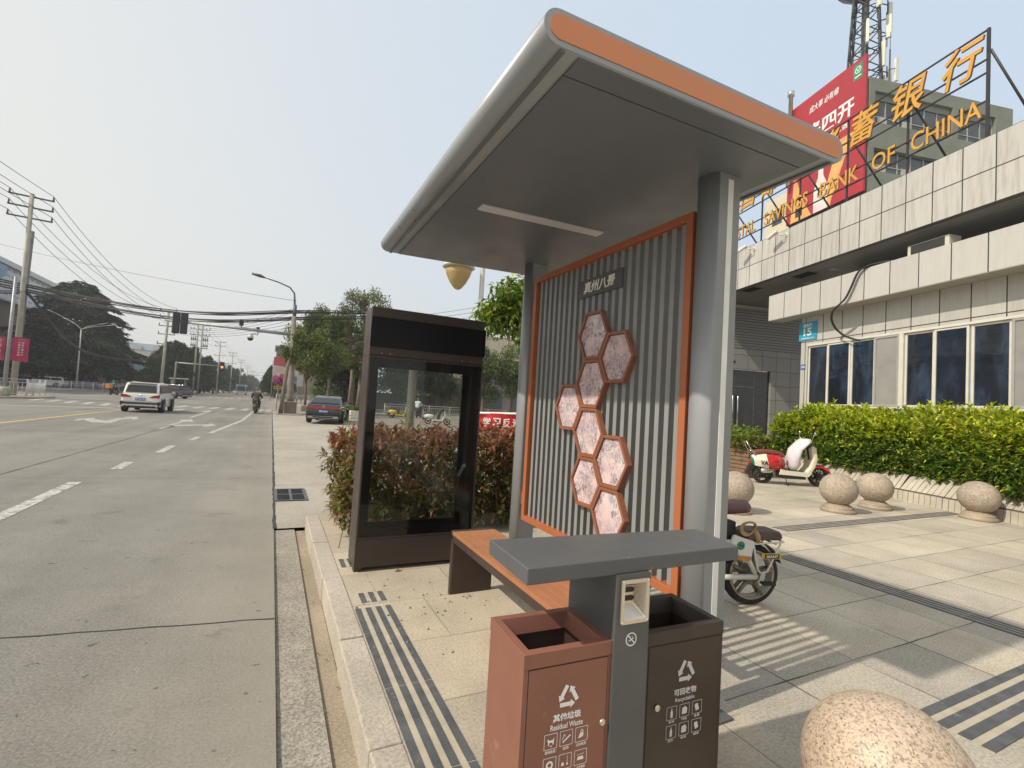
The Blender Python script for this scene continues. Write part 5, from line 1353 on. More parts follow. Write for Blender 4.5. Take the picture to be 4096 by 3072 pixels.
for (a, rr, z, hh) in ((3.9, 1.5, 38.0, 4.2), (5.6, 2.6, 36.8, 3.4), (5.6, 2.7, 31.0, 2.6), (4.1, 1.7, 32.2, 2.4), (3.3, 1.7, 34.5, 2.2), (5.1, 1.7, 30.3, 1.7), (4.8, 1.7, 35.5, 2.2), (3.7, 1.6, 27.8, 1.6)):
    x, y = rr * math.cos(a), rr * math.sin(a)
    mb = MB(); mb.box(-.22, .22, -.12, .12, 0, hh, M=Matrix.Translation((x, y, z)) @ Matrix.Rotation(a, 4, 'Z')); o = mb.build('antenna_panel', m_ant, tt, bevel=.04)
    mb = MB(); mb.cyl((x * .9, y * .9, z - 1), (x * .9, y * .9, z + hh + .3), .05, n=6); mb.cyl((x * .5, y * .5, z + .3), (x * .9, y * .9, z + .3), .05, n=6); mb.cyl((x * .5, y * .5, z + hh - .3), (x * .9, y * .9, z + hh - .3), .05, n=6); mb.build('pole', m_rail, o)
# ------------------------------------------------------------------ people
def skin_obj(name, verts, edges, radii, m, parent, sub=2, root=0):
    me = bpy.data.meshes.new(name); me.from_pydata(verts, edges, []); me.update()
    o = bpy.data.objects.new(name, me); COL.objects.link(o)
    if parent is not None: o.parent = parent; ROOTM[o.name] = ROOTM[parent.name]
    s = o.modifiers.new('s', 'SKIN'); s.use_smooth_shade = True
    for i, r in enumerate(radii):
        sv = me.skin_vertices[0].data[i]; sv.radius = r if isinstance(r, tuple) else (r, r); sv.use_root = i == root
    b = o.modifiers.new('d', 'SUBSURF'); b.levels = sub; b.render_levels = sub
    me.materials.append(m); return o
m_skin = mat('skin', (.42, .24, .165), .55, var=.05)
m_hair = mat('grey_hair', (.13, .125, .12), .8, var=.3, vs=20)
def rider(label, loc, rz, jacket, trousers, hair=None, helmet=None, group=None, scale=1.0):
    """seated rider: local x forward, origin on the road under the saddle"""
    t = thing('person', label, 'person', loc, rz, group); t.scale = (scale,) * 3
    V = [(0, 0, .84), (.03, 0, 1.0), (.07, 0, 1.18), (.10, 0, 1.34), (.115, 0, 1.41), (.14, 0, 1.47), (.155, 0, 1.54), (.155, 0, 1.62)]
    E = [(i, i + 1) for i in range(7)]; Rr = [(.15, .13), (.15, .11), (.17, .12), (.15, .10), .055, .06, .085, .08]
    hands = []
    for s in (-1, 1):
        b = len(V); V += [(.09, s * .19, 1.33), (.20, s * .27, 1.12), (.42, s * .30, 1.04), (.49, s * .30, 1.03)]
        E += [(3, b), (b, b + 1), (b + 1, b + 2), (b + 2, b + 3)]; Rr += [.06, .045, .034, .032]; hands.append(b + 3)
        b = len(V); V += [(.05, s * .10, .82), (.36, s * .17, .80), (.33, s * .16, .42), (.33, s * .16, .33), (.45, s * .17, .30)]
        E += [(0, b), (b, b + 1), (b + 1, b + 2), (b + 2, b + 3), (b + 3, b + 4)]; Rr += [.095, .07, .05, .042, .035]
    for h in hands:      # four fingers and a thumb closed on the grip
        hx, hy, hz = V[h]
        for k, ln in enumerate((.036, .04, .038, .03)):
            b = len(V); y = hy + (k - 1.5) * .02; V += [(hx + .035, y, hz + .006), (hx + .045, y, hz - .02 - ln * .3)]; E += [(h, b), (b, b + 1)]; Rr += [.011, .009]
        b = len(V); V += [(hx + .01, hy - .04 * (1 if hy > 0 else -1), hz - .01), (hx + .035, hy - .045 * (1 if hy > 0 else -1), hz - .025)]; E += [(h, b), (b, b + 1)]; Rr += [.012, .010]
    body = skin_obj('body', V, E, Rr, m_skin, t)
    # face: nose, brows and ears on the head
    mb = MB(); mb.prism([(.225, 1.60), (.252, 1.565), (.225, 1.555)], 'y', -.012, .012); mb.build('nose', m_skin, t, bevel=.004)
    for s in (-1, 1): MB().ball((.15, s * .083, 1.585), .02, 8, sz=1.4).build('ear', m_skin, t)
    mb = MB()
    for s in (-1, 1): mb.ball((.226, s * .032, 1.60), .011, 8)
    mb.build('eye', m_blk, t); MB().box(.222, .234, -.024, .024, 1.525, 1.533).build('mouth', mat('lip', (.30, .10, .085), .6), t)
    J = [(0, 0, .80), (.03, 0, 1.0), (.07, 0, 1.18), (.09, 0, 1.34), (.10, 0, 1.44)]; JE = [(0, 1), (1, 2), (2, 3), (3, 4)]; JR = [(.185, .165), (.19, .155), (.215, .165), (.20, .15), .105]
    for s in (-1, 1):
        b = len(J); J += [(.09, s * .20, 1.33), (.20, s * .285, 1.12), (.40, s * .302, 1.045)]; JE += [(3, b), (b, b + 1), (b + 1, b + 2)]; JR += [.10, .075, .052]
    skin_obj('jacket', J, JE, JR, jacket, t)
    J = [(0, 0, .82)]; JE = []; JR = [(.17, .15)]
    for s in (-1, 1):
        b = len(J); J += [(.08, s * .11, .82), (.37, s * .175, .80), (.33, s * .165, .44), (.33, s * .16, .36)]; JE += [(0, b), (b, b + 1), (b + 1, b + 2), (b + 2, b + 3)]; JR += [.115, .088, .068, .06]
    skin_obj('trousers', J, JE, JR, trousers, t)
    for s in (-1, 1): skin_obj('shoe', [(.30, s * .16, .315), (.38, s * .165, .30), (.48, s * .17, .295)], [(0, 1), (1, 2)], [.055, .05, .04], m_blk, t)
    mb = MB(); mb.lathe([(.10, -.04), (.107, .02), (.095, .075), (.05, .112), (.001, .122)] if helmet is None else [(.118, -.05), (.125, .02), (.11, .085), (.06, .125), (.001, .138)], (.145, 0, 1.60), 20)
    mb.build('hair' if helmet is None else 'helmet', hair or helmet or m_hair, t)
    return t
m_jkt = mat('dark_olive_jacket', (.055, .052, .045), .85, var=.2, vs=8, bump=.4, bs=14)
m_trs = mat('dark_trousers', (.035, .032, .036), .85, var=.2)
m_reds = mat('faded_red_plastic', (.13, .03, .022), .4, var=.15)
RX, RYY = -.86, 36.2
hd = rad(88)
scooter('dark red scooter ridden away along the lane line', (RX - .05, RYY - .1, RZ), hd, m_reds, None, m_blk, m_reds, m_reds, group='scooters on the road')
rider('person in dark olive jacket riding the dark red scooter away down the road', (RX - .03, RYY + .08, RZ), hd, m_jkt, m_trs, m_hair)
m_teal = mat('teal_jacket', (.02, .17, .15), .8, var=.1); m_obox = mat('orange_delivery_box', (.60, .20, .05), .5)
scooter('black delivery scooter crossing the junction with an orange box', (-16.6, 70.2, RZ), rad(75), m_blk, None, m_blk, m_blk, m_blk, group='scooters on the road', detail=False)
rider('person in teal jacket riding the delivery scooter by the white railing', (-16.55, 70.5, RZ), rad(75), m_teal, m_trs, None, mat('green_helmet', (.03, .2, .12), .4))
db = MB(); db.box(-.28, .28, -.26, .26, 0, .52); o = db.build('delivery_box', m_obox, label='orange food delivery box strapped on the black delivery scooter', cat='box', bevel=.03); o.location = (-16.75, 69.95, .62); o.rotation_euler = (0, 0, rad(75))
for i, (x, y, a, jc, lb) in enumerate(((-16.3, 126, -70, m_jkt, 'dark jacket'), (-14.9, 132, -95, mat('white_jacket', (.55, .55, .55), .8), 'white jacket'), (-12.2, 130, -85, m_teal, 'teal jacket'))):
    scooter('scooter with rider in %s waiting under the dark trees across the junction' % lb, (x, y, RZ), rad(a), m_blk, group='scooters on the road', detail=False)
    rider('person in %s on a scooter before the far dark trees' % lb, (x, y + .2, RZ), rad(a), jc, m_trs, None, m_blk)
# parked scooters seen through the cabinet glass
m_yel = mat('yellow_gloss', (.55, .36, .03), .3, coat=.3)
scooter('yellow and black scooter parked nearest in the row seen through the cabinet glass', (8.4, 37.6, -.118), rad(-20), m_yel, None, m_blk, m_yel, m_yel, group='scooters parked beyond the hedge')
scooter('black scooter parked behind the yellow one beyond the cabinet glass', (8.9, 39.2, -.118), rad(-25), m_blk, None, m_blk, m_yel, m_blk, group='scooters parked beyond the hedge')
scooter('red tailed black scooter at the end of the parked row beyond the glass', (11.2, 40.5, -.118), rad(60), m_blk, None, m_blk, m_red, m_blk, group='scooters parked beyond the hedge')
m_mint = mat('pale_mint_gloss', (.55, .60, .52), .3); m_plum = mat('plum_cloth', (.10, .065, .07), .85, var=.2)
scooter('pale mint scooter with dark plum apron standing alone beyond the cabinet glass', (9.25, 30.7, -.118), rad(-22), m_mint, None, m_blk, m_mint, m_mint, m_plum, group='scooters parked beyond the hedge')
rider('person in white shirt sitting on a parked scooter beyond the glass', (11.25, 40.7, -.118), rad(60), mat('white_shirt', (.6, .62, .64), .8), m_trs)

# ------------------------------------------------------------------ cars
m_cglass = mat('car_glass', (.012, .014, .016), .06, spec=.7, var=.1)
m_lens = mat('tail_lens', (.32, .012, .012), .2, coat=.5, var=.2, vs=12)
m_plate = mat('plate_blue', (.03, .10, .42), .4)
def car(label, loc, rz, paint, kind='suv', plate='', cat='car', group=None, lo=False, name='car'):
    """local y forward, origin on the road midway"""
    t = thing(name, label, cat, loc, rz, group)
    if kind == 'suv':
        L, W, R = 2.2, .915, .36; BY = [(-2.16, .50), (-2.20, .62), (-2.18, .80), (-2.14, 1.02), (-1.5, 1.06), (.75, 1.03), (1.2, .99), (2.0, .86), (2.16, .70), (2.18, .42), (2.08, .26), (-2.02, .30)]
        roofp = [(-2.13, 1.0), (-1.88, 1.50), (-1.72, 1.58), (-.6, 1.62), (.2, 1.58), (.55, 1.48), (1.25, 1.0)]; wy = (-1.32, 1.35)
    elif kind == 'van':
        L, W, R = 2.1, .80, .30; BY = [(-2.08, .45), (-2.1, .7), (-2.08, 1.0), (-1.5, 1.02), (1.5, 1.02), (1.95, .9), (2.08, .7), (2.06, .4), (2.0, .24), (-2.0, .27)]
        roofp = [(-2.06, 1.0), (-1.95, 1.78), (-1.7, 1.88), (.9, 1.88), (1.2, 1.78), (1.85, 1.0)]; wy = (-1.3, 1.3)
    else:
        L, W, R = 2.5, .93, .35; BY = [(-2.42, .46), (-2.5, .62), (-2.49, .80), (-2.42, .99), (-1.75, 1.035), (.95, .99), (1.3, .95), (2.25, .82), (2.46, .66), (2.48, .42), (2.4, .24), (-2.34, .27)]
        roofp = [(-1.95, 1.02), (-1.25, 1.34), (-.75, 1.46), (-.1, 1.485), (.45, 1.43), (1.35, .96)]; wy = (-1.42, 1.55)
    def taper(P, w0, w1, z0, z1, mb, m=0):
        f = lambda z: w0 + (w1 - w0) * min(1, max(0, (z - z0) / (z1 - z0)))
        g = lambda y: 1 - .10 * min(1, max(0, (abs(y) - L + .65) / .65)) ** 2
        n = len(P); vs = [(-f(z) * g(y), y, z) for y, z in P] + [(f(z) * g(y), y, z) for y, z in P]
        mb.add(vs, [tuple(range(n)), tuple(reversed(range(n, 2 * n)))] + [(k, n + k, n + (k + 1) % n, (k + 1) % n) for k in range(n)], m)
    mb = MB(); taper(BY, W, W * .93, .55, 1.06, mb); b = mb.build('body', paint, t, bevel=.07, seg=3)
    zb = 1.0 if kind != 'van' else .98
    gl = MB(); taper(roofp, W * .93, W * (.70 if kind == 'sedan' else .79), zb, max(p[1] for p in roofp), gl); g_ = gl.build('cabin', paint, t, bevel=.07, seg=3)
    ztop = max(p[1] for p in roofp)
    f = lambda z: W * .93 + (W * (.70 if kind == 'sedan' else .79) - W * .93) * (z - zb) / (ztop - zb)
    # side windows
    a = [p for p in roofp]; y0, y1 = a[1][0] + .14, a[-2][0] + .16; zt = ztop - .12
    for s in (-1, 1):
        for (p0, p1) in ((y0, (y0 + y1) / 2 - .04), ((y0 + y1) / 2 + .04, y1)):
            q0 = p0 - (.2 if p0 == y0 else 0); q1 = p1 + (.35 if p1 == y1 else 0)
            MB().add([(s * (f(zb + .07) + .012), q0, zb + .07), (s * (f(zb + .07) + .012), q1, zb + .07), (s * (f(zt) + .012), p1, zt), (s * (f(zt) + .012), p0, zt)], [(0, 1, 2, 3)]).build('side_window', m_cglass, t)
    # rear glass lies on the sloping back of the cabin
    (ya, za), (yb_, zb_) = (roofp[0], roofp[1]) if kind != 'sedan' else (roofp[0], roofp[1])
    n = Vector((0, -(zb_ - za), (yb_ - ya))).normalized() * .02
    P = lambda u, k: Vector((0, ya + (yb_ - ya) * k, za + (zb_ - za) * k)) + Vector((u, n.y, n.z))
    k0, k1 = (.12, .90) if kind != 'sedan' else (.12, .97)
    q_ = .91 if kind == 'suv' else .97; w0 = f(za + (zb_ - za) * k0) * q_ - .09; w1 = f(za + (zb_ - za) * k1) * q_ - .08
    MB().add([P(-w0, k0), P(w0, k0), P(w1, k1), P(-w1, k1)], [(0, 1, 2, 3)]).build('rear_window', m_cglass, t)
    (yc, zc), (yd, zd) = roofp[-1], roofp[-2]
    n2 = Vector((0, (zd - zc), -(yd - yc))).normalized() * .02
    if n2.y < 0: n2 = -n2
    Q = lambda u, k: Vector((u, yc + (yd - yc) * k + n2.y, zc + (zd - zc) * k + n2.z))
    MB().add([Q(-f(zc + .1) + .09, .12), Q(f(zc + .1) - .09, .12), Q(f(zd) - .1, .95), Q(-f(zd) + .1, .95)], [(0, 1, 2, 3)]).build('windscreen', m_cglass, t)
    for s in (-1, 1):
        for y in wy:
            M = Matrix.Translation((s * (W - .11), y, R))
            wl = MB().lathe([(R * .55, -.115), (R * .93, -.115), (R, -.07), (R, .07), (R * .93, .115), (R * .55, .115)], (s * (W - .11), y, R), 28, axis='x').build('wheel', m_tyre, t)
            mb = MB(); mb.lathe([(.001, .0), (R * .62, .0), (R * .66, -.02)], (0, 0, 0), 24, axis='x', M=Matrix.Scale(s, 4, (1, 0, 0)))
            o = mb.build('rim', mat('dark_alloy', (.12, .12, .12), .35, .7, .2), wl); o.location = (s * (W + .008), y, R)
            if not lo:
                mb = MB()
                for k in range(5):
                    a_ = 2 * PI * k / 5; mb.box(-.004, .012, -.02, .02, .05, R * .6, M=Matrix.Rotation(a_, 4, 'X'))
                o2 = mb.build('rim', m_rim, wl); o2.location = (s * (W + .008), y, R)
    arch = MB()
    for s in (-1, 1):
        for y in wy:
            n_ = 14; vs = []
            for k in range(n_ + 1):
                a_ = PI * k / n_; vs += [(s * (W + .004), y + math.cos(a_) * (R + .09), R + math.sin(a_) * (R + .09) - .02), (s * (W + .004), y + math.cos(a_) * (R - .02), R + math.sin(a_) * (R - .02))]
            arch.add(vs, [(2 * k, 2 * k + 2, 2 * k + 3, 2 * k + 1) for k in range(n_)])
    arch.build('wheel_arch', m_blk, t)
    for s in (-1, 1):
        mb = MB(); mb.prism([(s * (W - .02), 1.03), (s * (W + .16), 1.05), (s * (W + .16), 1.17), (s * (W - .0), 1.15)], 'y', .62 if kind != 'sedan' else .75, .70 if kind != 'sedan' else .83); mb.build('mirror', paint, t, bevel=.015)
    ye = -L
    if kind == 'suv':
        for s in (-1, 1):
            mb = MB(); mb.prism([(s * .84, .97), (s * .825, .80), (s * .44, .80), (s * .38, .83), (s * .58, .93)], 'y', ye - .012, ye + .08); mb.build('tail_light', m_lens, t, bevel=.01)
            mb = MB(); mb.lathe([(.05, 0), (.05, .06), (.036, .06), (.036, .01)], (s * .52, ye - .03, .385), 18, axis='y', M=Matrix.Scale(-1, 4, (0, 1, 0))); mb.build('exhaust', m_chrome, t)
        mb = MB(); mb.prism([(-.84, .60), (-.68, .54), (.68, .54), (.84, .60), (.86, .46), (.76, .24), (-.76, .24), (-.86, .46)], 'y', ye - .03, ye + .30); mb.build('bumper_trim', m_blk, t, bevel=.02)
        mb = MB(); mb.prism([(-.74, .44), (.74, .44), (.66, .36), (-.66, .36)], 'y', ye - .042, ye - .02); mb.prism([(-.74, .44), (-.66, .36), (-.74, .30), (-.80, .36)], 'y', ye - .042, ye - .02); mb.prism([(.74, .44), (.66, .36), (.74, .30), (.80, .36)], 'y', ye - .042, ye - .02); mb.build('skid_plate', mat('silver_trim', (.55, .55, .53), .35, .5), t)
        pz = .72
        mb = MB(); mb.prism([(-.62, 1.56), (.62, 1.56), (.58, 1.585), (-.58, 1.585)], 'y', -1.98, -1.62); mb.build('spoiler', paint, t, bevel=.01)
        mb = MB(); [mb.tube([(s * .60, -1.6, 1.57), (s * .62, -1.0, 1.64), (s * .62, .0, 1.625), (s * .60, .35, 1.56)], .018, 6) for s in (-1, 1)]; mb.build('roof_rail', m_chrome, t)
    elif kind == 'sedan':
        mb = MB(); mb.prism([(-.83, .87), (.83, .87), (.81, .79), (.44, .765), (-.44, .765), (-.81, .79)], 'y', ye - .01, ye + .08); mb.build('tail_light', m_lens, t, bevel=.01)
        mb = MB(); mb.box(-.74, .74, ye - .03, ye, .385, .405); mb.box(-.78, .78, ye - .03, ye, .30, .318)
        for s in (-1, 1): mb.box(min(s * .5, s * .74), max(s * .5, s * .74), ye - .035, ye, .33, .375)
        mb.build('bumper_trim', m_chrome, t); pz = .65
        mb = MB(); mb.box(-.80, .80, ye - .02, ye + .05, .235, .30); mb.build('rear_diffuser', m_blk, t, bevel=.01)
        mb = MB(); mb.prism([(0, -.06), (.03, -.045), (.0, .045)], 'x', -.012, .012, M=Matrix.Translation((0, -1.05, 1.44))); mb.build('fin_antenna', m_blk, t)
        mb = MB(); ring2d(mb, 0, .90, .045, .06, ye - .005, 24); bar2d(mb, (-.03, .93), (0, .87), .012, ye - .005); bar2d(mb, (.03, .93), (0, .87), .012, ye - .005); mb.build('badge', m_chrome, t)
    else:
        for s in (-1, 1): MB().box(min(s * .70, s * .78), max(s * .70, s * .78), ye - .02, ye + .05, .75, 1.0).build('tail_light', m_lens, t)
        pz = .6
    if plate:
        mb = MB(); mb.box(-.22, .22, ye - .018, ye, pz - .07, pz + .07); pl_ = mb.build('license_plate', m_plate, t, bevel=.005)
        mb = MB(); put_text(mb, plate, .1, frame_mat((0, ye - .0195, pz), (1, 0, 0), (0, 0, 1)), .001, .003, 0, .39, .085); mb.build('lettering', m_print, pl_)
    if kind == 'suv':
        mb = MB(); mb.lathe([(.001, 0), (.042, 0), (.042, -.01)], (0, ye + .0, .905), 20, axis='y'); mb.build('badge', m_chrome, t)
    return t
m_wcar = mat('white_car_paint', (.70, .69, .64), .25, coat=.6, var=.02); m_bcar = mat('black_car_paint', (.02, .021, .023), .22, coat=.6, var=.1); m_scar = mat('silver_car_paint', (.36, .37, .38), .28, .5, .04, coat=.5); m_blcar = mat('blue_car_paint', (.05, .10, .24), .3, coat=.5)
car('white crossover car seen from behind, leaving the camera on the near lane', (-6.2, 33.75, RZ), 0, m_wcar, 'suv', '苏K·8013M')
car('black saloon car parked on the pavers behind the kerb, chrome strips on its bumper', (2.98, 29.1, -.118), rad(-12.5), m_bcar, 'sedan', '苏K·UA53J')
car('black car half hidden in front of the white crossover, crossing the junction', (-10.9, 69.5, RZ), rad(60), m_bcar, 'suv', lo=True)
G_ = 'cars parked behind the far railing'
for i, (x, y, a, p, k, lb) in enumerate(((-38.0, 101.5, 82, m_scar, 'van', 'pale grey van parked left of the lamp post behind the far railing'), (-30.5, 97, 85, m_wcar, 'suv', 'white car right of the lamp post behind the far railing'), (-26.8, 101, 80, m_scar, 'sedan', 'silver saloon behind the far railing under the red awning'), (-24.5, 104, 100, m_wcar, 'sedan', 'white saloon by the brown shop behind the far railing'), (-33.5, 98, 84, m_blcar, 'sedan', 'blue saloon behind the lamp post and far railing'), (-19.6, 108, 95, m_wcar, 'van', 'white van near the shops left of the crossover car'))):
    car(lb, (x, y, -.02), rad(a), p, k, group=G_, lo=True)
car('white car far along the road beside the right-hand cypress trees', (-1.2, 152, RZ), 0, m_wcar, 'suv', lo=True)
car('silver car behind the white one far along the road by the cypress trees', (-.9, 163, RZ), 0, m_scar, 'sedan', lo=True)
# bus, tricycle stall
bs = thing('bus', 'pale blue bus approaching far down the road', 'bus', (-7.75, 152, RZ))
mb = MB(); mb.box(-1.2, 1.2, 0, 9, .35, 2.75); mb.build('body', mat('bus_blue', (.30, .42, .52), .35, var=.05), bs, bevel=.12, seg=3)
MB().box(-1.05, 1.05, -.02, .06, 1.15, 2.35).build('windscreen', m_cglass, bs, bevel=.02); MB().box(-.8, .8, -.03, .05, 2.42, 2.62).build('destination_board', m_blk, bs)
for s in (-1, 1): MB().box(s * 1.2 - .01, s * 1.2 + .01, .8, 8.6, 1.2, 2.3).build('side_window', m_cglass, bs)
for s in (-1, 1):
    MB().box(s * .95 - .16, s * .95 + .16, -.03, .05, .65, .85).build('headlight', m_print, bs)
    for y in (1.9, 6.6): MB().lathe([(.2, -.13), (.48, -.13), (.5, 0), (.48, .13), (.2, .13)], (s * 1.06, y, .5), 20, axis='x').build('wheel', m_tyre, bs)
MB().box(-1.15, 1.15, -.06, .06, .35, .6).build('bumper', mat('bus_bumper', (.5, .52, .54), .4), bs)
# shared bicycles parked at the far corner
def bicycle(label, x, y, a, col):
    t = thing('bicycle', label, 'bicycle', (x, y, -.03), rad(a), 'bicycles parked at the far corner')
    for wx in (-.5, .5):
        mb = MB(); P = [(wx + .33 * math.cos(k * PI / 10), 0, .33 + .33 * math.sin(k * PI / 10)) for k in range(21)]; mb.tube(P, .022, 6)
        w_ = mb.build('wheel', m_tyre, t)
    mb = MB(); mb.tube([(-.5, 0, .33), (-.12, 0, .30), (.36, 0, .80), (.5, 0, .33)], .025, 6); mb.tube([(-.12, 0, .30), (-.24, 0, .82)], .022, 6); mb.tube([(.36, 0, .80), (.33, 0, 1.0)], .02, 6); mb.tube([(-.5, 0, .33), (-.21, 0, .7)], .018, 6); mb.build('frame', col, t)
    mb = MB(); mb.tube([(.24, -.28, 1.02), (.33, 0, 1.0), (.24, .28, 1.02)], .016, 6); mb.build('handlebar', m_blk, t); MB().ball((-.25, 0, .86), .09, 10, sz=.4).build('saddle', m_blk, t)
for i in range(6): bicycle(['yellow', 'pale blue', 'white', 'orange', 'grey', 'green'][i] + ' bicycle in the row parked at the far right corner', 1.0 + i * .62, 80.4 + i * .12, 80, [m_yel, mat('pale_blue_paint', (.2, .4, .5), .4), m_wcar, m_obox, m_scar, m_grn][i])
# ------------------------------------------------------------------ poles, lamps, signals, wires
m_cpole = mat('weathered_concrete_pole', (.36, .345, .285), .85, var=.2, vs=2, bump=.3, bs=20, dirt=(1.5, .6, (.24, .23, .2)))
m_galv = mat('galvanised_pole', (.33, .335, .33), .5, .4, .12, 3)
m_dpole = mat('dark_steel_pole', (.10, .10, .10), .5, .4, .2, 3)
m_insul = mat('brown_insulator', (.10, .07, .055), .4)
def utility_pole(label, loc, top, r, arms, aw, rz=0, lean=(0, 0), double=False, group='utility poles along the left side of the road', gear=False):
    t = thing('utility_pole', label, 'utility pole', loc, rz, group)
    for i, dx in enumerate((0, .75) if double else (0,)):
        MB().tube([(dx, 0, -.1), (dx + lean[0], lean[1], top)], [r, r * .68], 14).build('pole', m_cpole, t)
    for k, z in enumerate(arms):
        mb = MB(); mb.box(-aw, aw + (.75 if double else 0), -.05, .05, z - .05, z + .05, M=Matrix.Translation((lean[0] * z / top, lean[1] * z / top, 0)))
        a = mb.build('crossarm', m_dpole, t)
        for x in ((-aw + .06, aw - .06) if not double else (-aw + .1, -aw * .5, aw * .5 + .75, aw + .65)):
            mb = MB(); mb.lathe([(.03, .05), (.075, .08), (.04, .14), (.07, .2), (.04, .26), (.055, .32), (.02, .36)], (x + lean[0] * z / top, lean[1] * z / top, z), 10)
            mb.build('insulator', m_insul, a)
    if gear:
        mb = MB()
        for z in (top - 3.4, top - 4.6):
            for x in (-.9, -.6, -.3, 1.05, 1.35, 1.65): mb.lathe([(.05, 0), (.14, .15), (.06, .5), (.02, .9)], (x, 0, z), 8); mb.cyl((x, 0, z), (x, 0, z - .5), .025, n=5)
        mb.box(-1.1, 1.85, -.04, .04, top - 3.45, top - 3.38); mb.box(-1.1, 1.85, -.04, .04, top - 4.9, top - 4.8); mb.build('switch_gear', m_dpole, t)
    return t
utility_pole('tall concrete utility pole with three crossarms at the left edge beside red street banners', (-17.02, 48.05, -.02), 15.1, .19, (13.25, 14.05, 14.85), 1.25, rad(8), (-.1, 0))
for (x0_, y0_) in (): pass
p2 = thing('concrete_stub_pole', 'shorter dark concrete pole strapped behind the tall utility pole', 'utility pole', (-17.2, 48.55, -.02))
MB().tube([(0, 0, -.1), (.12, 0, 12.4)], [.17, .14], 12).build('pole', mat('dark_concrete', (.20, .19, .165), .85, var=.2, vs=2), p2)
utility_pole('concrete utility pole crowded with switch gear behind the traffic signal box', (-13.1, 77.1, -.13), 11.5, .2, (11.3, 10.5, 9.3, 8.2, 6.9), .95, rad(-5), (.1, 0))
utility_pole('twin concrete pole carrying switch gear above the dark trees', (-13.4, 108, 0), 13.6, .17, (13.4, 12.3, 11.2), 1.25, 0, (0, 0), True, gear=True)
for i, (y, lb) in enumerate(((142, 'first'), (180, 'second'), (220, 'third'), (270, 'fourth'), (330, 'fifth'), (400, 'sixth'))):
    utility_pole('concrete pole above the tree row, %s beyond the twin pole' % lb, (-12.6 + i * .35, y, 0), 13.2, .17, (13.0, 12.0, 9.6), 1.1)
# lamp pole with two red street banners
lp = thing('banner_pole', 'round grey lamp pole with block foot carrying red street banners at the left edge', 'pole', (-16.47, 45.2, -.02))
MB().tube([(0, 0, 0), (-.02, 0, 8.3)], [.13, .085], 14).build('pole', m_galv, lp); MB().lathe([(.32, -.05), (.32, .55), (.27, .62), (.13, .66)], n=16).build('foot', m_cpole, lp)
m_ban = mat('magenta_banner', (.33, .022, .07), .7, var=.12, vs=2)
for s, body, x0_ in ((1, '创建文明城市共建美好家园', .16), (-1, '迎省六城', -1.06)):
    b_ = thing('street_banner', 'magenta banner %s of the grey lamp pole' % ('with small columns of text, right' if s > 0 else 'with large characters, left'), 'banner', (-16.47 + x0_, 45.15, 2.45), 0)
    mb = MB(); n = 8; vs = []
    for i in range(n + 1):
        z = 1.65 * i / n; vs += [(0, .03 * math.sin(i * .9), z), (.9, .035 * math.sin(i * .8 + 1), z - .04)]
    mb.add(vs, [(2 * i, 2 * i + 1, 2 * i + 3, 2 * i + 2) for i in range(n)], 0, True); c_ = mb.build('cloth', m_ban, b_)
    mb = MB()
    if s > 0:
        for i, ch in enumerate(body): put_text(mb, ch, .14, frame_mat((.58 - .18 * (i // 6), -.05, 1.28 - (i % 6) * .17), (1, 0, 0), (0, 0, 1)), .002, .003, 0, .13, .13)
        bar2d(mb, (.3, 1.5), (.7, 1.48), .02, -.05)
    else:
        for i, ch in enumerate(body): put_text(mb, ch, .3, frame_mat((.62, -.05, 1.35 - i * .34), (1, 0, 0), (0, 0, 1)), .002, .004, .1, .24, .26)
    mb.build('lettering', mat('faded_print', (.62, .45, .48), .7), c_)
    MB().tube([(-.15 if s > 0 else .05, 0, 1.66), (.9 if s > 0 else 1.05, 0, 1.63)], .016, 6).build('rail', m_dpole, b_)
# street lamps
def arm_lamp(mb, hd_, base, tip, r=.045):
    mb.tube([base, (base[0] * .7 + tip[0] * .3, base[1] * .7 + tip[1] * .3, base[2] * .55 + tip[2] * .45), tip], [r, r * .9, r * .7], 8)
    d = (Vector(tip) - Vector(base)); d.z *= .6; d = d.normalized(); p = Vector(tip)
    hd_.tube([p - d * .15, p + d * .2, p + d * .75], [.06, .11, .07], 10, flat=.45)
sl1 = thing('street_lamp', 'pale lamp post with four arms spread before the dark cedar', 'street lamp', (-26.24, 93.5, -.02))
mb = MB(); mb.tube([(0, 0, 0), (-.08, 0, 9.0)], [.12, .08], 10); hm = MB()
for tx, ty, tz in ((-1.7, .3, 10.2), (2.0, .4, 10.1), (-3.0, -1.2, 11.0), (3.3, -1.0, 9.9)): arm_lamp(mb, hm, (-.08, 0, 9.0), (tx, ty, tz))
mb.build('pole', mat('pale_grey_paint', (.46, .45, .40), .5), sl1); hm.build('lamp_head', mat('lamp_head_pale', (.6, .58, .52), .4), sl1)
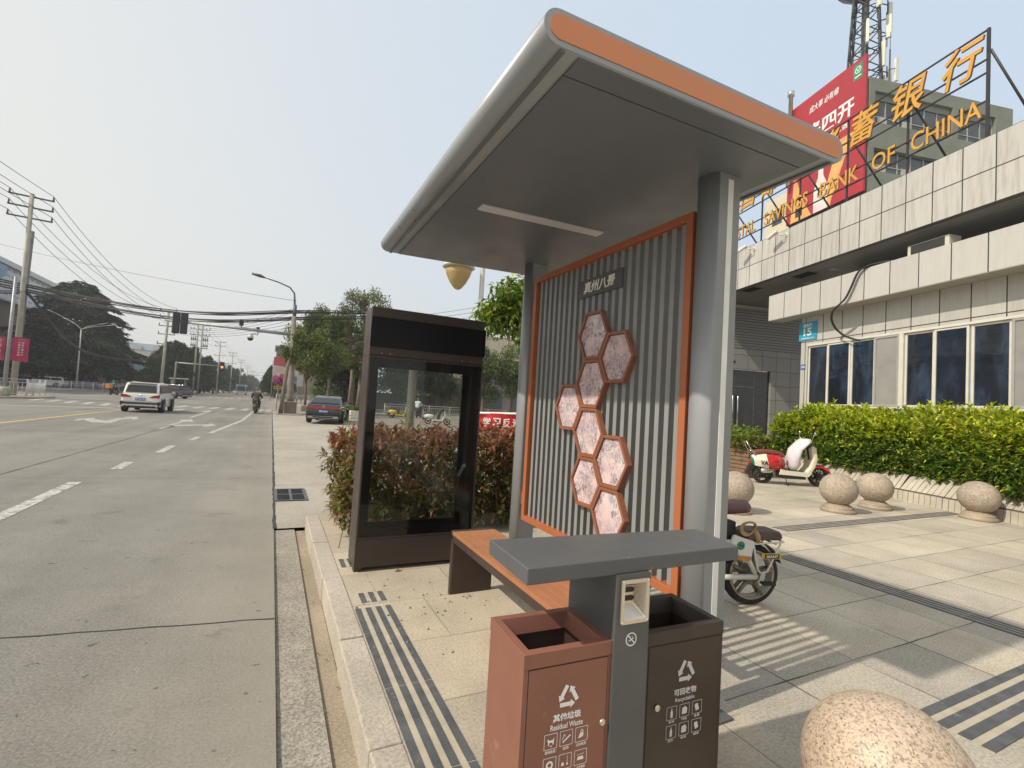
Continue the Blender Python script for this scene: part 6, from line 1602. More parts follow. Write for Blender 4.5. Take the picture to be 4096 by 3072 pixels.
# signal pole on the corner: steel column on a stone block, long arm over the road
tp = thing('traffic_signal', 'traffic signal column on a stone block, its arm carrying cameras and a dark signal box', 'traffic signal', (1.22, 37.45, -.07))
mb = MB(); mb.box(-.40, .40, -.40, .40, -.05, .80); mb.prism([(-.42, -.42), (.42, -.42), (.42, .42), (-.42, .42)], 'z', .8, .87, pb=[(-.2, -.2), (.2, -.2), (.2, .2), (-.2, .2)]); mb.build('foot', mat('brown_stone_block', (.17, .14, .11), .8, var=.2, vs=3), tp, bevel=.02)
MB().tube([(0, 0, .85), (-.05, 0, 1.2), (-.22, 0, 6.9)], [.26, .22, .15], 16).build('column', mat('brown_concrete_column', (.20, .175, .135), .85, var=.25, vs=2, bump=.3, bs=20), tp)
S = lambda x, y, z: (x - 1.22, y - 37.45, z + .07)
MB().tube([S(1.05, 37.5, 5.52), S(-2.8, 38.4, 5.66), S(-6.9, 39.9, 5.83)], [.13, .10, .075], 12).build('arm', m_galv, tp)
for i, x in enumerate((-6.18, -5.72)):
    hb = MB(); q = S(x, 39.45 - i * .05, 0); hb.box(q[0] - .21, q[0] + .21, q[1] - .14, q[1] + .10, 5.02, 6.42 + .06); hh = hb.build('signal_box', mat('signal_black', (.018, .02, .024), .45, var=.2), tp, bevel=.05)
    mb = MB()
    for k in range(3): mb.lathe([(.15, .10), (.16, .28), (.13, .28)], (q[0], q[1], 5.32 + k * .44), 14, axis='y')
    mb.build('hood', m_blk, hh)
mb = MB(); q = S(-2.25, 38.25, 5.7); mb.box(q[0] - .13, q[0] + .13, q[1] - .2, q[1] + .2, q[2] + .15, q[2] + .52); mb.cyl((q[0], q[1], q[2] - .05), (q[0], q[1], q[2] + .2), .04); mb.build('camera', m_blk, tp, bevel=.02)
q = S(-1.2, 38.0, 5.62); mb = MB(); mb.tube([(q[0], q[1], q[2] + .15), (q[0], q[1], q[2] - .35), (q[0] - .25, q[1] - .1, q[2] - .30), (q[0] - .42, q[1] - .2, q[2] - .38)], .03, 8); mb.box(q[0] - .1, q[0] + .1, q[1] - .1, q[1] + .1, q[2] + .10, q[2] + .2); mb.build('camera_bracket', m_dpole, tp)
mb = MB(); mb.lathe([(.04, .24), (.17, .2), (.2, .05), (.2, -.02)], (q[0] - .42, q[1] - .2, q[2] - .62), 18); dd = mb.build('dome_camera', mat('camera_cream', (.55, .5, .38), .5), tp); MB().ball((q[0] - .42, q[1] - .2, q[2] - .64), .185, 18).build('dome', m_blk, dd)
mb = MB(); mb.box(.28, .68, -.10, .14, 1.95, 2.75); mb.box(-.30, -.12, -.12, .12, 2.0, 2.5); mb.build('control_box', mat('pale_box', (.46, .45, .40), .5), tp, bevel=.02)
sl2 = thing('street_lamp', 'tall street lamp with a curved arm reaching left above the signal column', 'street lamp', (1.35, 38.6, -.07))
MB().tube([(-.05, 0, 0), (-.32, 0, 7.2), (-.36, 0, 8.2), (-.42, .05, 8.75), (-.75, .1, 9.15), (-1.5, .1, 9.4), (-2.5, .1, 9.6)], [.11, .09, .075, .06, .05, .045, .04], 10).build('pole', m_dpole, sl2)
MB().tube([(-2.4, .1, 9.58), (-2.7, .1, 9.66), (-3.25, .1, 9.74)], [.05, .12, .08], 10).build('lamp_head', m_dpole, sl2); MB().lathe([(.11, 0), (.13, .4), (.11, .9)], (-.30, 0, 7.0), 10).build('collar', m_dpole, sl2)
# far signal on the left with an amber light
fs = thing('traffic_signal', 'far traffic signal showing an amber arrow on an arm before the dark trees', 'traffic signal', (-12.4, 81.6, RZ))
MB().tube([(0, 0, 0), (.06, 0, 4.9)], [.14, .1], 10).build('column', mat('brown_column', (.2, .17, .13), .7), fs); MB().tube([(0, 0, 4.75), (5.6, 0, 4.75)], [.09, .06], 8).build('arm', m_galv, fs)
hh = MB().box(5.35, 5.9, -.12, .15, 3.95, 5.35).build('signal_box', mat('signal_black', (.02, .02, .02)), fs, bevel=.05); MB().lathe([(.001, .125), (.17, .13), (.17, .10)], (5.62, 0, 4.6), 18, axis='y', M=Matrix.Scale(-1, 4, (0, 1, 0))).build('amber_light', emis('amber_light', (1.0, .30, .05), 1.6), hh)
MB().box(5.0, 5.15, -.06, .06, 4.1, 4.25).build('camera', mat('camera_white', (.6, .6, .55)), fs)
# leaning trunk-like pole, no-stopping sign, sapling support
ns_ = thing('no_stopping_sign', 'round blue and red no-stopping sign with a yellow plate below, left of the leaning pole', 'sign', (.42, 46.5, -.13))
MB().cyl((0, 0, 0), (0, 0, 3.0), .035).build('pole', m_galv, ns_)
mb = MB(); mb.lathe([(.001, 0), (.36, 0), (.36, .02), (.001, .02)], (0, -.06, 2.5), 28, axis='y'); dk = mb.build('disc', mat('sign_blue', (.06, .03, .22), .4), ns_)
mb = MB(); ring2d(mb, 0, 2.5, .30, .36, -.066); bar2d(mb, (-.22, 2.72), (.22, 2.28), .06, -.068); bar2d(mb, (.22, 2.72), (-.22, 2.28), .06, -.067); mb.build('red_border', m_red, dk); MB().box(-.34, .34, -.06, -.04, 1.76, 2.04).build('yellow_plate', mat('sign_yellow', (.60, .36, .05), .5), ns_)
mb = MB(); put_text(mb, '禁止停车', .15, frame_mat((0, -.062, 1.9), (1, 0, 0), (0, 0, 1)), .001, .003, 0, .56, .17); mb.build('lettering', m_blk, ns_)
# railings
m_rw = mat('white_railing_paint', (.62, .61, .58), .5, var=.1, vs=3)
def railing(label, A, B, hgt, sp, seg, z0=-.02, mm=None, lean=0):
    A = Vector((*A, z0)); B = Vector((*B, z0)); d = (B - A); L = d.length; t = d.normalized(); r_ = thing('railing', label, 'railing', A, 0, 'white pedestrian railings')
    n = max(1, round(L / seg)); R_ = MB(); Pp = MB(); Po = MB()
    for z in (.18, hgt - .25, hgt - .04): R_.tube([A + Vector((0, 0, z)), B + Vector((0, 0, z))], .025, 6)
    for i in range(n + 1):
        p = A + t * (L * i / n); Po.cyl(p, p + Vector((0, 0, hgt)), .045, n=8); Po.cyl(p, p + Vector((0, 0, .05)), .12, n=8)
    for i in range(int(L / sp)):
        p = A + t * (sp * (i + .5)); Pp.cyl(p + Vector((0, 0, .18)), p + Vector((0, 0, hgt - .25)), .017, n=5)
    R_.build('rail', mm or m_rw, r_, world=True); Po.build('upright', mm or m_rw, r_, world=True); Pp.build('baluster', mm or m_rw, r_, world=True)
railing('white railing at the left edge beside the banner pole', (-21.5, 46.2), (-15.9, 46.9), 1.25, .22, 1.9)
railing('white railing turning away behind the tall utility pole', (-15.9, 46.95), (-16.6, 52.2), 1.25, .22, 1.9)
railing('long white railing in front of the cedar across the side road', (-25.7, 77), (-22.7, 91.8), 1.2, .3, 2.6)
railing('white railing continuing towards the shops behind the crossover car', (-22.7, 91.9), (-20.2, 100.2), 1.2, .3, 2.6)
railing('white railing on the far right corner behind the black saloon', (.6, 79), (9.6, 80.5), 1.1, .26, 2.4)
railing('pale railing in front of the trees seen through the cabinet glass', (10, 48), (24, 49.5), 1.0, .22, 2.4, -.118)
# cables
def sag(A, B, s, n=14):
    A = Vector(A); B = Vector(B); return [A.lerp(B, i / n) - Vector((0, 0, s * 4 * (i / n) * (1 - i / n))) for i in range(n + 1)]
CG = 'overhead cables'
def cable(label, A, B, s, r=.02, m=None, name='overhead_cable'):
    o = MB().tube(sag(A, B, s), r, 5).build(name, m or m_blk, world=True, label=label, cat='cable', group=CG); return o
def armpt(loc, rz, lean, top, z, x): return Vector(loc) + Matrix.Rotation(rz, 3, 'Z') @ Vector((x + lean[0] * z / top, 0, z + .36))
for z in (13.25, 14.05, 14.85):
    for x, sd_ in ((-1.19, 'outer'), (1.19, 'inner')):
        a = armpt((-17.02, 48.05, -.02), rad(8), (-.1, 0), 15.1, z, x)
        b = Vector((-13.0 + x * .8, 77.1, 11.6 - (14.85 - z) * 1.0))
        nm = {13.25: 'lowest', 14.05: 'middle', 14.85: 'top'}[z]
        cable('thin power line from the %s crossarm, %s end, to the pole across the road' % (nm, sd_), a, b, 1.6, .021)
        cable('power line leaving the frame from the %s crossarm, %s end' % (nm, sd_), a, a + Vector((-4, -30, 1.3)), .5, .021)
def bundle(label, pts, r, n=4):
    mb = MB()
    for k in range(n):
        P = []
        for i, p in enumerate(smooth(pts, 5)): P.append(p + Vector((0, .08 * math.sin(k * 2.1 + i * .25), .11 * math.sin(k * 1.7 + i * .17))))
        mb.tube(P, r, 5)
    return mb.build('cable_bundle', m_blk, world=True, label=label, cat='cable', group=CG)
bundle('thick upper bundle of black cables crossing the street to the signal column', [(-27, 46, 9.2), (-17.0, 48.1, 8.15), (-9.5, 45, 7.15), (-4, 42, 6.95), (1.2, 39, 7.4), (9, 40, 8.6)], .035, 5)
bundle('thick lower bundle of black cables crossing the street under the upper bundle', [(-27, 46, 8.9), (-17.0, 48.1, 7.8), (-9.5, 45, 6.65), (-4, 42, 6.4), (1.2, 39, 6.9), (9, 40, 8.2)], .032, 5)
bundle('dark cable bundle sloping from the utility pole past the cedar', [(-16.9, 48.2, 7.7), (-18.5, 66, 4.6), (-15.5, 76, 4.3), (-13.1, 77.1, 5.6)], .035, 4)
bundle('loose cables fanning out left of the tall utility pole', [(-30, 44, 7.6), (-22, 46.5, 7.0), (-17, 48, 7.6)], .02, 6)
for k in range(6):
    cable('thin wire %s between the street poles over the junction' % ('first', 'second', 'third', 'fourth', 'fifth', 'sixth')[k], (-13.1, 77, 8.4 + k * .35), (1.1, 38.4, 6.2 + k * .28), .7 + .1 * k, .014)
cable('long thin wire sagging from the white building to the street lamp', (-40, 80, 19), (1.1, 38.4, 8.1), .8, .014)
for i in range(8):
    cable('wire of the fan crossing behind the cabinet and white pole, strand %s from the top' % ('first', 'second', 'third', 'fourth', 'fifth', 'sixth', 'seventh', 'last')[i], (6.0, 38.5, 7.4 - i * .22), (20.0, 31.5, 11.0 - i * .5), .5, .014)
for i, (y0_, y1_) in enumerate(((77.1, 108), (108, 142), (142, 180), (180, 220), (220, 270), (270, 330))):
    for z in (13.2, 12.1):
        for x in (-1.0, 1.0): cable('far power line above the tree row, span %d, %s %s wire' % (i + 1, 'upper' if z > 13 else 'lower', 'left' if x < 0 else 'right'), (-13 + i * .3 + x, y0_, z - (2.0 if i == 0 else 0)), (-12.8 + i * .33 + x, y1_, z), .9, .02)
for s in (0, 1): cable(('upper' if s else 'lower') + ' cable strung low across the far road', (-12.3, 300, 10 + 1.5 * s), (3, 302, 10.5 + 1.5 * s), .5, .05)
# bronze lamp column seen through the glass, and white street lamp with a cream bowl
ol = thing('lamp_column', 'fluted bronze column with a thin upper rod, seen through the cabinet glass', 'lamp post', (4.67, 17.83, -.13))
mb = MB(); mb.lathe([(.24, 0), (.25, .3), (.19, .5), (.155, .7), (.15, 2.65), (.18, 2.7), (.17, 2.78), (.07, 2.85)], n=20); mb.build('column', mat('bronze_grey', (.17, .165, .14), .4, .5, .2, 3), ol); MB().cyl((0, 0, 2.8), (.0, 0, 4.0), .05, .04, 8).build('rod', m_galv, ol)
wpz = thing('street_lamp', 'slim white lamp pole with a cream bowl shade hanging just below the shelter roof edge', 'street lamp', (5.98, 14.75, -.118))
MB().tube([(0, 0, 0), (0, 0, 7.2), (-.1, .05, 7.7), (-.42, .2, 7.75), (-.70, .28, 7.3), (-.72, .30, 6.5)], [.10, .078, .07, .05, .04, .04], 14).build('pole', mat('white_pole_paint', (.62, .62, .58), .45), wpz)
bl = MB(); bl.lathe([(.02, -.80), (.12, -.755), (.27, -.56), (.40, -.30), (.46, -.09)], (-.74, .30, 6.06), 28); sh_ = bl.build('bowl_shade', mat('cream_glass_bowl', (.40, .285, .115), .4, var=.14, vs=3), wpz)
bl = MB(); bl.lathe([(.48, -.09), (.54, -.06), (.54, -.03), (.50, -.02), (.50, .07), (.38, .12), (.1, .16), (.05, .5)], (-.74, .30, 6.06), 28); bl.build('shade_cap', mat('grey_lamp_cap', (.5, .5, .48), .5), sh_)
# ------------------------------------------------------------------ trees
m_far = leaf_mat('distant_leaf', .25, .7, .1)
CAM_G = [(.11, .155, .034), (.14, .19, .042), (.075, .115, .026), (.19, .215, .055), (.13, .13, .04)]
leafy_tree('camphor_tree', 'leafy street tree on a thin trunk, its crown hiding the signal column', (2.5, 43.0, -.1), (.11, 3.0, -.1),
           clump_cloud(34, (.25, 0, 4.9), (2.45, 2.0, 2.0), .9, .35), 15000, .25, .12, CAM_G, limb_r=.05, m=m_leaf)
MB().prism([(-.3, -.3), (.3, -.3), (.3, .3), (-.3, .3)], 'z', -.1, .42).build('tree_pedestal', mat('tree_base_stone', (.30, .25, .19), .85, var=.2), label='square stone base round the thin street tree trunk', cat='tree base', bevel=.04).location = (2.5, 43.0, 0)
leafy_tree('camphor_tree', 'broad dense tree behind the thin street tree', (5.2, 53, -.1), (.22, 4, 0), clump_cloud(48, (-.2, 0, 7.2), (3.6, 2.8, 3.7), 1.15, .3), 16000, .32, .15, CAM_G, limb_r=.09, m=m_leaf)
leafy_tree('airy_tree', 'tall open tree with bare branches showing, above the top of the brown cabinet', (8.4, 54, -.1), (.26, 6.2, .3), clump_cloud(54, (.3, 0, 9.0), (3.7, 3.0, 4.0), .95, .5), 10500, .30, .13, [(.15, .17, .055), (.19, .195, .075), (.11, .135, .045)], limb_r=.085, m=m_leaf)
leafy_tree('camphor_tree', 'dense dark tree low behind the palms', (7.2, 57, -.1), (.2, 2.5), clump_cloud(30, (-.4, 0, 4.6), (3.8, 2.5, 3.2), 1.25, .3), 9500, .32, .16, [(.05, .075, .022), (.07, .10, .028), (.04, .06, .02)], m=m_leaf)
leafy_tree('camphor_tree', 'dark tree seen through the left half of the cabinet glass', (13.2, 56, -.1), (.2, 2.6), clump_cloud(24, (0, 0, 5.0), (3.0, 2.5, 3.4), 1.1, .3), 8840, .32, .16, [(.05, .08, .022), (.07, .10, .03)], m=m_leaf)
leafy_tree('camphor_tree', 'rounded dark tree seen through the right half of the cabinet glass', (18.0, 57, -.1), (.2, 2.6), clump_cloud(24, (0, 0, 4.6), (2.6, 2.2, 3.0), 1.0, .3), 7820, .32, .16, [(.055, .085, .025), (.075, .10, .03)], m=m_leaf)
leafy_tree('camphor_tree', 'round green tree right of the brown cabinet, before the stained wall', (20.2, 47.5, -.1), (.2, 2.6), clump_cloud(26, (0, 0, 5.2), (2.4, 2.2, 3.0), .95, .35), 11050, .26, .13, [(.11, .15, .035), (.14, .18, .045), (.08, .12, .03)], m=m_leaf)
leafy_tree('camphor_tree', 'green tree partly hidden by the far shelter post', (23.2, 46.5, -.1), (.2, 2.6), clump_cloud(24, (0, 0, 4.6), (2.4, 2.2, 2.6), .95, .35), 10200, .26, .13, [(.12, .16, .035), (.15, .19, .045), (.09, .13, .03)], m=m_leaf)
# leaning mossy trunk beside the signal column
lt = thing('leaning_tree', 'leaning grey trunk at the kerb corner whose crown mixes with the street tree', 'tree', (.62, 36.65, -.1))
MB().tube([(0, 0, 0), (.08, 0, 1.6), (.20, 0, 3.2), (.4, .2, 4.4)], [.16, .13, .12, .07], 10).build('trunk', mat('grey_bark', (.17, .145, .11), .9, var=.3, vs=10, bump=.5, bs=30), lt)
n_ = 1700; cc = clump_cloud(9, (.7, .4, 4.7), (1.0, 1.0, .8), .5, .3); P = np.concatenate([np.array(c[:3]) + rdir(n_ // 9) * c[3] * rng.uniform(0, 1, (n_ // 9, 1)) ** .5 for c in cc]); n_ = len(P)
leaf_obj('crown', P, rdir(n_) + np.array([0, 0, -.35]), rdir(n_) * .6 + np.array([0, 0, 1.0]), .22, .11, palette(n_, [(.11, .15, .03), (.14, .17, .04), (.09, .12, .03)]), m_leaf, lt, simple=True)
# palms
def palm(label, loc, h, nf=26, fl=1.5):
    t = thing('palm_tree', label, 'palm tree', loc)
    MB().tube([(0, 0, -.1), (.08, 0, h * .5), (0, 0, h)], [.24, .22, .17], 12).build('trunk', mat('fibrous_trunk', (.20, .165, .12), .95, var=.35, vs=12, bump=.8, bs=18), t)
    P = []; A = []; U = []; Ln = []; C = []
    st = MB()
    for i in range(nf):
        az = rnd.uniform(0, 2 * PI); el = rnd.uniform(-.7, 1.2) if i < nf * .75 else rnd.uniform(-1.3, -.5)
        d = np.array([math.cos(az) * math.cos(el), math.sin(az) * math.cos(el), math.sin(el)]); q = np.array([0, 0, h]) + d * fl * .75
        st.tube([(0, 0, h), tuple(q)], .018, 5)
        s = np.cross(d, [0, 0, 1]); s /= np.linalg.norm(s); yl = rnd.random() < .25 or el < -.5
        for k in range(22):
            f = (k / 21 - .5) * 2.6; a = d * math.cos(f) + s * math.sin(f); P.append(q); A.append(a + np.array([0, 0, -.15])); U.append(np.cross(s, d)); Ln.append(.85 * rnd.uniform(.8, 1.1)); C.append((.24, .21, .06) if yl else (.06 * rnd.uniform(.7, 1.4), .10 * rnd.uniform(.7, 1.4), .03))
    st.build('stalk', m_stem, t); leaf_obj('crown', np.array(P), np.array(A), np.array(U), np.array(Ln), .055, np.array(C), m_leaf, t, simple=True, droop=.25)
palm('taller fan palm beside the left edge of the brown cabinet', (6.55, 47, -.1), 6.3, 30)
palm('shorter fan palm with yellow lower fronds beside the cabinet', (7.1, 45.6, -.1), 4.7, 26, 1.2)
# deodar cedars
def cedar(label, loc, H, R0, nb, leaves, skew=(0, 0)):
    t = thing('deodar_cedar', label, 'tree', loc); st = MB(); st.tube([(0, 0, -.1), (.1, 0, H * .5), (0, 0, H)], [.5, .32, .05], 10)
    P = []; A = []; U = []; C = []; Ln = []
    for i in range(nb):
        z = 2.6 + (H - 2.8) * (i / nb) ** 1.15; f = (z - 2.4) / (H - 2.4); rr = R0 * (1 - f) ** .52 * rnd.uniform(.62, 1.2) + .5; az = i * 2.4 + rnd.uniform(-.4, .4)
        d = np.array([math.cos(az), math.sin(az), 0]); rr *= 1 + skew[0] * max(0, d[0]) * (1 - f) - skew[1] * max(0, -d[0]) * (1 - f); s = np.array([-d[1], d[0], 0])
        e = np.array([0, 0, z]); tip = e + d * rr + np.array([0, 0, -.08 * rr - .1]); mid = e + d * rr * .55 + np.array([0, 0, .04 * rr]); st.tube([tuple(e), tuple(mid), tuple(tip)], [.09, .06, .02], 5)
        m = int(leaves * rr / (nb * R0 * .6)); u = rng.uniform(.12, 1, m) ** .7
        base = e * ((1 - u) ** 2)[:, None] + 2 * (u * (1 - u))[:, None] * (2 * mid - .5 * (e + tip)) + (u ** 2)[:, None] * tip if False else np.stack([np.interp(u, [0, .55, 1], [e[k], mid[k], tip[k]]) for k in range(3)], 1)
        lat = rng.normal(size=(m, 1)) * (.30 * rr * (1.15 - u))[:, None]
        p = base + s * lat + np.array([0, 0, 1.0]) * (-.10 * np.abs(lat) + .10 * rng.normal(size=(m, 1)))
        P.append(p); A.append(d * 1.0 + s * np.sign(lat) * rng.uniform(0, 1.1, (m, 1)) + np.array([0, 0, 1.0]) * rng.uniform(-.55, .12, (m, 1))); U.append(np.tile([0, 0, 1.0], (m, 1)) + .25 * rdir(m)); Ln.append(rng.uniform(.55, 1.25, m))
        C.append(palette(m, [(.026, .052, .028), (.036, .068, .034), (.020, .040, .024), (.085, .118, .045)], .28))
    st.build('trunk', m_bark, t); P = np.concatenate(P); leaf_obj('crown', P, np.concatenate(A), np.concatenate(U), np.concatenate(Ln), .17, np.concatenate(C), m_far, t, simple=True, droop=.22)
    return t
cedar('huge dark layered cedar rising behind the far railing on the left', (-30.6, 106, 0), 18.2, 9.6, 160, 28000, (.16, .0))
cedar('smaller cedar to the left of the huge one, before the brown building', (-37.5, 113, 0), 9, 3.6, 50, 4000)

# cypress rows along the far road
def cypress(label, loc, H, R0, seed, name='cypress_tree', nl=1500, cols=[(.035, .058, .028), (.05, .078, .034), (.028, .045, .025), (.065, .09, .04)]):
    t = thing(name, label, 'tree', loc, group=None); MB().tube([(0, 0, -.1), (0, 0, H * .6)], [.22, .1], 8).build('trunk', m_bark, t)
    P = []; A = []
    K = 34
    for k in range(K):
        u = rnd.random(); z = H * (.07 + .80 * u); r_ = R0 * (1 - u ** 2.2 * .75) * (.7 + .3 * min(1, u * 6)) * rnd.uniform(.55, .95); a = rnd.uniform(0, 2 * PI); c = np.array([r_ * math.cos(a), r_ * math.sin(a), z]); m = nl // K
        h_ = H * rnd.uniform(.10, .2); w_ = R0 * rnd.uniform(.2, .36); v = rng.uniform(0, 1, (m, 1)); q = rdir(m); q[:, 2] = 0
        P.append(c + q * w_ * (1 - v) ** .8 + np.array([0, 0, 1.0]) * (v - .35) * h_); A.append(q * .55 + np.array([c[0] / R0 * .4, c[1] / R0 * .4, 1.0]))
    P = np.concatenate(P); n = len(P); leaf_obj('crown', P, np.concatenate(A) + .35 * rdir(n), rdir(n), rng.uniform(.45, 1.0, n), .26, palette(n, cols, .25), m_far, t, simple=True)
    return t
ORD = ['first', 'second', 'third', 'fourth', 'fifth', 'sixth', 'seventh', 'eighth', 'ninth', 'tenth', 'eleventh', 'twelfth', 'thirteenth', 'fourteenth', 'fifteenth', 'sixteenth', 'seventeenth', 'eighteenth', 'nineteenth', 'twentieth']
protoL = [cypress('', (0, 0, 0), 9.6 + i * .5, 3.7, i, nl=3200 if i < 2 else 2400) for i in range(4)]
used = set()
def place_tree(i, x, y, s, label, group):
    p = protoL[i % 4]
    if i % 4 in used: o = dup(p, (x, y, -.02), rnd.uniform(0, 6.28), label, s * rnd.uniform(.9, 1.08))
    else:
        used.add(i % 4); o = p; o.location = (x, y, -.02); o.scale = (s,) * 3; o['label'] = label
    o['group'] = group; return o
Y = 96.0; k = 0
while Y < 420 and k < 20:
    place_tree(k, -16.6 + .0215 * (Y - 96) + rnd.uniform(-.4, .4), Y, .94 if k else .74, '%s dark cypress from the near end of the left-hand row' % ORD[k], 'cypress row left of the far road'); Y += 7.5 + k * 1.1; k += 1
Y = 128.0
for k in range(9): place_tree(k + 1, -20.5 - rnd.uniform(0, 1.5), Y, 1.0, '%s dark cypress of the second rank behind the left-hand row' % ORD[k], 'cypresses behind the left row'); Y += 17
Y = 106.0
for k in range(14): place_tree(k + 2, 1.0 - .022 * (Y - 106) + rnd.uniform(-.4, .4), Y, .74 if k else .80, '%s cypress from the near end of the right-hand row' % ORD[k], 'cypress row right of the far road'); Y += 10 + k * 1.2
# far hazy trees before the apartment block
for i, (x, y, h_) in enumerate(((-44, 205, 13), (-39.5, 215, 14.5), (-36, 208, 11.5), (-47, 222, 12), (-33, 225, 12))):
    cypress('pale hazy tree before the far white apartments, %s from the left' % ('fifth' if i == 4 else ('second', 'third', 'fourth', 'first')[i]), (x, y, 0), h_, 3.0, i, 'hazy_tree', 900, [(.07, .11, .05), (.09, .13, .06)])['group'] = 'trees before the far apartments'
# shrubs and hedge behind the far right railing
def box_shrub(name, label, x0, x1, y0, y1, h_, n, cols):
    P = np.stack([rng.uniform(x0, x1, n), rng.uniform(y0, y1, n), rng.uniform(0, 1, n) ** .5 * h_ * (1 + .12 * np.sin(rng.uniform(x0, x1, n) * 2))], 1); c = np.array([(x0 + x1) / 2, (y0 + y1) / 2, 0])
    t = thing(name, label, 'shrub', tuple(c)); leaf_obj('foliage', P - c, rdir(n) + np.array([0, 0, .4]), rdir(n), .28, .15, palette(n, cols), m_leaf, t, simple=True)
    MB().box(x0 + .3, x1 - .3, y0 + .2, y1 - .2, -.05, h_ * .6).build('stem', m_stem, t, world=True)
box_shrub('clipped_shrub', 'rounded light green shrub behind the black saloon', 5.6, 8.2, 83, 85, 2.3, 1600, [(.13, .22, .035), (.17, .26, .04)])
box_shrub('clipped_shrub', 'darker green hedge right of the light shrub behind the saloon', 8.3, 13.5, 83.4, 86, 2.6, 2600, [(.07, .13, .03), (.10, .17, .035)])
box_shrub('dark_shrub', 'long dark shrub bed behind the pale railing seen through the cabinet glass', 8.5, 27, 60.5, 62.5, 3.4, 4200, [(.05, .08, .022), (.075, .11, .03), (.06, .075, .025)])
cpn = thing('concrete_planter', 'white concrete planter block with grass behind the black saloon', 'planter', (5.25, 34.3, -.118)); MB().box(-.42, .5, -.3, .3, 0, .55).build('tub', mat('white_concrete', (.55, .52, .45), .8, var=.1), cpn, bevel=.03)
n_ = 400; leaf_obj('grass', np.stack([rng.uniform(-.35, .42, n_), rng.uniform(-.22, .22, n_), np.full(n_, .53)], 1), rdir(n_) * .5 + np.array([0, 0, 1.0]), rdir(n_), .38, .025, palette(n_, [(.14, .2, .04), (.22, .22, .07)]), m_leaf, cpn, simple=True)

# ------------------------------------------------------------------ distant buildings
def win_wall(name, label, x0, x1, y0, y1, h_, m, rows, cols, wm, zbase=2.2, face='S', sill=1.2, cat='building', roofm=None, wh=1.3, ww=1.1):
    t = thing(name, label, cat, ((x0 + x1) / 2, (y0 + y1) / 2, 0)); MB().box(x0, x1, y0, y1, -.1, h_).build('wall', m, t, world=True)
    for r_ in range(rows):
        for c_ in range(cols):
            z = zbase + r_ * 3.1; x = x0 + (c_ + .5) * (x1 - x0) / cols
            if z + wh > h_: continue
            MB().box(x - ww / 2, x + ww / 2, y0 - .04, y0 + .02, z, z + wh).build('window', wm, t, world=True)
    MB().box(x0 - .3, x1 + .3, y0 - .3, y1 + .3, h_, h_ + .35).build('roof', roofm or mat('roof_slab', (.3, .29, .27), .8), t, world=True)
    return t
m_bw = mat('distant_window', (.06, .07, .085), .2, var=.3, vs=.4)
m_brownwall = mat('brown_wall', (.215, .155, .115), .85, var=.1, vs=.15)
lb_ = thing('brown_building', 'large brown windowless block with a blue and white glazed upper storey at the left', 'building', (-60, 100, 0))
MB().box(-85, -40, 66, 131, -.1, 13.9).build('wall', m_brownwall, lb_, world=True)
up_m = panel_mat('blue_white_glazing', (.16, .22, .28), 2.2, 1.0, 0, 0, 0, (.50, .51, .50), .34, 'yz', .3, 0)
MB().box(-85, -39.5, 66, 131.6, 13.92, 18.9).build('upper_storey', up_m, lb_, world=True)
mb = MB(); mb.box(-86, -38.9, 65, 132, 18.9, 19.7); mb.box(-86, -39.2, 65.5, 131.9, 13.4, 13.9); mb.build('roof_edge', mat('white_cornice', (.55, .56, .55), .6), lb_, world=True)
mb = MB(); mb.prism([(66, 15.6), (100, 15.6), (103.5, 17.2), (103.5, 18.6), (66, 18.6)], 'x', -39.45, -38.8); mb.build('blue_sign_band', mat('blue_band', (.15, .27, .37), .5), lb_, world=True)
rg = thing('red_gateway', 'red painted gateway with a white arched opening behind the lamp post', 'gate', (-33.2, 117, 0))
MB().box(-36.5, -29.6, 116.5, 118, 0, 5.2).build('wall', mat('red_wall', (.33, .06, .05), .75, var=.1), rg, world=True)
mb = MB(); mb.prism([(-35.2, 0), (-32.4, 0), (-32.4, 2.4), (-33.0, 3.3), (-33.8, 3.6), (-34.6, 3.3), (-35.2, 2.4)], 'y', 116.35, 116.45); mb.build('white_arch', m_rw, rg, world=True); mb = MB(); mb.prism([(-34.8, 0), (-32.8, 0), (-32.8, 2.3), (-33.2, 3.0), (-33.8, 3.2), (-34.4, 3.0), (-34.8, 2.3)], 'y', 116.28, 116.34); mb.build('opening', m_dark, rg, world=True)
aw = MB(); aw.prism([(-30.5, 2.7), (-24.6, 2.5), (-24.6, 2.25), (-30.5, 2.4)], 'y', 111.5, 116.0); aw.build('awning', mat('awning_red', (.36, .045, .05), .7), world=True, label='red flat awning in front of the shops left of the crossover car', cat='awning')
st_ = thing('shop_row', 'low row of shops with blue and brown fascia signs behind the crossover car', 'building', (-27, 127, 0))
MB().box(-35, -19.5, 124, 134, -.1, 5.6).build('wall', mat('tan_shop_wall', (.30, .235, .16), .85, var=.15, vs=.4), st_, world=True)
MB().box(-35.2, -19.2, 123.7, 134.2, 5.6, 5.95).build('roof', mat('rusty_roof', (.30, .22, .17), .7, var=.2), st_, world=True)
MB().box(-34.8, -27.0, 123.8, 123.98, 3.9, 5.5).build('upper_window', m_bw, st_, world=True); MB().box(-35.0, -19.4, 123.7, 123.98, 3.1, 3.85).build('dark_band', mat('dark_band', (.05, .05, .055), .6), st_, world=True)
MB().box(-27.0, -24.2, 123.6, 123.98, 3.9, 5.3).build('blue_sign', mat('pale_blue_sign', (.35, .52, .58), .5), st_, world=True); sg2 = MB().box(-24.1, -19.6, 123.5, 123.98, 3.6, 5.0).build('brown_sign', mat('brown_sign', (.27, .17, .11), .6), st_, world=True)
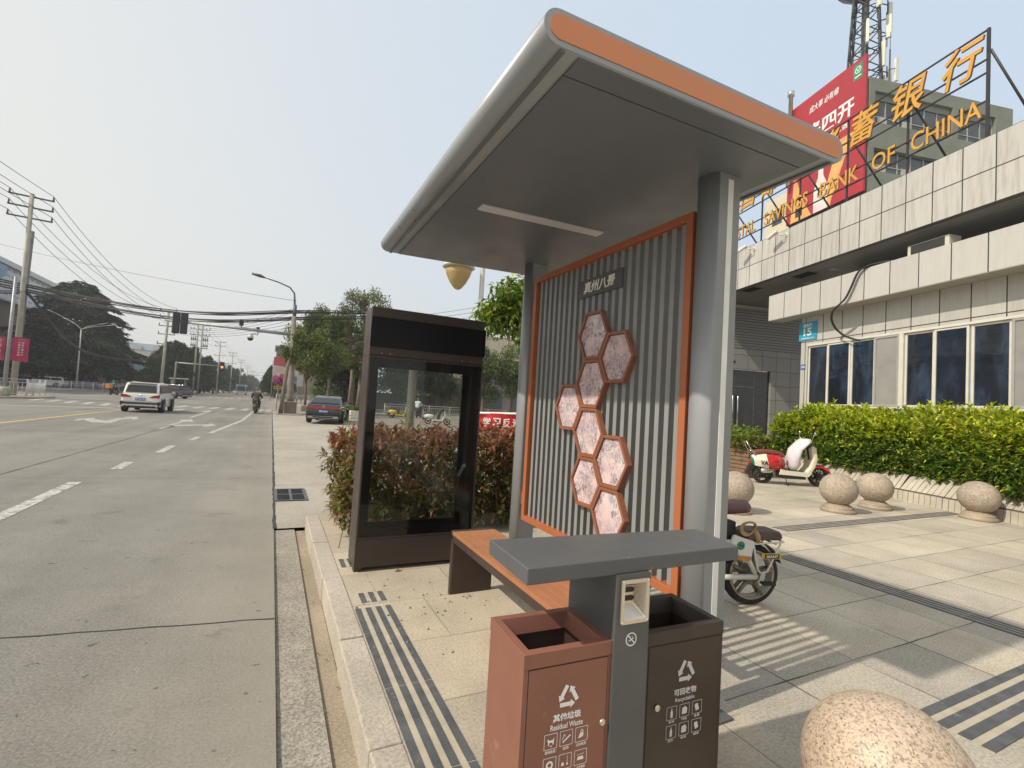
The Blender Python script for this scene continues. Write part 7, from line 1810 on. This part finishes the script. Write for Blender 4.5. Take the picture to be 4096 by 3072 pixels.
mb = MB(); put_text(mb, '农家大院', .8, frame_mat((-21.7, 123.45, 4.3), (1, 0, 0), (0, 0, 1)), .01, .01, 0, 3.4, .7); mb.build('lettering', m_print, sg2, world=True)
for a in (-33.5, -30.2, -26.6, -23.5): MB().box(a, a + 1.6, 123.75, 123.98, 0, 2.6).build('shopfront', m_bw, st_, world=True)
MB().box(-22.5, -19.4, 121.5, 123.9, 2.4, 2.9).build('blue_canopy', mat('blue_canopy', (.05, .2, .45), .5), st_, world=True)
m_apt = mat('apartment_white', (.50, .49, .46), .8, var=.05)
ap_ = win_wall('apartment_block', 'far white apartment block with blue-grey roof and white dormers in the haze', -66, -38, 262, 276, 15.8, m_apt, 5, 12, m_bw, roofm=mat('blue_grey_roof', (.18, .24, .30), .7))
mb = MB(); mb.prism([(262, 16.1), (276, 16.1), (272, 19.2), (266, 19.2)], 'x', -66.2, -37.8); mb.build('pitched_roof', mat('blue_grey_roof', (.18, .24, .30), .7), ap_, world=True)
for x in (-62, -54.5, -47, -40.5):
    d_ = MB(); d_.prism([(x - 1.6, 16.1), (x + 1.6, 16.1), (x + 1.6, 17.8), (x, 19.2), (x - 1.6, 17.8)], 'y', 261.5, 265); d_.build('dormer', m_apt, ap_, world=True)
win_wall('apartment_block', 'pale block fading in haze above the left tree row', -62, -48, 640, 660, 30, m_apt, 8, 5, m_bw)
win_wall('brown_office', 'plain grey-brown building behind the posters at the far right corner', .2, 16, 118, 132, 11.2, mat('grey_brown_wall', (.235, .20, .165), .85, var=.08, vs=.3), 0, 1, m_bw)
sw = thing('stained_building', 'pale flat-topped building with rust streaks beyond the trees right of the cabinet', 'building', (31, 73, 0))
N = NT('rust_streaked_wall'); c_ = N.obj(); a_ = N.noise(N.vm(c_, (.5, .5, .06)), 2.2, 5, .65); N.l(N.ramp(a_, [(.5, (.55, .49, .40)), (.64, (.46, .27, .14))]), N.p.inputs['Base Color']); N.p.inputs['Roughness'].default_value = .85
MB().box(19.5, 45, 66, 80, 4.9, 11.6).build('upper_wall', N.mat, sw, world=True); MB().box(19.9, 45, 66.3, 80, -.1, 4.9).build('lower_wall', mat('dim_lower_wall', (.20, .17, .145), .85, var=.2, vs=.3), sw, world=True); MB().box(30, 45, 65.6, 66.0, 6.6, 8.2).build('brown_band', mat('brown_band', (.13, .075, .06), .7), sw, world=True)
for x in range(6): MB().box(21 + x * 4, 23.4 + x * 4, 66.2, 66.32, .6, 3.4).build('window', m_bw, sw, world=True)
# posters on the far right corner, pink boards
def poster(label, x, y, z0, w_, h_, top, bottom, kind):
    t = thing('street_poster', label, 'poster', (x, y, -.03), 0, 'poster boards across the side road'); mb = MB(); mb.cyl((-w_ / 2, 0, 0), (-w_ / 2, 0, z0 + h_), .05, n=8); mb.cyl((w_ / 2, 0, 0), (w_ / 2, 0, z0 + h_), .05, n=8); mb.build('upright', m_galv, t)
    MB().box(-w_ / 2, w_ / 2, -.05, .05, z0, z0 + h_).build('board', top, t); b_ = MB(); b_.sheet([(-w_ / 2 + .03, -.056, z0 + .05), (w_ / 2 - .03, -.056, z0 + .05), (w_ / 2 - .03, -.056, z0 + h_ * .62), (-w_ / 2 + .03, -.056, z0 + h_ * .66)]); b_.build('pale_field', mat('poster_pale', (.56, .46, .43), .6, var=.1, vs=1), t)
    b_ = MB(); b_.sheet([(-w_ / 2 + .03, -.06, z0 + .12), (w_ / 2 - .03, -.06, z0 + .12), (w_ / 2 - .03, -.06, z0 + h_ * .28), (w_ * .2, -.06, z0 + h_ * .36), (0, -.06, z0 + h_ * .24), (-w_ * .3, -.06, z0 + h_ * .27), (-w_ / 2 + .03, -.06, z0 + h_ * .2)]); b_.build('skyline_print', bottom, t)
    mb = MB()
    for k in range(4): bar2d(mb, (-w_ * .34, z0 + h_ * (.56 - k * .05)), (w_ * .25, z0 + h_ * (.56 - k * .05)), .05, -.061)
    mb.build('printed_line', mat('faint_print', (.40, .25, .24), .6), t)
m_pred = mat('poster_red', (.44, .08, .09), .6, var=.15, vs=1); m_pblue = mat('poster_blue', (.12, .17, .28), .6)
poster('tall red and white poster left of the signal column', 0.75, 82.6, 2.95, 1.75, 3.8, m_pred, m_pred, 0)
poster('tall pink and blue poster partly hidden behind the signal column', 2.75, 82.8, 2.9, 1.5, 3.2, mat('poster_pink', (.48, .20, .24), .6), m_pblue, 1)
for i, x in enumerate((7.6, 9.6)):
    t = thing('notice_board', ('left' if i == 0 else 'right') + ' pink notice board under the trees behind the saloon', 'notice board', (x, 88.5, -.03), 0, 'pink notice boards'); MB().box(-.85, .85, -.05, .05, 2.2, 4.3).build('board', mat('notice_pink', (.42, .13, .22), .6, var=.4, vs=2.2), t); MB().box(-.5, .3, -.07, -.05, 2.7, 3.6).build('photo', mat('notice_photo', (.5, .42, .42), .6, var=.3, vs=3), t); mb = MB(); mb.cyl((-.8, 0, 0), (-.8, 0, 2.2), .05); mb.cyl((.8, 0, 0), (.8, 0, 2.2), .05); mb.build('upright', m_galv, t)
# market tricycle stall under the left trees
tk = thing('canopy_stall', 'small white canopy stall on wheels beside the black car across the junction', 'stall', (-12.2, 84, -.1)); mb = MB(); [mb.cyl((a, b, 0), (a, b, 2.5), .04, n=6) for a in (-.8, .8) for b in (-.6, .6)]; mb.build('frame', m_galv, tk); MB().prism([(-1.1, 2.45), (1.1, 2.5), (1.05, 2.62), (-1.05, 2.58)], 'y', -.8, .8).build('canopy', m_rw, tk); MB().box(-.8, .8, -.6, .6, .5, 1.2).build('counter', mat('stall_counter', (.25, .27, .26), .6), tk)
# brown dead leaf on the paving under the cabinet edge, pebbles
lf = MB(); lf.add([(1.0, 3.98, .004), (1.03, 4.0, .016), (1.08, 3.995, .006), (1.03, 3.975, .01)], [(0, 1, 2), (0, 2, 3)]); lf.build('dead_leaf', mat('dead_leaf_brown', (.20, .09, .035), .8), world=True, label='curled brown dead leaf on the paving under the front of the cabinet', cat='leaf')
pb = MB()
for i in range(170):
    a = rnd.random(); x, y, z = (rnd.uniform(.15, .44), rnd.uniform(1.2, 6), RZ - .03) if a < .5 else (rnd.uniform(.6, 1.3), rnd.uniform(2.6, 4.2), .0) if a < .8 else (rnd.uniform(1.0, 1.9), rnd.uniform(3.1, 3.5), 0)
    s = rnd.uniform(.003, .010); pb.ball((x, y, z + s * .5), s, 6, sz=.7)
pb.build('gravel', m_gutter, kind='stuff')
# ------------------------------------------------------------------ haze
N = NT('haze_air'); N.t.nodes.remove(N.p); v = N.n('VolumePrincipled'); v.inputs['Color'].default_value = (.93, .95, .98, 1); v.inputs['Density'].default_value = .0008; v.inputs['Anisotropy'].default_value = .3
N.l(v.outputs[0], N.out.inputs['Volume'])
MB().box(-420, 330, -40, 900, -1.3, 50).build('haze', N.mat, kind='stuff')
